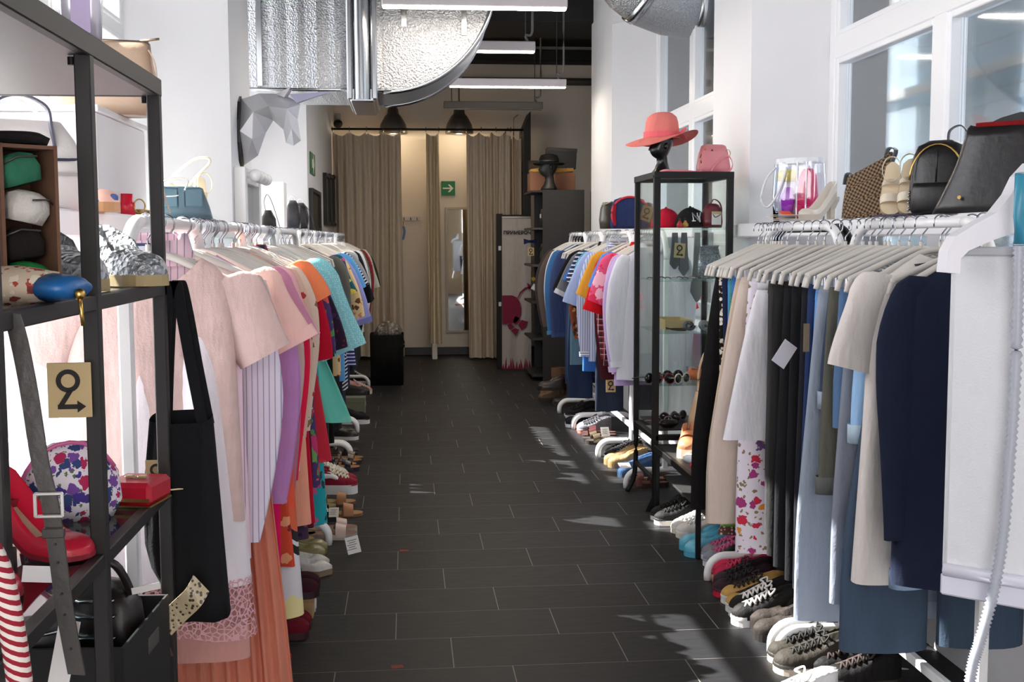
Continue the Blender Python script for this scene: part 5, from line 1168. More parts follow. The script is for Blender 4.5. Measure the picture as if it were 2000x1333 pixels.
x, y, z = cab(1347, 0, 6.15); cap(x, y, z, .25, cloth('#16161a', .05), 'black cap with white interlaced letters on the top glass shelf', True)
x, y, z = cab(1352, 0, 6.36); cap(x, y, z, .0, cloth('#2a2226', .05), 'dark brown cap behind the black lettered cap')
x, y, z = cab(1390, 0, 6.09); o = thing('mini_backpack', 'small burgundy backpack with white price card on the top glass shelf', 'backpack', (x, y, z), .1)
bag_body([(0, .05, .035), (.03, .055, .04), (.09, .05, .036), (.12, .035, .022), (.128, .02, .01)], leather('#6b1722', .45), o, .7)
handle(leather('#5a141c', .4), o, [(-.01, 0, .125), (.0, -.02, .15), (.03, -.03, .13), (.035, -.042, .08), (.0, -.048, .055), (-.015, -.045, .07)], .014)
b = MB(); b.box((.005, -.05, .05), (.052, .002, .07)); b.build('price_card', plain('#e8e3e2', .6), o); b = MB(); b.box((.005, -.052, .078), (.052, .001, .014)); b.build('kraft_strip', KRAFT, o)
for i, (px, y_, lab, c) in enumerate(((1327, 6.06, 'small red glass bottle beside the black cap', '#b32326'), (1338, 6.07, 'small amber glass bottle beside the red bottle', '#b8863a'))):
    x, y, z = cab(px, 0, y_); o = thing('small_bottle', lab, 'bottle', (x, y, z)); b = MB(); b.lathe([(.016, 0), (.017, .02), (.008, .03), (.006, .038)], 14); b.build('flask', plain(c, .2), o); b = MB(); b.lathe([(.007, .038), (.007, .05), (.001, .052)], 10); b.build('stopper', BLACKPL, o)
p = un(1266, 417, y=6.45); two_card(p.x, 6.50, p.z, .085, (0, radians(18), 0), 'kraft arrow-2 card tilted behind the cabinet glass, next to the navy backpack')
p = un(1337, 490, y=6.5); two_card(p.x, 6.62, p.z, .085, (0, radians(4), 0), 'kraft arrow-2 card hanging by the grey neckties behind the cabinet')
# second shelf
def glitter():
    t = NT('glitter_cloth'); v = t.new('ShaderNodeTexVoronoi'); v.inputs['Scale'].default_value = 260; t.link(t.coord(), v.inputs['Vector']); sp = t.new('ShaderNodeSeparateColor'); t.link(v.outputs['Color'], sp.inputs[0])
    t.set(t.mix(sp.outputs[0], '#5d646b', '#b9c0c6'), t.math('ADD', t.math('MULTIPLY', sp.outputs[1], .4), .15), .6); t.bump(sp.outputs[2], .6, .004); return t.m
x, y, z = cab(1388, 1, 6.16); o = thing('clutch_bag', 'glittering silver-grey clutch standing upright on the second glass shelf', 'bag', (x, y, z), .15, None, (radians(-8), 0, .1))
b = MB(); b.loft([supr(.068, .018, 0, 20, .4), supr(.064, .02, .09, 20, .4), supr(.050, .008, .175, 20, .4)]); b.build('body', glitter(), o); b = MB(); b.box((.0, -.016, .175), (.10, .006, .008), .001); b.build('zip', CHROME, o)
r = random.Random(9)
for i in range(9):
    x, y, z = cab(lerp(1270, 1362, i/8), 1, 6.05+.03*(i % 3)); o = thing('hair_clip', 'metal hair clip lying in the row on the second glass shelf', 'hair clip', (x, y, z+.002), r.uniform(-.5, .5), 'metal hair clips on the glass shelf')
    b = MB(); b.tube(spline([(-.018, 0, .003), (-.006, .003, .010), (.008, -.003, .008), (.02, 0, .003)], 4), .0028, 6); b.build('bar', plain(('#8d7a70', '#b9b2ac', '#5f5550')[i % 3], .25, .8), o)
# third shelf
x, y, z = cab(1316, 2, 6.25); o = thing('wooden_tray', 'low pale wooden tray on the third glass shelf', 'tray', (x, y, z)); b = MB(); b.box((0, 0, .006), (.15, .28, .012), .001)
for s in (-1, 1): b.box((s*.072, 0, .03), (.008, .28, .05), .001); b.box((0, s*.136, .03), (.136, .008, .05), .001)
b.build('body', plain('#a89468', .6), o)
for px, lab, c, n in ((1347, 'rolled charcoal tie with a dark end, on the third glass shelf', '#4b4f58', 2), (1378, 'rolled grey speckled belt showing its spiral', '#77797d', 3)):
    x, y, z = cab(px, 2, 6.06); o = thing('rolled_belt', lab, 'belt', (x, y, z+.03)); pts = [((.008+.022*t)*cos(2*pi*n*t), 0, (.008+.022*t)*sin(2*pi*n*t)*.95) for t in [i/60 for i in range(61)]]
    b = MB(); b.strap(pts, .05, .005, (0, 1, 0)); b.build('coil', cloth(c, .2, 60), o)
    if n == 2: b = MB(); b.strap(spline([(-.02, 0, -.026), (-.06, 0, -.026), (-.10, 0, -.02), (-.12, 0, -.012)], 4), .05, .004, (0, 1, 0)); b.build('loose_end', cloth('#2a2b30', .1), o)
x, y, z = cab(1400, 2, 6.2); o = thing('handbag', 'small cream handbag with metal ring on the third glass shelf', 'bag', (x, y, z), .1); bag_body([(0, .05, .03), (.05, .05, .034), (.09, .04, .02), (.098, .03, .01)], leather('#dcd6c4', .4), o, .6)
b = MB(); b.tube([(.03+.02*cos(a), -.035, .055+.02*sin(a)) for a in [2*pi*k/16 for k in range(17)]], .0025, 6); b.build('ring', CHROME, o)
# fourth shelf and bottom: glasses, cases
def sunglasses(x, y, z, rz, c, label):
    o = thing('sunglasses', label, 'sunglasses', (x, y, z), rz)
    for s in (-1, 1):
        b = MB(); b.lathe([(1e-4, -.002), (.024, -.002), (.024, .002), (1e-4, .002)], 18, mtx=Matrix.Translation((s*.032, 0, .024)) @ Matrix.Rotation(pi/2, 4, 'X')); b.build('lens', plain('#1a1416', .1), o)
        b = MB(); b.tube([(s*.056, 0, .03), (s*.062, .05, .026), (s*.056, .11, .012)], .003, 6); b.build('temple', plain(c, .25), o)
    b = MB()
    for s in (-1, 1): b.tube([(s*.032+.026*cos(a), 0, .024+.026*sin(a)) for a in [2*pi*k/20 for k in range(21)]], .0035, 6)
    b.tube([(-.008, 0, .03), (0, -.002, .034), (.008, 0, .03)], .003, 6); b.build('rim', plain(c, .25), o)
for px, k, y_, rz, c, lab in ((1278, 3, 6.1, .5, '#2a2428', 'dark sunglasses nearest the post on the fourth glass shelf'), (1298, 3, 6.05, -.3, '#7d1524', 'red-framed sunglasses on the fourth glass shelf'), (1316, 3, 6.2, .2, '#3a3034', 'brown-lensed sunglasses behind the red ones'), (1335, 3, 6.05, .6, '#cfc6b8', 'white-framed sunglasses on the fourth glass shelf'),
    (1297, 4, 6.10, .2, '#8d5a6a', 'mauve-framed sunglasses on the bottom shelf'), (1312, 4, 6.24, -.4, '#5a4a52', 'grey-framed sunglasses on the bottom shelf'), (1328, 4, 6.3, .5, '#7d7076', 'pale-framed sunglasses at the back of the bottom shelf')):
    x, y, z = cab(px, k, y_); sunglasses(x, y, z, rz, c, lab)
x, y, z = cab(1362, 3, 6.2); o = thing('pouch', 'orange and grey pouch lying on the fourth glass shelf', 'pouch', (x, y, z), .1); bag_body([(0, .05, .03), (.03, .052, .032), (.06, .035, .015), (.066, .02, .006)], cloth('#c9714a', .2, 20), o, .6); b = MB(); b.box((0, -.02, .062), (.06, .004, .006), .001); b.build('zip', CHROME, o)
x, y, z = cab(1308, 4, 6.05); o = thing('glasses_case', 'glossy black boat-shaped glasses case on the bottom shelf', 'case', (x, y-.0, z), 0); b = MB(); b.loft([supr(.03, .02, 0, 20, .7), supr(.055, .03, .02, 20, .7), supr(.058, .032, .032, 20, .7)]); b.build('shell', plain('#131114', .15), o); b = MB(); b.loft([supr(.058, .032, .033, 20, .7), supr(.04, .022, .042, 20, .7)]); b.build('lid', plain('#1b1517', .15), o)
# ---- low bench in front of the cabinet
BX0, BX1, BY0, BY1 = 1.30, 1.70, 5.06, 5.95
o = thing('low_bench', 'low black metal bench carrying the orange clogs, before the glass cabinet', 'bench', ((BX0+BX1)/2, (BY0+BY1)/2, 0)); bx, by = (BX0+BX1)/2, (BY0+BY1)/2
b = MB(); b.box((0, 0, .362), (BX1-BX0, BY1-BY0, .012), .002); b.build('top_plate', plain('#333130', .45, .3), o)
b = MB()
for s in (-1, 1): b.box((s*(BX1-BX0)/2, 0, .352), (.02, BY1-BY0, .034), .002); b.box((0, s*(BY1-BY0)/2, .352), (BX1-BX0, .02, .034), .002)
b.build('apron', BLACKMET, o)
b = MB(); b.box((.02, -.0, .20), (BX1-BX0-.04, BY1-BY0-.02, .01), .001); b.build('lower_plate', plain('#2c2a29', .5), o)
for sx in (-1, 1):
    for sy in (-1, 1): b = MB(); b.box((sx*((BX1-BX0)/2-.008), sy*((BY1-BY0)/2-.012), .18), (.022, .022, .36), .002); b.build('leg', BLACKMET, o)
TERRA = leather('#c07a52', .45)
for i, (px, py) in enumerate(((1338, 866), (1368, 858))):
    p = un(px, py, z=.44); shoe('clog', p.x+.03, p.y+.06, .368, radians(255+i*6), TERRA, ('terracotta leather clog with cream sole, the closer to the aisle', 'terracotta leather clog with cream sole, the one beside the trousers')[i], 'terracotta clogs', typ='clog', sole='#dcc7a8', L=.22, W=.1, H=.10, platform=.02)
p = un(1372, 835, z=.42); o = thing('gift_box', 'maroon gift box with ribbon under the beige handbag', 'box', (1.55, 5.86, .368), .1); b = MB(); b.box((0, 0, .05), (.2, .13, .1), .003); b.build('box', plain('#7c1f38', .5), o); b = MB(); b.strap([(-.03, -.068, .0), (-.02, -.069, .102), (-.0, .068, .104)], .035, .002, (1, 0, 0)); b.build('ribbon', plain('#a51f45', .35), o)
o = thing('handbag', 'beige patent handbag with tall loop handles, on the maroon gift box', 'bag', (1.555, 5.85, .4705), .12); BE = leather('#d3b08a', .15)
bag_body([(0, .105, .05), (.06, .10, .055), (.14, .078, .045), (.19, .065, .03)], BE, o, .5)
b = MB(); b.loft([[( -.07, -.052, .19), (.07, -.052, .19)], [(-.082, -.064, .12), (.082, -.064, .12)], [(-.075, -.066, .07), (.075, -.066, .07)]], False, False, closed=False); b.build('flap', BE, o)
b = MB(); b.tube([(-.07, -.054, .19), (-.083, -.067, .12), (-.073, -.069, .07), (0, -.071, .066), (.073, -.069, .07), (.083, -.067, .12), (.07, -.054, .19)], .003, 6); b.build('piping', plain('#efe0c8', .3), o)
for s in (-1, 1): handle(BE, o, [(-.045, s*.03, .18), (-.042, s*.03, .30), (.0, s*.03, .40), (.045, s*.03, .30), (.05, s*.03, .18)], r=.006)
p = un(1372, 888, z=.40); o = thing('folded_cloth', 'white folded cloth on the bench before the clogs', 'cloth', (p.x, p.y, .368), .2); b = MB(); b.loft([supr(.09, .06, 0, 20, .5), supr(.092, .06, .02, 20, .5), supr(.07, .045, .03, 20, .5)]); b.build('folds', cloth('#d9dbe2', .05), o)
p = un(1375, 903, z=.39); o = thing('wallet', 'hot pink patent wallet lying on the bench', 'wallet', (p.x, p.y-.03, .368), .1); b = MB(); b.box((0, 0, .012), (.14, .06, .024), .006); b.build('body', plain('#e0204a', .2), o); b = MB(); b.box((0, -.031, .013), (.13, .002, .004)); b.build('zip', GOLD, o)
# ================================================================ mannequin heads and hats
def mannequin(x, y, z, rz, label, s=1.0, m=None):
    o = thing('mannequin_head', label, 'mannequin head', (x, y, z), rz); b = MB(); n = 24; rings = []
    # (z, centre along the face direction, half length, half width)
    P = [(0, .0, .085, .088), (.025, .0, .082, .085), (.06, -.005, .060, .062), (.10, -.008, .047, .047), (.135, -.004, .046, .045), (.155, .015, .062, .050), (.175, .018, .078, .056), (.21, .012, .088, .066), (.25, .0, .094, .072), (.29, -.006, .093, .074), (.32, -.008, .080, .066), (.345, -.01, .052, .045), (.355, -.01, .02, .018)]
    for zz, c, a_, w in P:
        r = []
        for k in range(n):
            a = 2*pi*k/n; ca, sa = cos(a), sin(a); f = 1
            ex = 0
            if ca > .6 and .16 < zz < .30:
                g = (ca-.6)/.4
                if abs(zz-.21) < .03: ex = .014*g**4
                if abs(zz-.25) < .01: ex = -.008*g*(abs(sa) > .15)
            r.append(((c+a_*ca*f+ex)*s, w*sa*s, zz*s))
        rings.append(r)
    b.loft(rings); b.build('head', m or plain('#111111', .25), o)
    q = MB(); q.loft([[(.093*s+dx, dy, dz*s) for dx, dy in ((-.01, -.010), (.0, -.006), (.0, .006), (-.01, .010))] if dz > .235 else [(.093*s+dx, dy, dz*s) for dx, dy in ((-.01, -.014), (.014, -.010), (.014, .010), (-.01, .014))] for dz in (.20, .212, .25)], smooth=True); q.build('nose', m or plain('#111111', .25), o)
    for k in (-1, 1):
        q = MB(); q.ball((.0, k*.069*s, .235*s), .018*s, 8, 1.5); q.build('ear', m or plain('#111111', .25), o)
    return o
p = un(1292, 335, y=6.25); HX, HY = p.x, 6.25
mannequin(HX, HY, CZT+.012, radians(195), 'glossy black mannequin head under the coral sun hat', .66)
CORAL = cloth('#e58078', .07, 60, .8)
o = thing('sun_hat', 'coral wide-brimmed straw hat with ribbon bow on the mannequin head', 'hat', (HX+.0, HY, CZT+.012+.185))
b = MB(); n = 48; rings = []
for r_, zf in ((.092, .0), (.13, -.004), (.16, -.010), (.185, -.016), (.19, -.019)):
    rings.append([(r_*1.03*cos(2*pi*k/n), r_*sin(2*pi*k/n), .015+zf+(r_-.09)*(.32*cos(2*pi*k/n+.25)+.22*cos(4*pi*k/n+1.2))) for k in range(n)])
b.loft(rings, False, False); rings2 = [[(x_, y_, z_+.003) for x_, y_, z_ in r_] for r_ in rings]; b.loft(rings2, False, False); b.build('brim', CORAL, o)
b = MB(); rings = [[(w*(1.02)*cos(2*pi*k/n), w*.95*sin(2*pi*k/n), z_-.012*(1-abs(sin(2*pi*k/n)))*(1 if z_ > .12 else 0)) for k in range(n)] for w, z_ in ((.096, .012), (.092, .05), (.086, .10), (.078, .135), (.06, .150), (.03, .150), (.005, .147))]
b.loft(rings, False, True); b.build('crown', CORAL, o)
b = MB(); b.strap([(.0955*1.03*cos(a), .0955*.97*sin(a), .032) for a in [2*pi*k/40 for k in range(41)]], .03, .004, (0, 0, 1)); b.build('ribbon', cloth('#ea6f78', .05), o)
b = MB(); 
for s in (-1, 1): b.strap(spline([(.085, -.055, .035), (.10, -.06, .035+s*.02), (.115, -.07, .035+s*.03), (.10, -.068, .036+s*.008), (.085, -.055, .035)], 4), .012, .003, (.5, -.8, 0))
b.build('bow', cloth('#ea6f78', .05), o)
p = un(1393, 330, y=6.2); PK = leather('#dd868c', .35)
o = thing('crossbody_bag', 'pink structured crossbody bag with long strap, on the cabinet beside the head', 'bag', (p.x, 6.2, CZT+.012), .12)
bag_body([(0, .088, .04), (.04, .092, .042), (.12, .078, .036), (.155, .066, .026), (.163, .05, .014)], PK, o, .45)
b = MB(); b.strap(spline([(-.07, -.01, .12), (-.095, -.04, .06), (-.10, -.06, .015), (-.2, -.08, .008), (-.28, -.05, .02), (-.30, 0, .012), (-.2, .0, .022), (-.12, -.05, .012), (0, -.065, .004), (.07, -.06, .02), (.09, -.05, .06), (.06, -.05, .10), (0, -.05, .06), (-.03, -.05, .02)], 7), .012, .003, (0, .5, 1)); b.build('strap', PK, o)
b = MB(); b.ball((-.06, -.03, .135), .006, 6); b.build('rivet', GOLD, o); b = MB(); b.tube([(.07+.015*cos(a), -.03, .115+.02*sin(a)) for a in [2*pi*k/12 for k in range(13)]], .002, 6); b.build('clasp', GOLD, o); b = MB(); b.tube([(-.07, -.02, .12), (-.085, -.025, .09), (-.08, -.03, .06)], .0035, 6); b.build('chain_link', plain('#b9a070', .25, 1), o)
b = MB(); b.prism([(-.03, .125), (-.022, .137), (-.014, .125)], -.036, -.033, 1); b.build('logo_plate', plain('#5a3036', .4), o)
# bags by the second window
p = un(1228, 450, y=8.0); o = thing('backpack', 'navy and red school backpack standing behind the far clothes rails', 'backpack', (un(1228, 450, y=8.0).x, 8.0, 1.525), .0)
bag_body([(0, .125, .06), (.03, .13, .07), (.15, .125, .065), (.20, .10, .05), (.215, .06, .03)], cloth('#27335c', .08), o, .5)
b = MB(); b.tube([(-.13*cos(radians(a))*1.0, -.05, .10+.118*sin(radians(a))) for a in range(-50, 181, 12)], .008, 8); b.build('red_piping', plain('#c01f34', .5), o)
b = MB(); b.strap([(-.11, -.064, .02), (-.115, -.066, .1), (-.11, -.06, .17)], .02, .004, (1, 0, 0)); b.build('red_panel', cloth('#8d1a2c', .05), o)
for i, (px, lab) in enumerate(((1190, 'olive grey leather bag beside the red-edged backpack, on its aisle end'), (1262, 'olive grey bag with upright zip between backpack and cabinet'))):
    q = un(px, 450, y=8.05+.1*i); o = thing('leather_bag', lab, 'bag', (q.x, 8.08+.1*i, 1.525), .3); bag_body([(0, .055, .05), (.06, .062, .055), (.14, .055, .045), (.185, .04, .03)], leather('#4f4c42', .3), o, .55); b = MB(); b.tube([(-.045, -.04, .17), (0, -.045, .188), (.045, -.04, .17)], .004, 6); b.build('zip', plain('#c9c4b8', .3, .8), o)
# ================================================================ garment steamer
ST_Y = 2.2; p0 = un(1862, 700, y=ST_Y); zt = un(1862, 497, y=ST_Y).z; zb = un(1840, 1140, y=ST_Y).z
o = thing('garment_steamer', 'white garment steamer with ironing board panel and ribbed hose', 'steamer', (p0.x, ST_Y, 0)); ang = radians(-44); D = Vector((cos(ang), sin(ang), 0))
def SP(u, z, v=0): return (D.x*u-D.y*v*0-v*sin(-ang)*-1*0+D.x*0, D.y*u-v, z)
ox = Vector((0, 0, 0))
BW = .40
b = MB(); b.prism([(0, 0), (D.x*BW, D.y*BW), (D.x*BW, D.y*BW+.02), (.0, .02)], zb+.03, zt, 2); b.build('board', cloth('#d9dbde', .04), o)
b = MB(); b.tube([(-.008, -.004, zb+.03), (D.x*BW, D.y*BW-.004, zb+.03)], .013, 10); b.box((0, 0, 0), (BW+.02, .02, .045), .004, Matrix.Translation((D.x*BW/2, D.y*BW/2, zb+.0)) @ Matrix.Rotation(ang, 4, 'Z')); b.build('bottom_bar', plain('#d8d8e4', .4), o)
b = MB(); b.box((0, 0, 0), (BW, .016, .018), .003, Matrix.Translation((D.x*BW/2, D.y*BW/2, zt+.006)) @ Matrix.Rotation(ang, 4, 'Z')); b.build('top_clip_bar', plain('#b4b6bc', .4), o)
b = MB()
for k in range(9): b.box((0, 0, 0), (.006, .003, .012), 0, Matrix.Translation((D.x*(.16+.011*k), D.y*(.16+.011*k)-.016, zb+.002)) @ Matrix.Rotation(ang, 4, 'Z'))
b.build('name_strip', plain('#3c3f46', .5), o)
# hanger-shaped arm across the top
sc = ST_Y/F_PX
def A(px, py, y=ST_Y-.03): q = un(px, py, y=y); return (q.x-p0.x, y-ST_Y, q.z)
outer = [(2010, 318), (1985, 345), (1968, 380), (1940, 415), (1895, 440), (1860, 462), (1845, 490), (1840, 532), (1868, 535), (1870, 505), (1885, 490), (1930, 470), (1975, 455), (2010, 450)]
q = [A(*t) for t in outer]; b = MB(); b.prism([(t[0], t[2]) for t in q], -.045, -.005, 1); b.build('hanger_arm', plain('#eceaf0', .3), o)
b = MB(); g = [A(1990, 480, 2.08), A(1992, 425, 2.08), A(2000, 340, 2.06)]; b.tube(g, [.011, .012, .016], 12); b.build('steam_nozzle', plain('#3d8da8', .35), o)
b = MB(); hp = [un(a, c, y=2.08) for a, c in ((1990, 475), (1988, 600), (1982, 760), (1972, 900), (1960, 1040), (1942, 1150), (1918, 1240), (1900, 1300), (1890, 1370))]
hp = spline([(t.x-p0.x, t.y-ST_Y, t.z) for t in hp], 22); b.tube(hp, [.0105+(.0014 if i % 2 else -.0028) for i in range(len(hp))], 10); b.build('hose', plain('#a7abb5', .35), o)
b = MB(); b.cyl((D.x*.34, D.y*.34-.03, .0), (D.x*.34, D.y*.34-.03, 1.62), .014, 12); b.lathe([(.17, 0), (.17, .02), (.10, .10), (.05, .12)], 24, (D.x*.34, D.y*.34-.03, 0)); b.build('pole', plain('#dfdfe3', .3), o)
# ================================================================ on the black shelf
SILV = FOIL
def mm(px, py, y): return un(px, py, y=y)
for i, (px, y_, lab) in enumerate(((140, 1.98, 'crinkled silver espadrille with rope sole, the one between the posts'), (262, 2.20, 'crinkled silver espadrille with rope sole, the one by the far post'))):
    p = mm(px, 560, y_); shoe('espadrille', p.x-.02, y_, ZM+.001, radians(-40), SILV, lab, 'silver espadrilles', typ='slipon', sole='#a8946a', lining='#cfc4a6', L=.2, W=.085, H=.092, sole_h=.02)
p = mm(70, 580, 1.62); o = thing('patterned_pouch', 'woven pouch with rust and cream pattern and blue tasselled zip end', 'pouch', (p.x-.02, 1.62, ZM), -.3)
b = MB(); b.loft([[(x_, d*cos(a), .022+h*sin(a)) for a in [2*pi*k/16 for k in range(16)]] for x_, d, h in ((-.1, .03, .012), (-.06, .05, .026), (0, .052, .028), (.05, .045, .02))]); b.build('body', floral('#c9b7a0', ['#a8483c', '#7d3a38', '#d8cdb8'], 34, .5), o)
b = MB(); b.loft([[(x_, d*cos(a), .02+h*sin(a)) for a in [2*pi*k/16 for k in range(16)]] for x_, d, h in ((.05, .046, .02), (.08, .04, .016), (.09, .03, .010))]); b.build('blue_end', plain('#1f5f9c', .4), o)
b = MB(); b.ball((.095, -.01, .012), .008, 6); b.tube([(.095, -.01, .01), (.10, -.012, -.03)], .003, 6); b.build('zip_pull', GOLD, o)
# cardboard box on end with bags inside
zz0 = ZM; zz1 = mm(60, 283, 1.66).z; bxx = mm(26, 420, 1.66).x
o = thing('cardboard_box', 'brown cardboard box standing on end, stuffed with small bags', 'box', (bxx, 1.68, ZM), radians(-48))
h = zz1-zz0; CB = plain('#694a37', .8); b = MB(); b.box((-.038, 0, h/2), (.005, .076, h)); b.box((0, -.038, h/2), (.08, .005, h)); b.box((0, .038, h/2), (.08, .005, h)); b.box((0, 0, h-.003), (.08, .08, .005)); b.box((0, 0, .003), (.08, .08, .005)); b.build('carton', CB, o)
for i, (zf, c, lab) in enumerate(((.02, '#1f7a3a', 'green pouch at the bottom of the standing cardboard box'), (.24, '#1a1614', 'black furry purse inside the standing cardboard box'), (.48, '#c9c4bc', 'pale grey purse inside the standing cardboard box'), (.72, '#2f6b52', 'dark green purse at the top of the standing cardboard box'))):
    q = thing('small_purse', lab, 'purse', (bxx+.010, 1.668, ZM+.006+h*zf), radians(-48)); q.scale = (.74, .74, .9); bag_body([(0, .030, .036), (.02, .040, .042), (.04, .036, .036), (.048, .018, .018)], cloth(c, .3, 40), q, .8); bb = MB(); bb.tube([(.036, -.034, .034), (.042, 0, .040), (.036, .034, .034)], .0016, 6); bb.build('zip', plain('#4d4a44', .4, .6), q); q.rotation_euler = (radians((-14, 10, -8, 16)[i]), radians((6, -12, 9, -5)[i]), radians(-48+(20, -15, 30, -10)[i]))
o = thing('flatcap', 'black folded beret lying on the standing cardboard box', 'flatcap', (bxx, 1.68, zz1+.002)); o.scale = (.8, .8, .8); bag_body([(0, .05, .05), (.012, .055, .055), (.02, .04, .04)], cloth('#1c1718', .1), o, .8); b = MB(); b.strap([(-.04, -.052, .004), (0, -.062, .006), (.04, -.052, .004)], .012, .003, (0, 1, 0)); b.build('peak', cloth('#141112', .1), o)  # a folded flat cap with a small peak
# red pumps with wooden look heels
RED = leather('#c8203a', .25, 40)
for i, (px, y_, lab) in enumerate(((155, 1.66, 'red suede pointed pump with tan lining, beside the belt'), (190, 1.86, 'red suede pointed pump, the one behind touching the red wallet'))):
    p = mm(px-55, 1030, y_); shoe('pump', SX-.155+.045*i, y_-.02, ZL+.002, radians(-34), RED, lab, 'red pumps', typ='pump', toe='round', sole='#8a1024', lining='#c9ae90', L=.215, W=.076, H=.075, heel=.07, sole_h=.008)
p = mm(180, 970, 1.98); o = thing('cosmetic_pouch', 'white cosmetic pouch with purple and pink flowers', 'pouch', (SX-.12, 2.06, ZL), .3)
FP = floral('#e9e2ea', ['#4b3b8a', '#b5305c', '#7a4f9c', '#3c4a7c'], 30, .55, '#5c7a4a', 2.)
bag_body([(0, .07, .03), (.03, .085, .042), (.08, .08, .038), (.12, .055, .026), (.135, .03, .012)], FP, o, .8)
b = MB(); b.tube([(.083*cos(radians(a)), -.03, .045+.095*sin(radians(a))) for a in range(30, 181, 15)], .004, 6); b.build('pink_zip', plain('#d36a9a', .4), o)
p = mm(270, 975, 2.16); o = thing('wallet', 'red leather wallet with gold bow plate on the lower shelf', 'wallet', (p.x-.005, 2.18, ZL+.002), -.2); b = MB(); b.box((0, 0, .022), (.092, .1, .042), .008); b.build('body', leather('#b5142c', .3), o); b = MB(); b.box((.0, -.0505, .012), (.088, .003, .006)); b.box((0, 0, .0), (.09, .098, .003)); b.build('zip', GOLD, o); b = MB(); b.box((.0, -.005, .046), (.02, .008, .004), .001); b.box((-.012, -.005, .047), (.016, .014, .005), .002); b.box((.012, -.005, .047), (.016, .014, .005), .002); b.build('bow_plate', plain('#d9c79a', .3, .7), o)
p = mm(322, 982, 2.22); card('price_tag', p.x, 2.25, ZL+.006, .05, .04, (radians(80), 0, .4), '#cdbb92', 'kraft tag sticking out from under the red wallet')
o = thing('silk_scarf', 'crumpled emerald silk scarf with flowers on the lower shelf', 'scarf', (SX-.25, 1.72, ZL), 0); r = random.Random(3); b = MB()
b.loft([[(lerp(.07, .03, i/5)*(1+.25*sin(3*a+i))*cos(a), lerp(.09, .04, i/5)*(1+.2*cos(4*a-i))*sin(a), .018*i+.006*sin(5*a+i)) for a in [2*pi*k/24 for k in range(24)]] for i in range(6)]); b.build('folds', floral('#10705c', ['#1c9a80', '#e2d9c8', '#c04a5a', '#0a4a40'], 26, .5), o)
p = mm(168, 1122, 1.84); card('price_tag', SX-.03, 1.60, mm(168, 1120, 1.60).z, .052, .022, (radians(-12), radians(6), .15), '#dcd8d8', 'white printed price strip on the lower shelf edge', txt=False)
# belt hanging from the shelf rail
BELT = leather('#3d3936', .35); bp = [mm(a, c, 1.44) for a, c in ((22, 612), (36, 660), (56, 760), (78, 900), (98, 985), (112, 1080), (128, 1200), (150, 1318))]
o = thing('leather_belt', 'dark grey leather belt with square buckle hanging from the shelf rail', 'belt', (bp[0].x, 1.44, bp[0].z)); L0 = Vector((bp[0].x, 1.44, bp[0].z))
b = MB(); P = spline([q-L0 for q in bp], 6); b.strap(P, .021, .004, (1, 0, -.12)); b.build('strap', BELT, o)
b = MB(); c = Vector(bp[4]-L0); 
for dx, dz, w, hh in ((0, .014, .034, .004), (0, -.014, .034, .004), (-.016, 0, .004, .03), (.016, 0, .004, .03)): b.box((c.x+dx, -.006, c.z+dz), (w, .004, hh), .001)
b.build('buckle', plain('#d9d4d0', .25, .6), o)
b = MB(); b.box((c.x+.004, -.004, c.z-.035), (.026, .008, .012), .001); b.build('keeper', BELT, o)
b = MB()
for k in range(5): q = P[int(len(P)*(.68+.06*k))]; b.cyl((q.x, -.001, q.z), (q.x, -.005, q.z), .0016, 8)
b.build('holes', BLACKPL, o)
q = mm(120, 1285, 1.46); card('price_tag', q.x, 1.47, q.z, .026, .09, (0, radians(12), 0), '#d8d4d2', 'long white price label behind the hanging belt end')
# striped cord in the bottom corner
o = thing('striped_bag_handle', 'red and white striped fabric strap in the bottom corner', 'strap', (mm(10, 1150, 1.3).x, 1.3, mm(10, 1150, 1.3).z))
pp = [mm(a, c, 1.3)-Vector(o.location) for a, c in ((-30, 1060), (0, 1120), (22, 1220), (38, 1330), (45, 1420))]; b = MB(); b.tube(spline(pp, 6), .014, 12); b.build('strap', stripes('#d8cfc8', '#8d2230', 90, .5, 2, .5), o)
# lower storage box with bags
o = thing('storage_box', 'black fabric storage box with cut-out handle on the bottom shelf', 'box', (SX-.16, 2.12, ZB+.002), -.05)
b = MB()
for s in (-1, 1): b.box((s*.15, 0, .10), (.006, .3, .2), .001); b.box((0, s*.147, .10), (.3, .006, .2), .001)
b.box((0, 0, .003), (.3, .3, .006)); b.build('walls', plain('#161414', .7), o); b = MB(); b.box((.154, .03, .15), (.002, .07, .03), .001); b.build('handle_slot', plain('#4a4644', .6), o)
for i, (dx, dy, c, lab, rz) in enumerate(((-.06, -.05, '#17161a', 'black handbag with silver zips in the storage box', .2), (.05, .06, '#221a18', 'dark brown bag with curved handle in the storage box', -.4))):
    q = thing('handbag', lab, 'bag', (SX-.16+dx, 2.12+dy, ZB+.05), rz); bag_body([(0, .08, .04), (.08, .09, .05), (.17, .08, .042), (.21, .05, .02)], leather(c, .35), q, .6)
    b = MB()
    for zz in (.12, .16, .19): b.tube([(-.07, -.052, zz), (0, -.056, zz-.008), (.07, -.050, zz)], .003, 6)
    b.build('zip', CHROME, q); handle(leather(c, .35), q, [(-.06, 0, .19), (-.05, -.03, .25), (.0, -.05, .27), (.06, -.03, .25), (.07, 0, .19)], r=.008)
def snake():
    t = NT('snakeskin'); v = t.new('ShaderNodeTexVoronoi'); v.inputs['Scale'].default_value = 120; t.link(t.coord(), v.inputs['Vector']); n = t.noise(22, 3)
    t.set(t.mix(t.math('LESS_THAN', t.math('ADD', v.outputs[0], t.math('MULTIPLY', n, .6)), .62), '#b9a888', '#3c3428'), .4); t.bump(v.outputs[0], .4, .003); return t.m
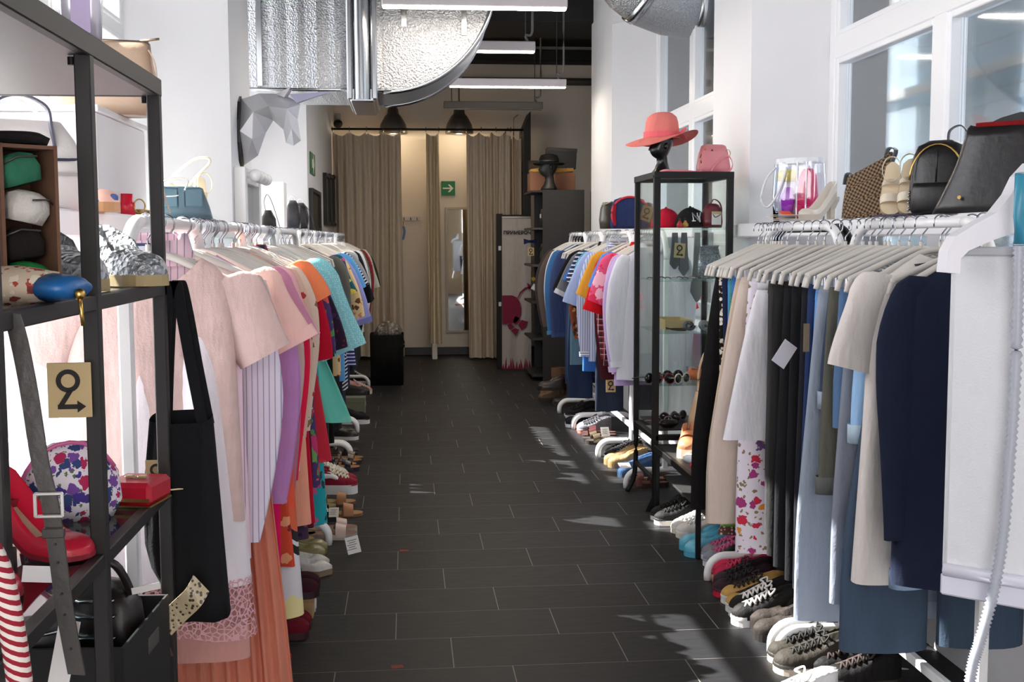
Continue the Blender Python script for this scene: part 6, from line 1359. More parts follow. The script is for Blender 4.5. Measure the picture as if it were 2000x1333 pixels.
a_, c_ = mm(320, 1225, 2.28), mm(393, 1140, 2.28); o = thing('snakeskin_belt', 'snakeskin print strap curving out of the storage box', 'strap', a_); b = MB(); b.strap(spline([(0, 0, 0), (.03, 0, .03), (.06, -.01, .06), (c_.x-a_.x, 0, c_.z-a_.z)], 6), .045, .005, (.6, 0, -.7)); b.build('strap', snake(), o); b = MB(); b.strap([(-.01, -.01, .0), (.006, -.012, -.04), (.01, -.012, -.055)], .016, .004, (1, 0, 0)); b.build('brown_tip', leather('#5a3a28', .4), o)
q = mm(285, 1150, 2.1); card('price_tag', q.x, 2.1, q.z, .05, .012, (0, radians(-8), .2), '#d9d4d0', 'thin white tag on the black handbag in the storage box')
# black cotton tote hanging at the corner post
tp = mm(338, 553, 2.375); o = thing('tote_bag', 'black cotton tote hanging by long straps from the shelf corner', 'bag', (tp.x+.005, 2.375, tp.z)); L0 = Vector(o.location)
BC = cloth('#17171a', .15)
tl = lambda px, py, y=2.375: mm(px, py, y)-L0
zt_ = tl(330, 815).z; zb_ = tl(330, 1200).z
b = MB(); xl, xr = tl(285, 900).x, tl(420, 900).x; rr = []
for i in range(9):
    t = i/8; z_ = lerp(zt_, zb_, t); l = lerp(xl+.012, xl-.006, min(1, t*2.5)) if t < .7 else lerp(xl-.006, xl+.06, (t-.7)/.3); r_ = lerp(xr-.004, xr+.024, t)
    rr.append([((l+r_)/2+(r_-l)/2*math.copysign(abs(cos(a))**.5, cos(a)), .03*math.copysign(abs(sin(a))**.6, sin(a))+.006*sin(8*cos(a)+t*3), z_+.01*sin(a)) for a in [2*pi*k/32 for k in range(32)]])
b.loft(rr, False, True); b.build('body', BC, o)
for dx, dy in ((0, -.02), (.005, .02)):
    b = MB(); b.strap(spline([tl(322, 830)+Vector((0, dy, 0)), tl(326, 700)+Vector((0, dy, 0)), tl(333, 580)+Vector((0, dy, 0)), Vector((0.004, dy, .004)), tl(356, 600)+Vector((dx, dy, 0)), tl(378, 720)+Vector((dx, dy, 0)), tl(400, 830)+Vector((dx, dy, 0))], 6), .022, .003, (1, 0, .0)); b.build('strap', BC, o)
q = mm(305, 930, 2.32); two_card(q.x, 2.33, q.z, .06, (0, 0, 0), 'kraft arrow-2 card in the shadow before the black cotton tote')
# bag with silvery things on top of the shelf
o = thing('gift_bag', 'shiny lilac and silver gift bag on top of the black shelf', 'bag', (un(160, 45, y=2.0).x, 2.0, ZT+.018), .2); bag_body([(0, .03, .03), (.08, .032, .03), (.16, .03, .028)], plain('#cfcbd8', .2, .3), o, .4, False); b = MB(); b.box((.0, -.031, .06), (.03, .002, .07)); b.build('lilac_panel', plain('#a58fc0', .3), o); handle(plain('#d8d8e0', .4), o, [(-.02, -.03, .15), (-.015, -.035, .2), (.015, -.035, .2), (.02, -.03, .15)], r=.002)
# ================================================================ left display board and white cabinet
WC = plain('#f0eef0', .4)
o = thing('white_cabinet', 'plain white cupboard by the window with a beige bag on top', 'cabinet', (-1.12, 3.97, 0)); b = MB(); b.box((0, 0, .92), (.38, .66, 1.84), .004); b.build('carcass', WC, o); b = MB(); b.box((0, -.333, .92), (.375, .012, 1.83), .003); b.build('door', WC, o); b = MB(); b.box((0, 0, 1.85), (.40, .68, .02), .003); b.build('top', WC, o)
BG = leather('#b39a84', .4)
o = thing('handbag', 'large beige leather handbag lying on the white cupboard', 'bag', (un(205, 212, y=3.95).x, 3.95, 1.86), .12); b = MB(); b.loft([supr(.145, .075, 0, 28, .45), supr(.162, .085, .03, 28, .45), supr(.165, .08, .12, 28, .45), supr(.152, .055, .20, 28, .45), supr(.148, .03, .235, 28, .4)]); b.build('body', BG, o)
b = MB(); b.tube([(-.145, -.02, .236), (0, -.025, .238), (.145, -.02, .236)], .006, 6); b.tube([(.12, -.02, .24), (.18, -.04, .246)], .004, 6); b.build('zip', plain('#8d7a68', .3, .7), o)
b = MB(); b.strap(spline([(.145, -.03, .21), (.168, -.05, .15), (.170, -.09, .0), (.172, -.10, -.12), (.185, -.11, -.24), (.205, -.115, -.32)], 6), .018, .004, (0, 1, 0)); b.build('shoulder_strap', BG, o)
WB = leather('#cdc7c4', .45)
o = thing('handbag', 'white leather bowling bag with navy-edged handles on the window board', 'bag', (-.955, 2.98, 1.53), .55)
bag_body([(0, .15, .06), (.02, .158, .07), (.11, .156, .072), (.17, .135, .055), (.215, .105, .035), (.222, .09, .02)], WB, o, .42)
b = MB(); b.tube([(-.16, -.04, .125), (-.1, -.074, .12), (0, -.079, .118), (.1, -.074, .12), (.16, -.04, .125)], .004, 6); b.build('navy_piping', plain('#2a2c44', .4), o)
for s in (-1, 1):
    b = MB(); b.strap(spline([(-.07, s*.06, .14), (-.068, s*.055, .2), (-.06, s*.05, .25), (0, s*.045, .275), (.06, s*.05, .25), (.07, s*.055, .2), (.075, s*.06, .15)], 5), .018, .006, (0, 1, 0)); b.build('handle', plain('#4a4a58' if s < 0 else '#dcd8da', .4), o)
b = MB(); b.box((.10, -.0735, .085), (.05, .002, .008)); b.build('name_stamp', plain('#9a958f', .5), o)
q = un(160, 400, x=-.86); shoe('espadrille', -.88, q.y+.1, 1.53, radians(-20), stripes('#e6b9a8', '#5a6fa8', 26, .35, 0, .5), 'rainbow patterned espadrille beside the white bowling bag', None, typ='slipon', sole='#b98d62', lining='#b98d62', L=.2, H=.08)
q = un(245, 380, x=-.92); o = thing('gift_trinket', 'small red box with gold ring on the window board', 'box', (-.92, q.y, 1.53), .4); b = MB(); b.lathe([(.03, 0), (.03, .045), (.024, .05), (.024, .075)], 16); b.build('box', plain('#e3203c', .25), o); b = MB(); b.tube([(.04+.018*cos(a), -.02, .035+.022*sin(a)) for a in [2*pi*k/16 for k in range(17)]], .0025, 6); b.build('ring', GOLD, o)
q = un(365, 410, x=-.90); o = thing('handbag', 'grey-blue leather handbag with two front flap pockets on the window board', 'bag', (-.93, q.y, 1.53), .35); GB = leather('#47606c', .4)
bag_body([(0, .135, .045), (.06, .12, .045), (.135, .095, .032), (.142, .08, .02)], GB, o, .4)
for s in (-1, 1): b = MB(); b.box((s*.05, -.046, .095), (.075, .012, .075), .006); b.build('flap_pocket', leather('#4d6976', .4), o)
b = MB(); b.strap([(0, -.052, .05), (0, -.055, .14)], .022, .004, (1, 0, 0)); b.build('strap', GB, o)
b = MB(); b.tube(spline([(-.08, 0, .13), (-.05, -.02, .17), (.03, -.03, .17), (.0, -.05, .11), (-.06, -.05, .10)], 5), .003, 6); b.build('cord', plain('#c9c4bc', .4), o)
q = un(350, 370, x=-.98); o = thing('handbag', 'cream handbag with one tall curved handle behind the grey-blue bag', 'bag', (-1.0, q.y+.1, 1.53), .3); bag_body([(0, .11, .04), (.08, .10, .04), (.15, .07, .03), (.17, .05, .015)], leather('#d5c9a8', .4), o, .5); handle(plain('#e3dcc8', .35), o, [(-.05, 0, .16), (-.03, -.01, .2), (.06, -.03, .275), (.12, -.04, .285), (.13, -.035, .262), (.08, -.02, .21), (.04, -.01, .16)], r=.006)
q = un(393, 410, x=-.88); shoe('sandal', -.9, q.y+.05, 1.62, 0, leather('#d6c6a0', .3), 'gold-beige heeled sandal standing on its toe by the grey-blue bag', None, typ='sandal', L=.2, W=.06, heel=.03, sole='#c9b68c', lining='#e0d4b8', rot=(0, radians(75), radians(-60)))
# hair things on the board behind the hooks
q = un(255, 440, x=-.9); o = thing('gold_chain', 'tangled gold chain bracelet lying behind the chrome hooks', 'bracelet', (-.9, q.y+.1, 1.53)); b = MB(); r = random.Random(2); b.tube(spline([(r.uniform(-.04, .04), r.uniform(-.04, .04), r.uniform(.005, .03)) for k in range(12)], 4), .004, 6); b.build('links', plain('#c9a868', .3, .8), o)
# ================================================================ unicorn head, vanity mirror and the rest of the pier
o = thing('unicorn_head', 'white faceted paper unicorn head mounted on the wall pier', 'wall sculpture', (-.87, 6.3, un(470, 260, x=-.87).z))
Av = [(0, .175), (.09, .205), (.21, .205), (.27, .175), (.305, .15), (.29, .07), (.306, -.04), (.267, -.068), (.227, -.052), (.215, .016), (.163, .064), (.123, 0), (.08, -.12), (.008, -.17)]
Sv = [(0, .0, .09), (.07, .10, .085), (.06, -.04, .075), (.15, .13, .075), (.24, .12, .055), (.262, .02, .04)]
tri = 'A0 A1 S1,A1 A2 S3,A1 S3 S1,A2 A3 S4,A2 S4 S3,A3 A4 S4,A4 A5 S4,A5 S5 S4,A5 A6 S5,A6 A7 S5,A7 A8 S5,A8 A9 S5,A9 S4 S5,A9 A10 S3,A9 S3 S4,A10 A11 S1,A10 S1 S3,A11 S2 S1,A11 A12 S2,A12 A13 S2,A13 S0 S2,S0 S1 S2,S0 A0 S1'
vs = [(u, 0, v) for u, v in Av]; n0 = len(vs)
for s in (-1, 1): vs += [(u, s*w, v) for u, v, w in Sv]
fs = []
for s in (0, 1):
    for t in tri.split(','):
        f = tuple(int(k[1:]) if k[0] == 'A' else n0+s*len(Sv)+int(k[1:]) for k in t.split()); fs.append(f if s else f[::-1])
b = MB(); b.add([(u+.012, y_, v) for u, y_, v in vs], fs, False); PAPER = plain('#cfd0d5', .32, .3); HORNM = plain('#8e8fa8', .3, .3); fixnorm(b.build('head', PAPER, o))
for s in (-1, 1): b = MB(); b.add([(.19, s*.02, .20), (.24, s*.055, .18), (.25, s*.01, .185), (.275, s*.05, .235)], [(0, 1, 3), (1, 2, 3), (2, 0, 3), (0, 2, 1)], False); fixnorm(b.build('ear', PAPER, o))
b = MB(); b.add([(.265, -.025, .20), (.265, .025, .20), (.30, .022, .155), (.30, -.022, .155), (.485, 0, .218)], [(0, 1, 4), (1, 2, 4), (2, 3, 4), (3, 0, 4), (3, 2, 1, 0)], False); fixnorm(b.build('horn', HORNM, o))
b = MB(); b.prism([(.185*sin(a)*.62, .0+.19*cos(a)) for a in [2*pi*k/10 for k in range(10)]], 0, .012, 0); b.build('back_plate', BLACKPL, o)
o = thing('vanity_mirror', 'white-framed vanity mirror with round bulbs on the wall pier', 'mirror', (-.87, 6.35, 1.66)); VF = plain('#efeff0', .4)
b = MB(); b.box((.03, -.285, 0), (.06, .07, .33), .004); b.box((.03, .285, 0), (.06, .07, .33), .004); b.box((.029, 0, .125), (.058, .498, .08), .004); b.box((.029, 0, -.145), (.058, .498, .04), .004); b.box((.008, 0, 0), (.014, .62, .3)); b.build('frame', VF, o)
b = MB(); b.box((.02, 0, -.02), (.006, .50, .21)); b.build('mirror_pane', plain('#e8ebea', .03, 1), o)
for k in range(4): b = MB(); b.ball((.098, -.24+.16*k, .125), .032, 10); b.cyl((.06, -.24+.16*k, .125), (.075, -.24+.16*k, .125), .016, 10); b.build('bulb', plain('#f4f2f4', .25), o)
xa, xb = un(537, 400, y=7.2).x, un(556, 400, y=7.2).x; zt_ = un(545, 356, y=7.2).z
o = thing('white_box', 'tall narrow white box on the window board beyond the vanity mirror', 'box', ((xa+xb)/2-.05, 7.25, 1.53)); b = MB(); b.box((0, 0, (zt_-1.53)/2), (xb-xa+.1, .16, zt_-1.53), .003); b.build('carton', WC, o); b = MB(); b.box((.0, -.081, (zt_-1.53)/2), (xb-xa+.06, .002, zt_-1.57)); b.build('front_panel', plain('#e6e6e8', .4), o)
q = un(523, 410, y=6.85); o = thing('handbag', 'small black handbag hanging by its strap beyond the vanity mirror', 'bag', (q.x, 6.85, un(520, 448, y=6.85).z), 0); bag_body([(0, .05, .02), (.06, .045, .02), (.11, .02, .012)], BLK, o, .7); b = MB(); b.strap(spline([(-.01, 0, .1), (-.02, 0, .16), (.0, 0, .2), (.03, 0, .14), (.07, 0, .0), (.09, 0, -.08)], 5), .012, .003, (0, 1, 0)); b.build('strap', BLK, o)
for i, (px, lab, y_, c) in enumerate(((572, 'dark grey backpack on the board beyond the white box', 7.7, '#2b2a2c'), (588, 'black backpack with hanging strap beside the dark grey one', 8.2, '#1d1c1d'))):
    q = un(px, 445, y=y_); o = thing('backpack', lab, 'backpack', (q.x, y_, 1.53), .1); bag_body([(0, .05, .05), (.08, .055, .06), (.15, .045, .045), (.18, .02, .02)], leather(c, .4), o, .6); b = MB(); b.strap(spline([(.03, -.05, .16), (.06, -.06, .12), (.085, -.06, .04), (.10, -.05, -.02)], 4), .014, .003, (0, 1, 0)); b.build('strap', BLK, o); b = MB(); b.tube(spline([(-.02, 0, .17), (-.015, 0, .2), (.015, 0, .2), (.02, 0, .17)], 4), .004, 6); b.build('loop', plain('#d9d9dc', .4), o)
# ================================================================ far end: signs, frames, fitting rooms
def wallrect(px0, px1, py0, py1):
    a, c = un(px0, (py0+py1)/2, x=-.87), un(px1, (py0+py1)/2, x=-.87); ym = (a.y+c.y)/2; m_ = (px0+px1)/2
    return a.y, c.y, un(m_, py1, x=-.87).z, un(m_, py0, x=-.87).z
GRN = emit('#0f6b3a', .05, 'exit_green')
ya, yb, za, zb_ = wallrect(604.5, 613, 300, 341); o = thing('exit_sign', 'small green exit sign seen edge-on on the side wall', 'sign', (-.87, (ya+yb)/2, (za+zb_)/2)); b = MB(); b.box((.006, 0, 0), (.012, yb-ya, zb_-za), .001); b.build('plate', plain('#12683a', .5), o)
b = MB(); b.prism([(-.12, -.04), (.0, -.04), (.0, -.10), (.14, .0), (0, .10), (0, .04), (-.12, .04)], .0125, .014, 0); b.build('arrow', plain('#e6efe4', .5), o)
for i, (q0, q1, r0, r1, nm, lab) in enumerate(((603.5, 620, 372, 452, 'wall_panel', 'flat black panel on the side wall under the edge-on exit sign'), (631, 638.5, 341, 440, 'picture_frame', 'black frame on the side wall, first of three from the black panel'), (639.5, 646.5, 343, 441, 'picture_frame', 'black frame on the side wall, middle of three'), (647.5, 653.5, 345, 442, 'picture_frame', 'black frame on the side wall, closest to the curtain'))):
    ya, yb, za, zb_ = wallrect(q0, q1, r0, r1); o = thing(nm, lab, 'picture frame' if i else 'panel', (-.87, (ya+yb)/2, (za+zb_)/2)); dy, dz = yb-ya, zb_-za
    b = MB(); t = .035
    for s in (-1, 1): b.box((.02, s*(dy/2-t/2), 0), (.04, t, dz), .002); b.box((.02, 0, s*(dz/2-t/2)), (.04, dy-2*t, t), .002)
    b.build('frame', plain('#171513', .5), o); b = MB(); b.box((.01, 0, 0), (.01, dy-2*t, dz-2*t)); b.build('picture', plain('#1d1a18' if i == 0 else '#6d675f', .5), o)
q = un(656, 240, y=14.4); o = thing('security_camera', 'small black dome security camera high on the back wall', 'camera', (q.x+.02, 14.55, q.z)); b = MB(); b.box((0, .02, .08), (.06, .04, .1), .005); b.build('bracket', plain('#b9b3aa', .5), o); b = MB(); b.ball((.0, -.03, 0), .055, 10); b.build('dome', BLACKPL, o)
# curtains
def curtain(x0, x1, y, z0, z1, n, amp, label, seed, col='#8a7c69'):
    r = random.Random(seed); o = thing('curtain', label, 'curtain', ((x0+x1)/2, y, 0)); N = n*10; rings = []
    for j in range(13):
        t = j/12; row = []
        for k in range(N+1):
            u = k/N; a = u*n*2*pi; w = amp*(.55+.45*t)*(1+.3*sin(u*9+seed))
            row.append((lerp(x0, x1, u)-(x0+x1)/2+.02*sin(a*.5+t*2)*t, w*sin(a+.5*sin(t*3+u*7)), lerp(z1, z0, t)+(-.05*abs(sin(u*pi*n*.5)) if j == 0 else 0)))
        rings.append(row)
    b = MB(); b.loft(rings, False, False, closed=False); b.build('fabric', cloth(col, .1, 30), o)
    b = MB()
    for k in range(n//2+1):
        xx = lerp(x0, x1, k/(n//2))-(x0+x1)/2; b.tube([(xx+.0, .028*cos(a), z1+.03+.028*sin(a)) for a in [2*pi*i/12 for i in range(13)]], .004, 6)
    b.build('rings', plain('#5a5550', .3, .8), o); return o
RODZ = un(840, 253, y=14.0).z; LNN = '#dccdb9'
X_ = lambda px: un(px, 480, y=14.0).x
curtain(-.86, X_(785), 14.0, .05, RODZ-.03, 8, .05, 'wide beige linen curtain beside the framed side wall', 1, LNN)
curtain(X_(834), X_(859), 14.02, un(850, 672, y=14).z, RODZ-.03, 2, .05, 'narrow beige curtain strip between the two fitting rooms', 2, '#d9c8a8')
curtain(X_(912), X_(998), 13.98, .02, RODZ-.03, 7, .045, 'beige linen curtain partly covering the tall mirror', 3, LNN)
curtain(X_(990), X_(1022), 14.15, .02, RODZ-.06, 4, .05, 'beige linen curtain end gathered at the dark post', 4, LNN)
o = thing('curtain_rod', 'dark curtain rod spanning the fitting rooms', 'curtain rod', (.3, 14.0, RODZ)); b = MB(); b.tube([(-1.17, 0, 0), (1.165, 0, 0)], .014, 10); b.build('rod', plain('#2c2824', .35, .6), o)
b = MB(); 
for xx in (-.3, .27, .95): b.tube([(xx, .0, .0), (xx, .3, .05), (xx, .58, .05)], .006, 6)
b.tube([(1.0, 0, 0), (1.0, 0, .14), (1.05, 0, .18)], .004, 6); b.build('bracket', plain('#3a3530', .4), o)
o = thing('partition_post', 'dark upright post at the end of the curtain rod', 'post', (X_(1029), 14.0, 0)); b = MB(); b.prism([(-.04, 0), (.045, 0), (.045, RODZ+.22), (-.04, RODZ+.02)], -.04, .5, 1); b.build('panel', plain('#1b1816', .6), o); b = MB(); b.box((0, .2, RODZ-.5), (.1, .3, .03), .003); b.build('cross_rail', BLACKMET, o)
b = MB(); xm = un(846, 480, y=14.5).x; b.box((xm, 14.32, 1.35), (.06, .5, 2.7)); struct(b.build('partition_wall', BACKM))
# tall mirror and sign behind the gap
x0, x1 = un(870, 500, y=14.58).x, un(925, 500, y=14.58).x; z0, z1 = un(890, 650, y=14.58).z, un(890, 405, y=14.58).z
o = thing('wall_mirror', 'tall narrow wall mirror in a pale frame in the fitting room', 'mirror', ((x0+x1)/2, 14.58, (z0+z1)/2)); w, h = x1-x0, z1-z0; b = MB(); t = .03
for s in (-1, 1): b.box((s*(w/2-t/2), 0, 0), (t, .03, h), .002); b.box((0, 0, s*(h/2-t/2)), (w-2*t, .03, t), .002)
b.build('frame', plain('#c9c0b4', .5), o); b = MB(); b.box((0, .005, 0), (w-2*t, .008, h-2*t)); b.build('mirror_pane', plain('#dfe3e2', .02, 1), o)
x0, x1 = un(862, 370, y=14.57).x, un(889, 370, y=14.57).x; z0, z1 = un(875, 382, y=14.57).z, un(875, 354, y=14.57).z
o = thing('arrow_sign', 'square green sign with white arrow pointing along the wall', 'sign', ((x0+x1)/2, 14.585, (z0+z1)/2)); s_ = (x1-x0)/2; b = MB(); b.box((0, 0, 0), (2*s_, .014, z1-z0), .001); b.build('plate', GRN, o)
b = MB(); b.prism([(u*s_, v*s_) for u, v in ((-.8, -.1), (.3, -.1), (-.05, -.55), (.22, -.55), (.75, 0), (.22, .55), (-.05, .55), (.3, .1), (-.8, .1))], -.012, -.008, 1); b.build('arrow', plain('#dfe6d8', .5), o)
xh = un(802, 427, y=14.57).x; zh = un(802, 427, y=14.57).z; o = thing('hook_rail', 'white rail with coat hooks in the first fitting room', 'hook rail', (xh, 14.585, zh)); b = MB(); b.box((0, 0, 0), (.23, .02, .06), .004); b.build('plate', plain('#d9d4cc', .5), o)
for k in range(3): b = MB(); b.tube(spline([(-.08+.08*k, -.01, .0), (-.08+.08*k, -.05, -.02), (-.08+.08*k, -.06, .01)], 4), .006, 6); b.build('hook', CHROME, o)
o = thing('shoe_horn', 'blue shoe horn hanging under the hook rail', 'shoe horn', (un(788, 455, y=14.55).x, 14.55, un(788, 455, y=14.55).z)); b = MB(); b.strap(spline([(0, 0, .08), (.012, 0, .02), (.0, 0, -.06), (-.014, 0, -.09)], 4), .03, .004, (1, .0, 0)); b.build('blade', plain('#4a6fb0', .4), o); b = MB(); b.tube([(0, 0, .08), (0, .02, .14)], .003, 6); b.build('cord', BLACKPL, o)
# banner
yb_ = 12.9; x0, x1 = un(981, 580, y=yb_).x, un(1037, 580, y=yb_).x; z0, z1 = un(1005, 722, y=yb_).z, un(1005, 425, y=yb_).z
o = thing('fabric_banner', 'off-white fabric banner with crimson bird figure and Cyrillic heading', 'banner', ((x0+x1)/2, yb_, 0)); w = (x1-x0)/2; CRM = plain('#7e1336', .8)
b = MB(); rows = []
for j in range(10): rows.append([(lerp(-w, w, k/14)*(1+.03*j/9), .012*sin(k*.8+j*.3)*(j/9), lerp(z1, z0, j/9)) for k in range(15)])
b.loft(rows, False, False, closed=False); b.build('cloth', cloth('#b5ada6', .06), o)
b = MB(); b.tube([(-w, 0, z1), (w, 0, z1)], .012, 8); b.build('top_rod', plain('#c9c2ba', .5), o)
def ZB_(py): return un(1005, py, y=yb_).z
def XB_(px): return un(px, 600, y=yb_).x-(x0+x1)/2
def flat(pts, name='print', m=None): 
    b = MB(); b.prism([(XB_(a), ZB_(c)) for a, c in pts], -.024, -.019, 1); return b.build(name, m or CRM, o)
flat([(980.5, 577), (1000, 577), (1009, 581), (1015, 590), (1018, 603), (1017, 615), (1014, 622), (1008, 630), (1002, 631), (995, 631), (989, 633), (980.5, 633)], 'bird_body')
flat([(1006, 617), (1014, 622), (1016, 627), (1009, 634), (1004, 633), (1002, 627)], 'bird_wing'); flat([(1018, 625), (1031, 629), (1026, 640), (1018, 645), (1012, 636)], 'bird_wing'); flat([(990, 635), (997, 631), (1004, 639), (998, 644), (994, 643)], 'bird_wing'); flat([(998, 646), (1005, 641), (1014, 644), (1007, 655)], 'bird_wing')
flat([(1011, 583), (1017, 573), (1026, 565), (1036, 562), (1036, 560), (1025, 562), (1015, 571), (1010, 582)], 'bird_feather'); flat([(1029, 553), (1036, 557), (1036, 565), (1032, 566)], 'bird_feather')
for k in range(11):
    xx = 981+k*5.3; r = random.Random(k); t_ = r.uniform(694, 712); flat([(xx-2.2, 721), (xx+r.uniform(-3, 3), t_), (xx+3.4, 721)], 'grass_print')
cu = bpy.data.curves.new('heading', 'FONT'); cu.body = 'ПРИМЕРОЧ'; cu.size = .115; cu.align_x = 'LEFT'; cu.extrude = .001; cu.offset = .0035
tx = bpy.data.objects.new('heading_text', cu); COL.objects.link(tx); tx.parent = o; tx.location = (XB_(983.5), -.018, ZB_(458)); tx.rotation_euler = (radians(90), 0, 0); cu.materials.append(plain('#120f0e', .8))
bpy.context.view_layer.update(); k_ = (XB_(1036)-XB_(983.5))/max(.01, tx.dimensions.x); me = bpy.data.meshes.new_from_object(tx.evaluated_get(bpy.context.evaluated_depsgraph_get())); loc_ = tx.location.copy(); bpy.data.objects.remove(tx); me.name = 'heading_text'
tx = bpy.data.objects.new('heading_text', me); COL.objects.link(tx); tx.parent = o; tx.location = loc_; tx.rotation_euler = (radians(90), 0, 0); tx.scale = (k_, k_, 1)
o = thing('banner_stand', 'black upright display stand holding the banner edge', 'stand', (un(976, 580, y=12.95).x, 12.95, 0)); hh = un(976, 418, y=12.95).z; b = MB(); b.box((0, 0, hh/2), (.07, .05, hh), .003); b.build('post', BLACKMET, o); b = MB(); b.box((.17, .02, hh-.03), (.30, .03, .04), .003); b.box((.17, .02, .05), (.36, .05, .05), .003); b.build('cross_bar', BLACKMET, o)
b = MB(); 
for zz in (hh*.78, hh*.42): b.box((0, -.03, zz), (.03, .01, .05), .002)
b.build('clip', plain('#d9d5ce', .4), o)
# dark bookcase with mannequin head and boxes
yk = 11.75; kx0, kx1 = un(1060, 500, y=yk).x, un(1141, 500, y=yk).x; kz = un(1100, 371, y=yk).z; DK = plain('#211f1e', .6)
o = thing('bookcase', 'tall black bookcase beside the banner with a hatted head on top', 'bookcase', ((kx0+kx1)/2, yk+.4, 0)); cw = (kx1-kx0)/2
b = MB(); b.box((0, -.39, kz/2), (2*cw, .025, kz), .002); b.build('side_panel', DK, o)
b = MB(); b.box((0, .39, kz/2), (2*cw, .025, kz), .002); b.box((cw-.01, 0, kz/2), (.02, .78, kz), .002); b.build('back_panel', DK, o)
for k in range(6): b = MB(); b.box((-.06, 0, .05+k*(kz-.065)/5), (2*cw+.1, .78, .022), .002); b.build('shelf_board', plain('#3a3634' if k in (4, 3) else '#211f1e', .5), o)
for i, (k, yy, c, lab, nm, d) in enumerate(((4, -.2, '#2a2a2c', 'black fabric box with white label in the bookcase', 'storage_box', (.26, .2, .2)), (3, -.2, '#4a443c', 'dark folded bag in the bookcase under the labelled box', 'bag', (.26, .25, .22)), (2, -.25, '#2a2420', 'dark rounded bag low in the bookcase', 'bag', (.22, .2, .2)), (1, -.2, '#3c3834', 'grey-brown bag near the bookcase floor', 'bag', (.24, .25, .2)))):
    q = thing(nm, lab, 'box' if 'box' in nm else 'bag', ((kx0+kx1)/2-.08, yk+.4+yy, .062+k*(kz-.065)/5)); bag_body([(0, d[0]/2, d[1]/2), (d[2]*.5, d[0]/2*1.02, d[1]/2), (d[2]*.95, d[0]/2*.96, d[1]/2*.9), (d[2], d[0]/2*.8, d[1]/2*.7)], plain(c, .6), q, .35)
    b = MB(); b.box((-d[0]/2-.004, 0, d[2]*.6), (.003, .09, .04)) if 'box' in nm else b.tube(spline([(-d[0]/2, -.06, d[2]*.8), (-d[0]/2-.03, 0, d[2]*.5), (-d[0]/2, .06, d[2]*.8)], 4), .008, 6); b.build('label' if 'box' in nm else 'strap', plain('#e6e3de', .6) if 'box' in nm else DK, q)
q = un(1075, 370, y=yk); mannequin(q.x, yk+.12, kz, radians(190), 'dark matte mannequin head with black hat on the bookcase', 1.0, plain('#1b1a19', .5))
o = thing('bowler_hat', 'black felt hat with rolled brim on the dark mannequin head', 'hat', (q.x, yk+.12, kz+.27)); b = MB(); b.lathe([(.10, .0), (.15, -.012), (.165, .0), (.16, .006), (.105, .008), (.10, .05), (.085, .085), (.04, .10), (1e-4, .1)], 26); b.build('felt', cloth('#100f0f', .1), o); b = MB(); b.lathe([(.106, .01), (.104, .035)], 26); b.build('band', plain('#080808', .5), o)
q0, q1 = un(1036, 355, y=yk+.25).x, un(1124, 355, y=yk+.25).x
o = thing('cardboard_box', 'brown cardboard box on the bookcase behind the mannequin head', 'box', ((q0+q1)/2, yk+.42, kz)); b = MB(); h = un(1080, 337, y=yk+.25).z-kz; b.box((0, 0, h/2), (q1-q0, .3, h), .004); b.build('carton', plain('#8d6048', .8), o); b = MB(); b.box((0, -.1505, h/2), (.05, .001, h)); b.build('tape', plain('#a5805c', .5), o)
o = thing('padded_envelope', 'yellow kraft padded envelope lying on the cardboard box', 'envelope', ((q0+q1)/2, yk+.40, kz+h)); bag_body([(0, .215, .13), (.02, .235, .14), (.04, .22, .12), (.05, .16, .08)], plain('#b98d48', .7), o, .6); b = MB(); b.box((.18, -.14, .03), (.07, .004, .03), .001); b.build('flap', plain('#a87c3c', .7), o)
o = thing('black_box', 'flat black box standing tilted on the padded envelope', 'box', (un(1095, 305, y=yk+.4).x, yk+.45, kz+h+.05), 0, None, (0, radians(3), 0)); b = MB(); b.box((0, 0, .105), (.31, .2, .21), .004); b.build('carton', plain('#191716', .6), o); b = MB(); b.box((0, -.1, .19), (.315, .01, .04), .002); b.build('lid_edge', plain('#221f1e', .6), o)
q = un(1050, 305, y=yk+.6); o = thing('black_box', 'low dark brown box behind the black hat, touching the post', 'box', (q.x, yk+.68, kz)); b = MB(); b.box((0, 0, .16), (.17, .18, .32), .004); b.build('carton', plain('#3a2a20', .8), o); b = MB(); b.box((0, 0, .325), (.175, .185, .02), .002); b.build('lid', plain('#2a1f18', .8), o)
# shelf along the right behind the pier
o = thing('wall_shelf', 'grey shelf unit half hidden behind the white pier', 'shelf', (2.55, 12.9, 0)); 
for zz in (.35, .9, 1.42, 1.88): b = MB(); b.box((0, 0, zz), (.9, .5, .03), .003); b.build('shelf_board', plain('#8d867c', .6), o)
for sx in (-1, 1): b = MB(); b.box((sx*.44, 0, 1.0), (.03, .5, 2.0), .003); b.build('side_panel', DK, o)
o = thing('cardboard_box', 'dark red-brown box on the grey shelf beside the white pier', 'box', (2.36, 12.85, 1.897)); b = MB(); b.box((0, 0, .15), (.45, .3, .30), .004); b.build('carton', plain('#5a3a2c', .8), o); b = MB(); b.box((-.04, -.152, .15), (.10, .003, .29)); b.build('red_stripe', plain('#8d1520', .6), o)
o = thing('knit_cap_bundle', 'navy blue rolled garment on the box beside the white pier', 'folded garment', (2.42, 12.85, 2.195)); b = MB(); b.ball((0, 0, .13), .16, 10, .8); b.build('roll', cloth('#1a2338', .1), o); b = MB(); b.strap([(-.1, -.12, .1), (0, -.16, .12), (.1, -.12, .1)], .04, .01, (0, 0, 1)); b.build('cuff', cloth('#26304a', .1), o)
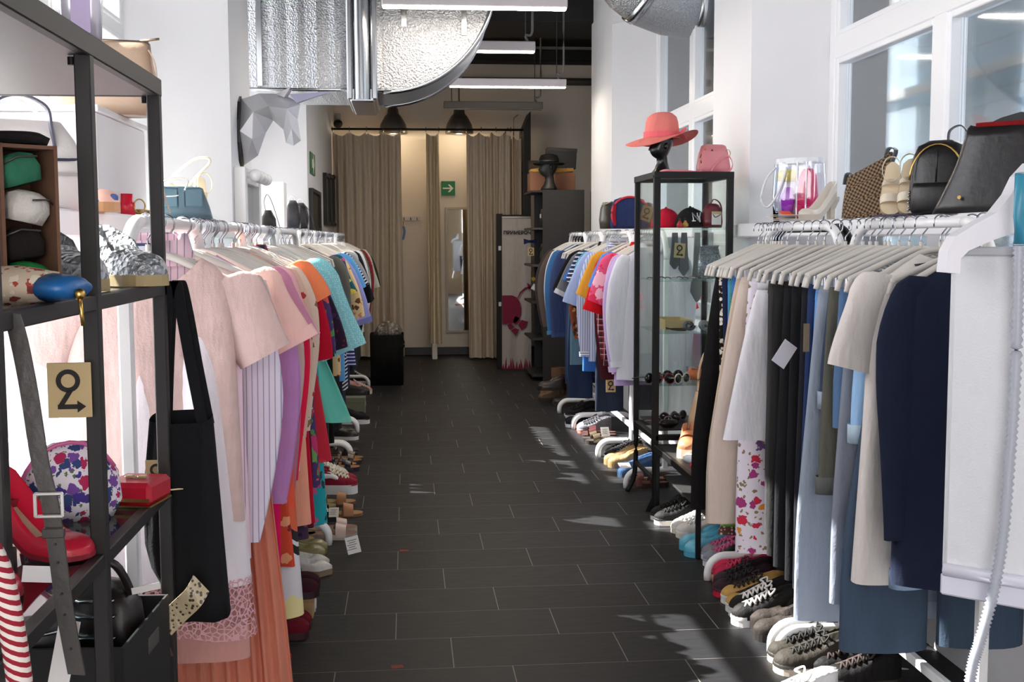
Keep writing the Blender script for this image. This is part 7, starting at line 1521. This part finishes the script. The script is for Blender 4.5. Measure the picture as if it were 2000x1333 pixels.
# things clipped on the bookcase front
q = un(1036, 472, y=12.3); o = thing('bow_tie', 'dark blue bow clipped to the banner edge', 'bow', (q.x, 12.3, q.z)); b = MB(); b.prism([(-.07, .03), (0, .008), (.07, .03), (.07, -.03), (0, -.008), (-.07, -.03)], -.01, .01, 1); b.build('loops', cloth('#1d2a4c', .1), o); b = MB(); b.box((0, -.012, 0), (.03, .01, .03), .003); b.build('knot', cloth('#18233f', .1), o)
q = un(1037, 492, y=12.25); two_card(q.x, 12.25, q.z, .09, (0, 0, 0), 'small kraft arrow-2 card below the blue bow at the banner edge')
q = un(1043, 561, y=12.0); card('price_tag', q.x, 12.0, q.z, .045, .06, (0, radians(30), 0), '#dcdcdc', 'white tag hanging in front of the dark bookcase')
q = un(1042, 545, y=12.05); card('price_tag', q.x, 12.05, q.z, .035, .04, (0, radians(-30), 0), '#b8963c', 'yellow tag above the white tag at the dark bookcase')
# black bin with scarves
xa, xb = un(722, 700, y=11.55).x, un(789, 700, y=11.55).x; zt_ = un(755, 655, y=11.55).z
o = thing('fabric_bin', 'large black fabric bin at the far end of the clothes rows', 'bin', ((xa+xb)/2, 11.75, 0)); b = MB(); w = (xb-xa)/2; b.loft([supr(w*.97, .2, 0, 24, .25), supr(w, .21, zt_, 24, .25), supr(w*.96, .2, zt_, 24, .25), supr(w*.95, .19, zt_-.15, 24, .25)], True, True); b.build('body', cloth('#0f0e0e', .1), o); b = MB(); b.strap(spline([(w-.02, -.21, zt_-.02), (w+.01, -.215, zt_-.1), (w-.05, -.215, zt_-.14)], 4), .03, .004, (0, 0, 1)); b.build('handle', cloth('#141313', .1), o)
o = thing('scarf_pile', 'crumpled grey patterned scarf spilling over the black bin', 'scarf', ((xa+xb)/2, 11.72, zt_-.02)); b = MB(); b.loft([[(w*.8*k*(1+.2*sin(3*a+i))*cos(a), .16*k*(1+.15*cos(5*a))*sin(a), zz+.012*sin(6*a+i)) for a in [2*pi*j/26 for j in range(26)]] for i, (k, zz) in enumerate(((1, 0), (.98, .05), (.75, .1), (.4, .13), (.1, .14)))]); b.build('folds', floral('#6d675e', ['#8d877c', '#4a453e', '#a39c90'], 22, .5), o)
# scraps of coral tape on the floor tiles
for i, (px, py, rz) in enumerate(((789, 1076, 0), (776, 1303, .15), (790, 943, 0), (785, 860, .1))):
    q = un(px, py, z=.001); o = thing('tape_mark', ('coral tape scrap on the floor beside the sandals with the white card', 'coral tape scrap on the floor closest to the red shoes', 'faint brown tape scrap on the floor beside the burgundy sneakers', 'faint brown tape scrap on the floor farthest down the aisle')[i], 'tape', (q.x, q.y, .0006), rz); b = MB(); b.box((0, 0, .0005), (.04 if i < 2 else .03, .03, .001)); b.build('strip', plain('#8a4232' if i < 2 else '#4a382a', .7), o)
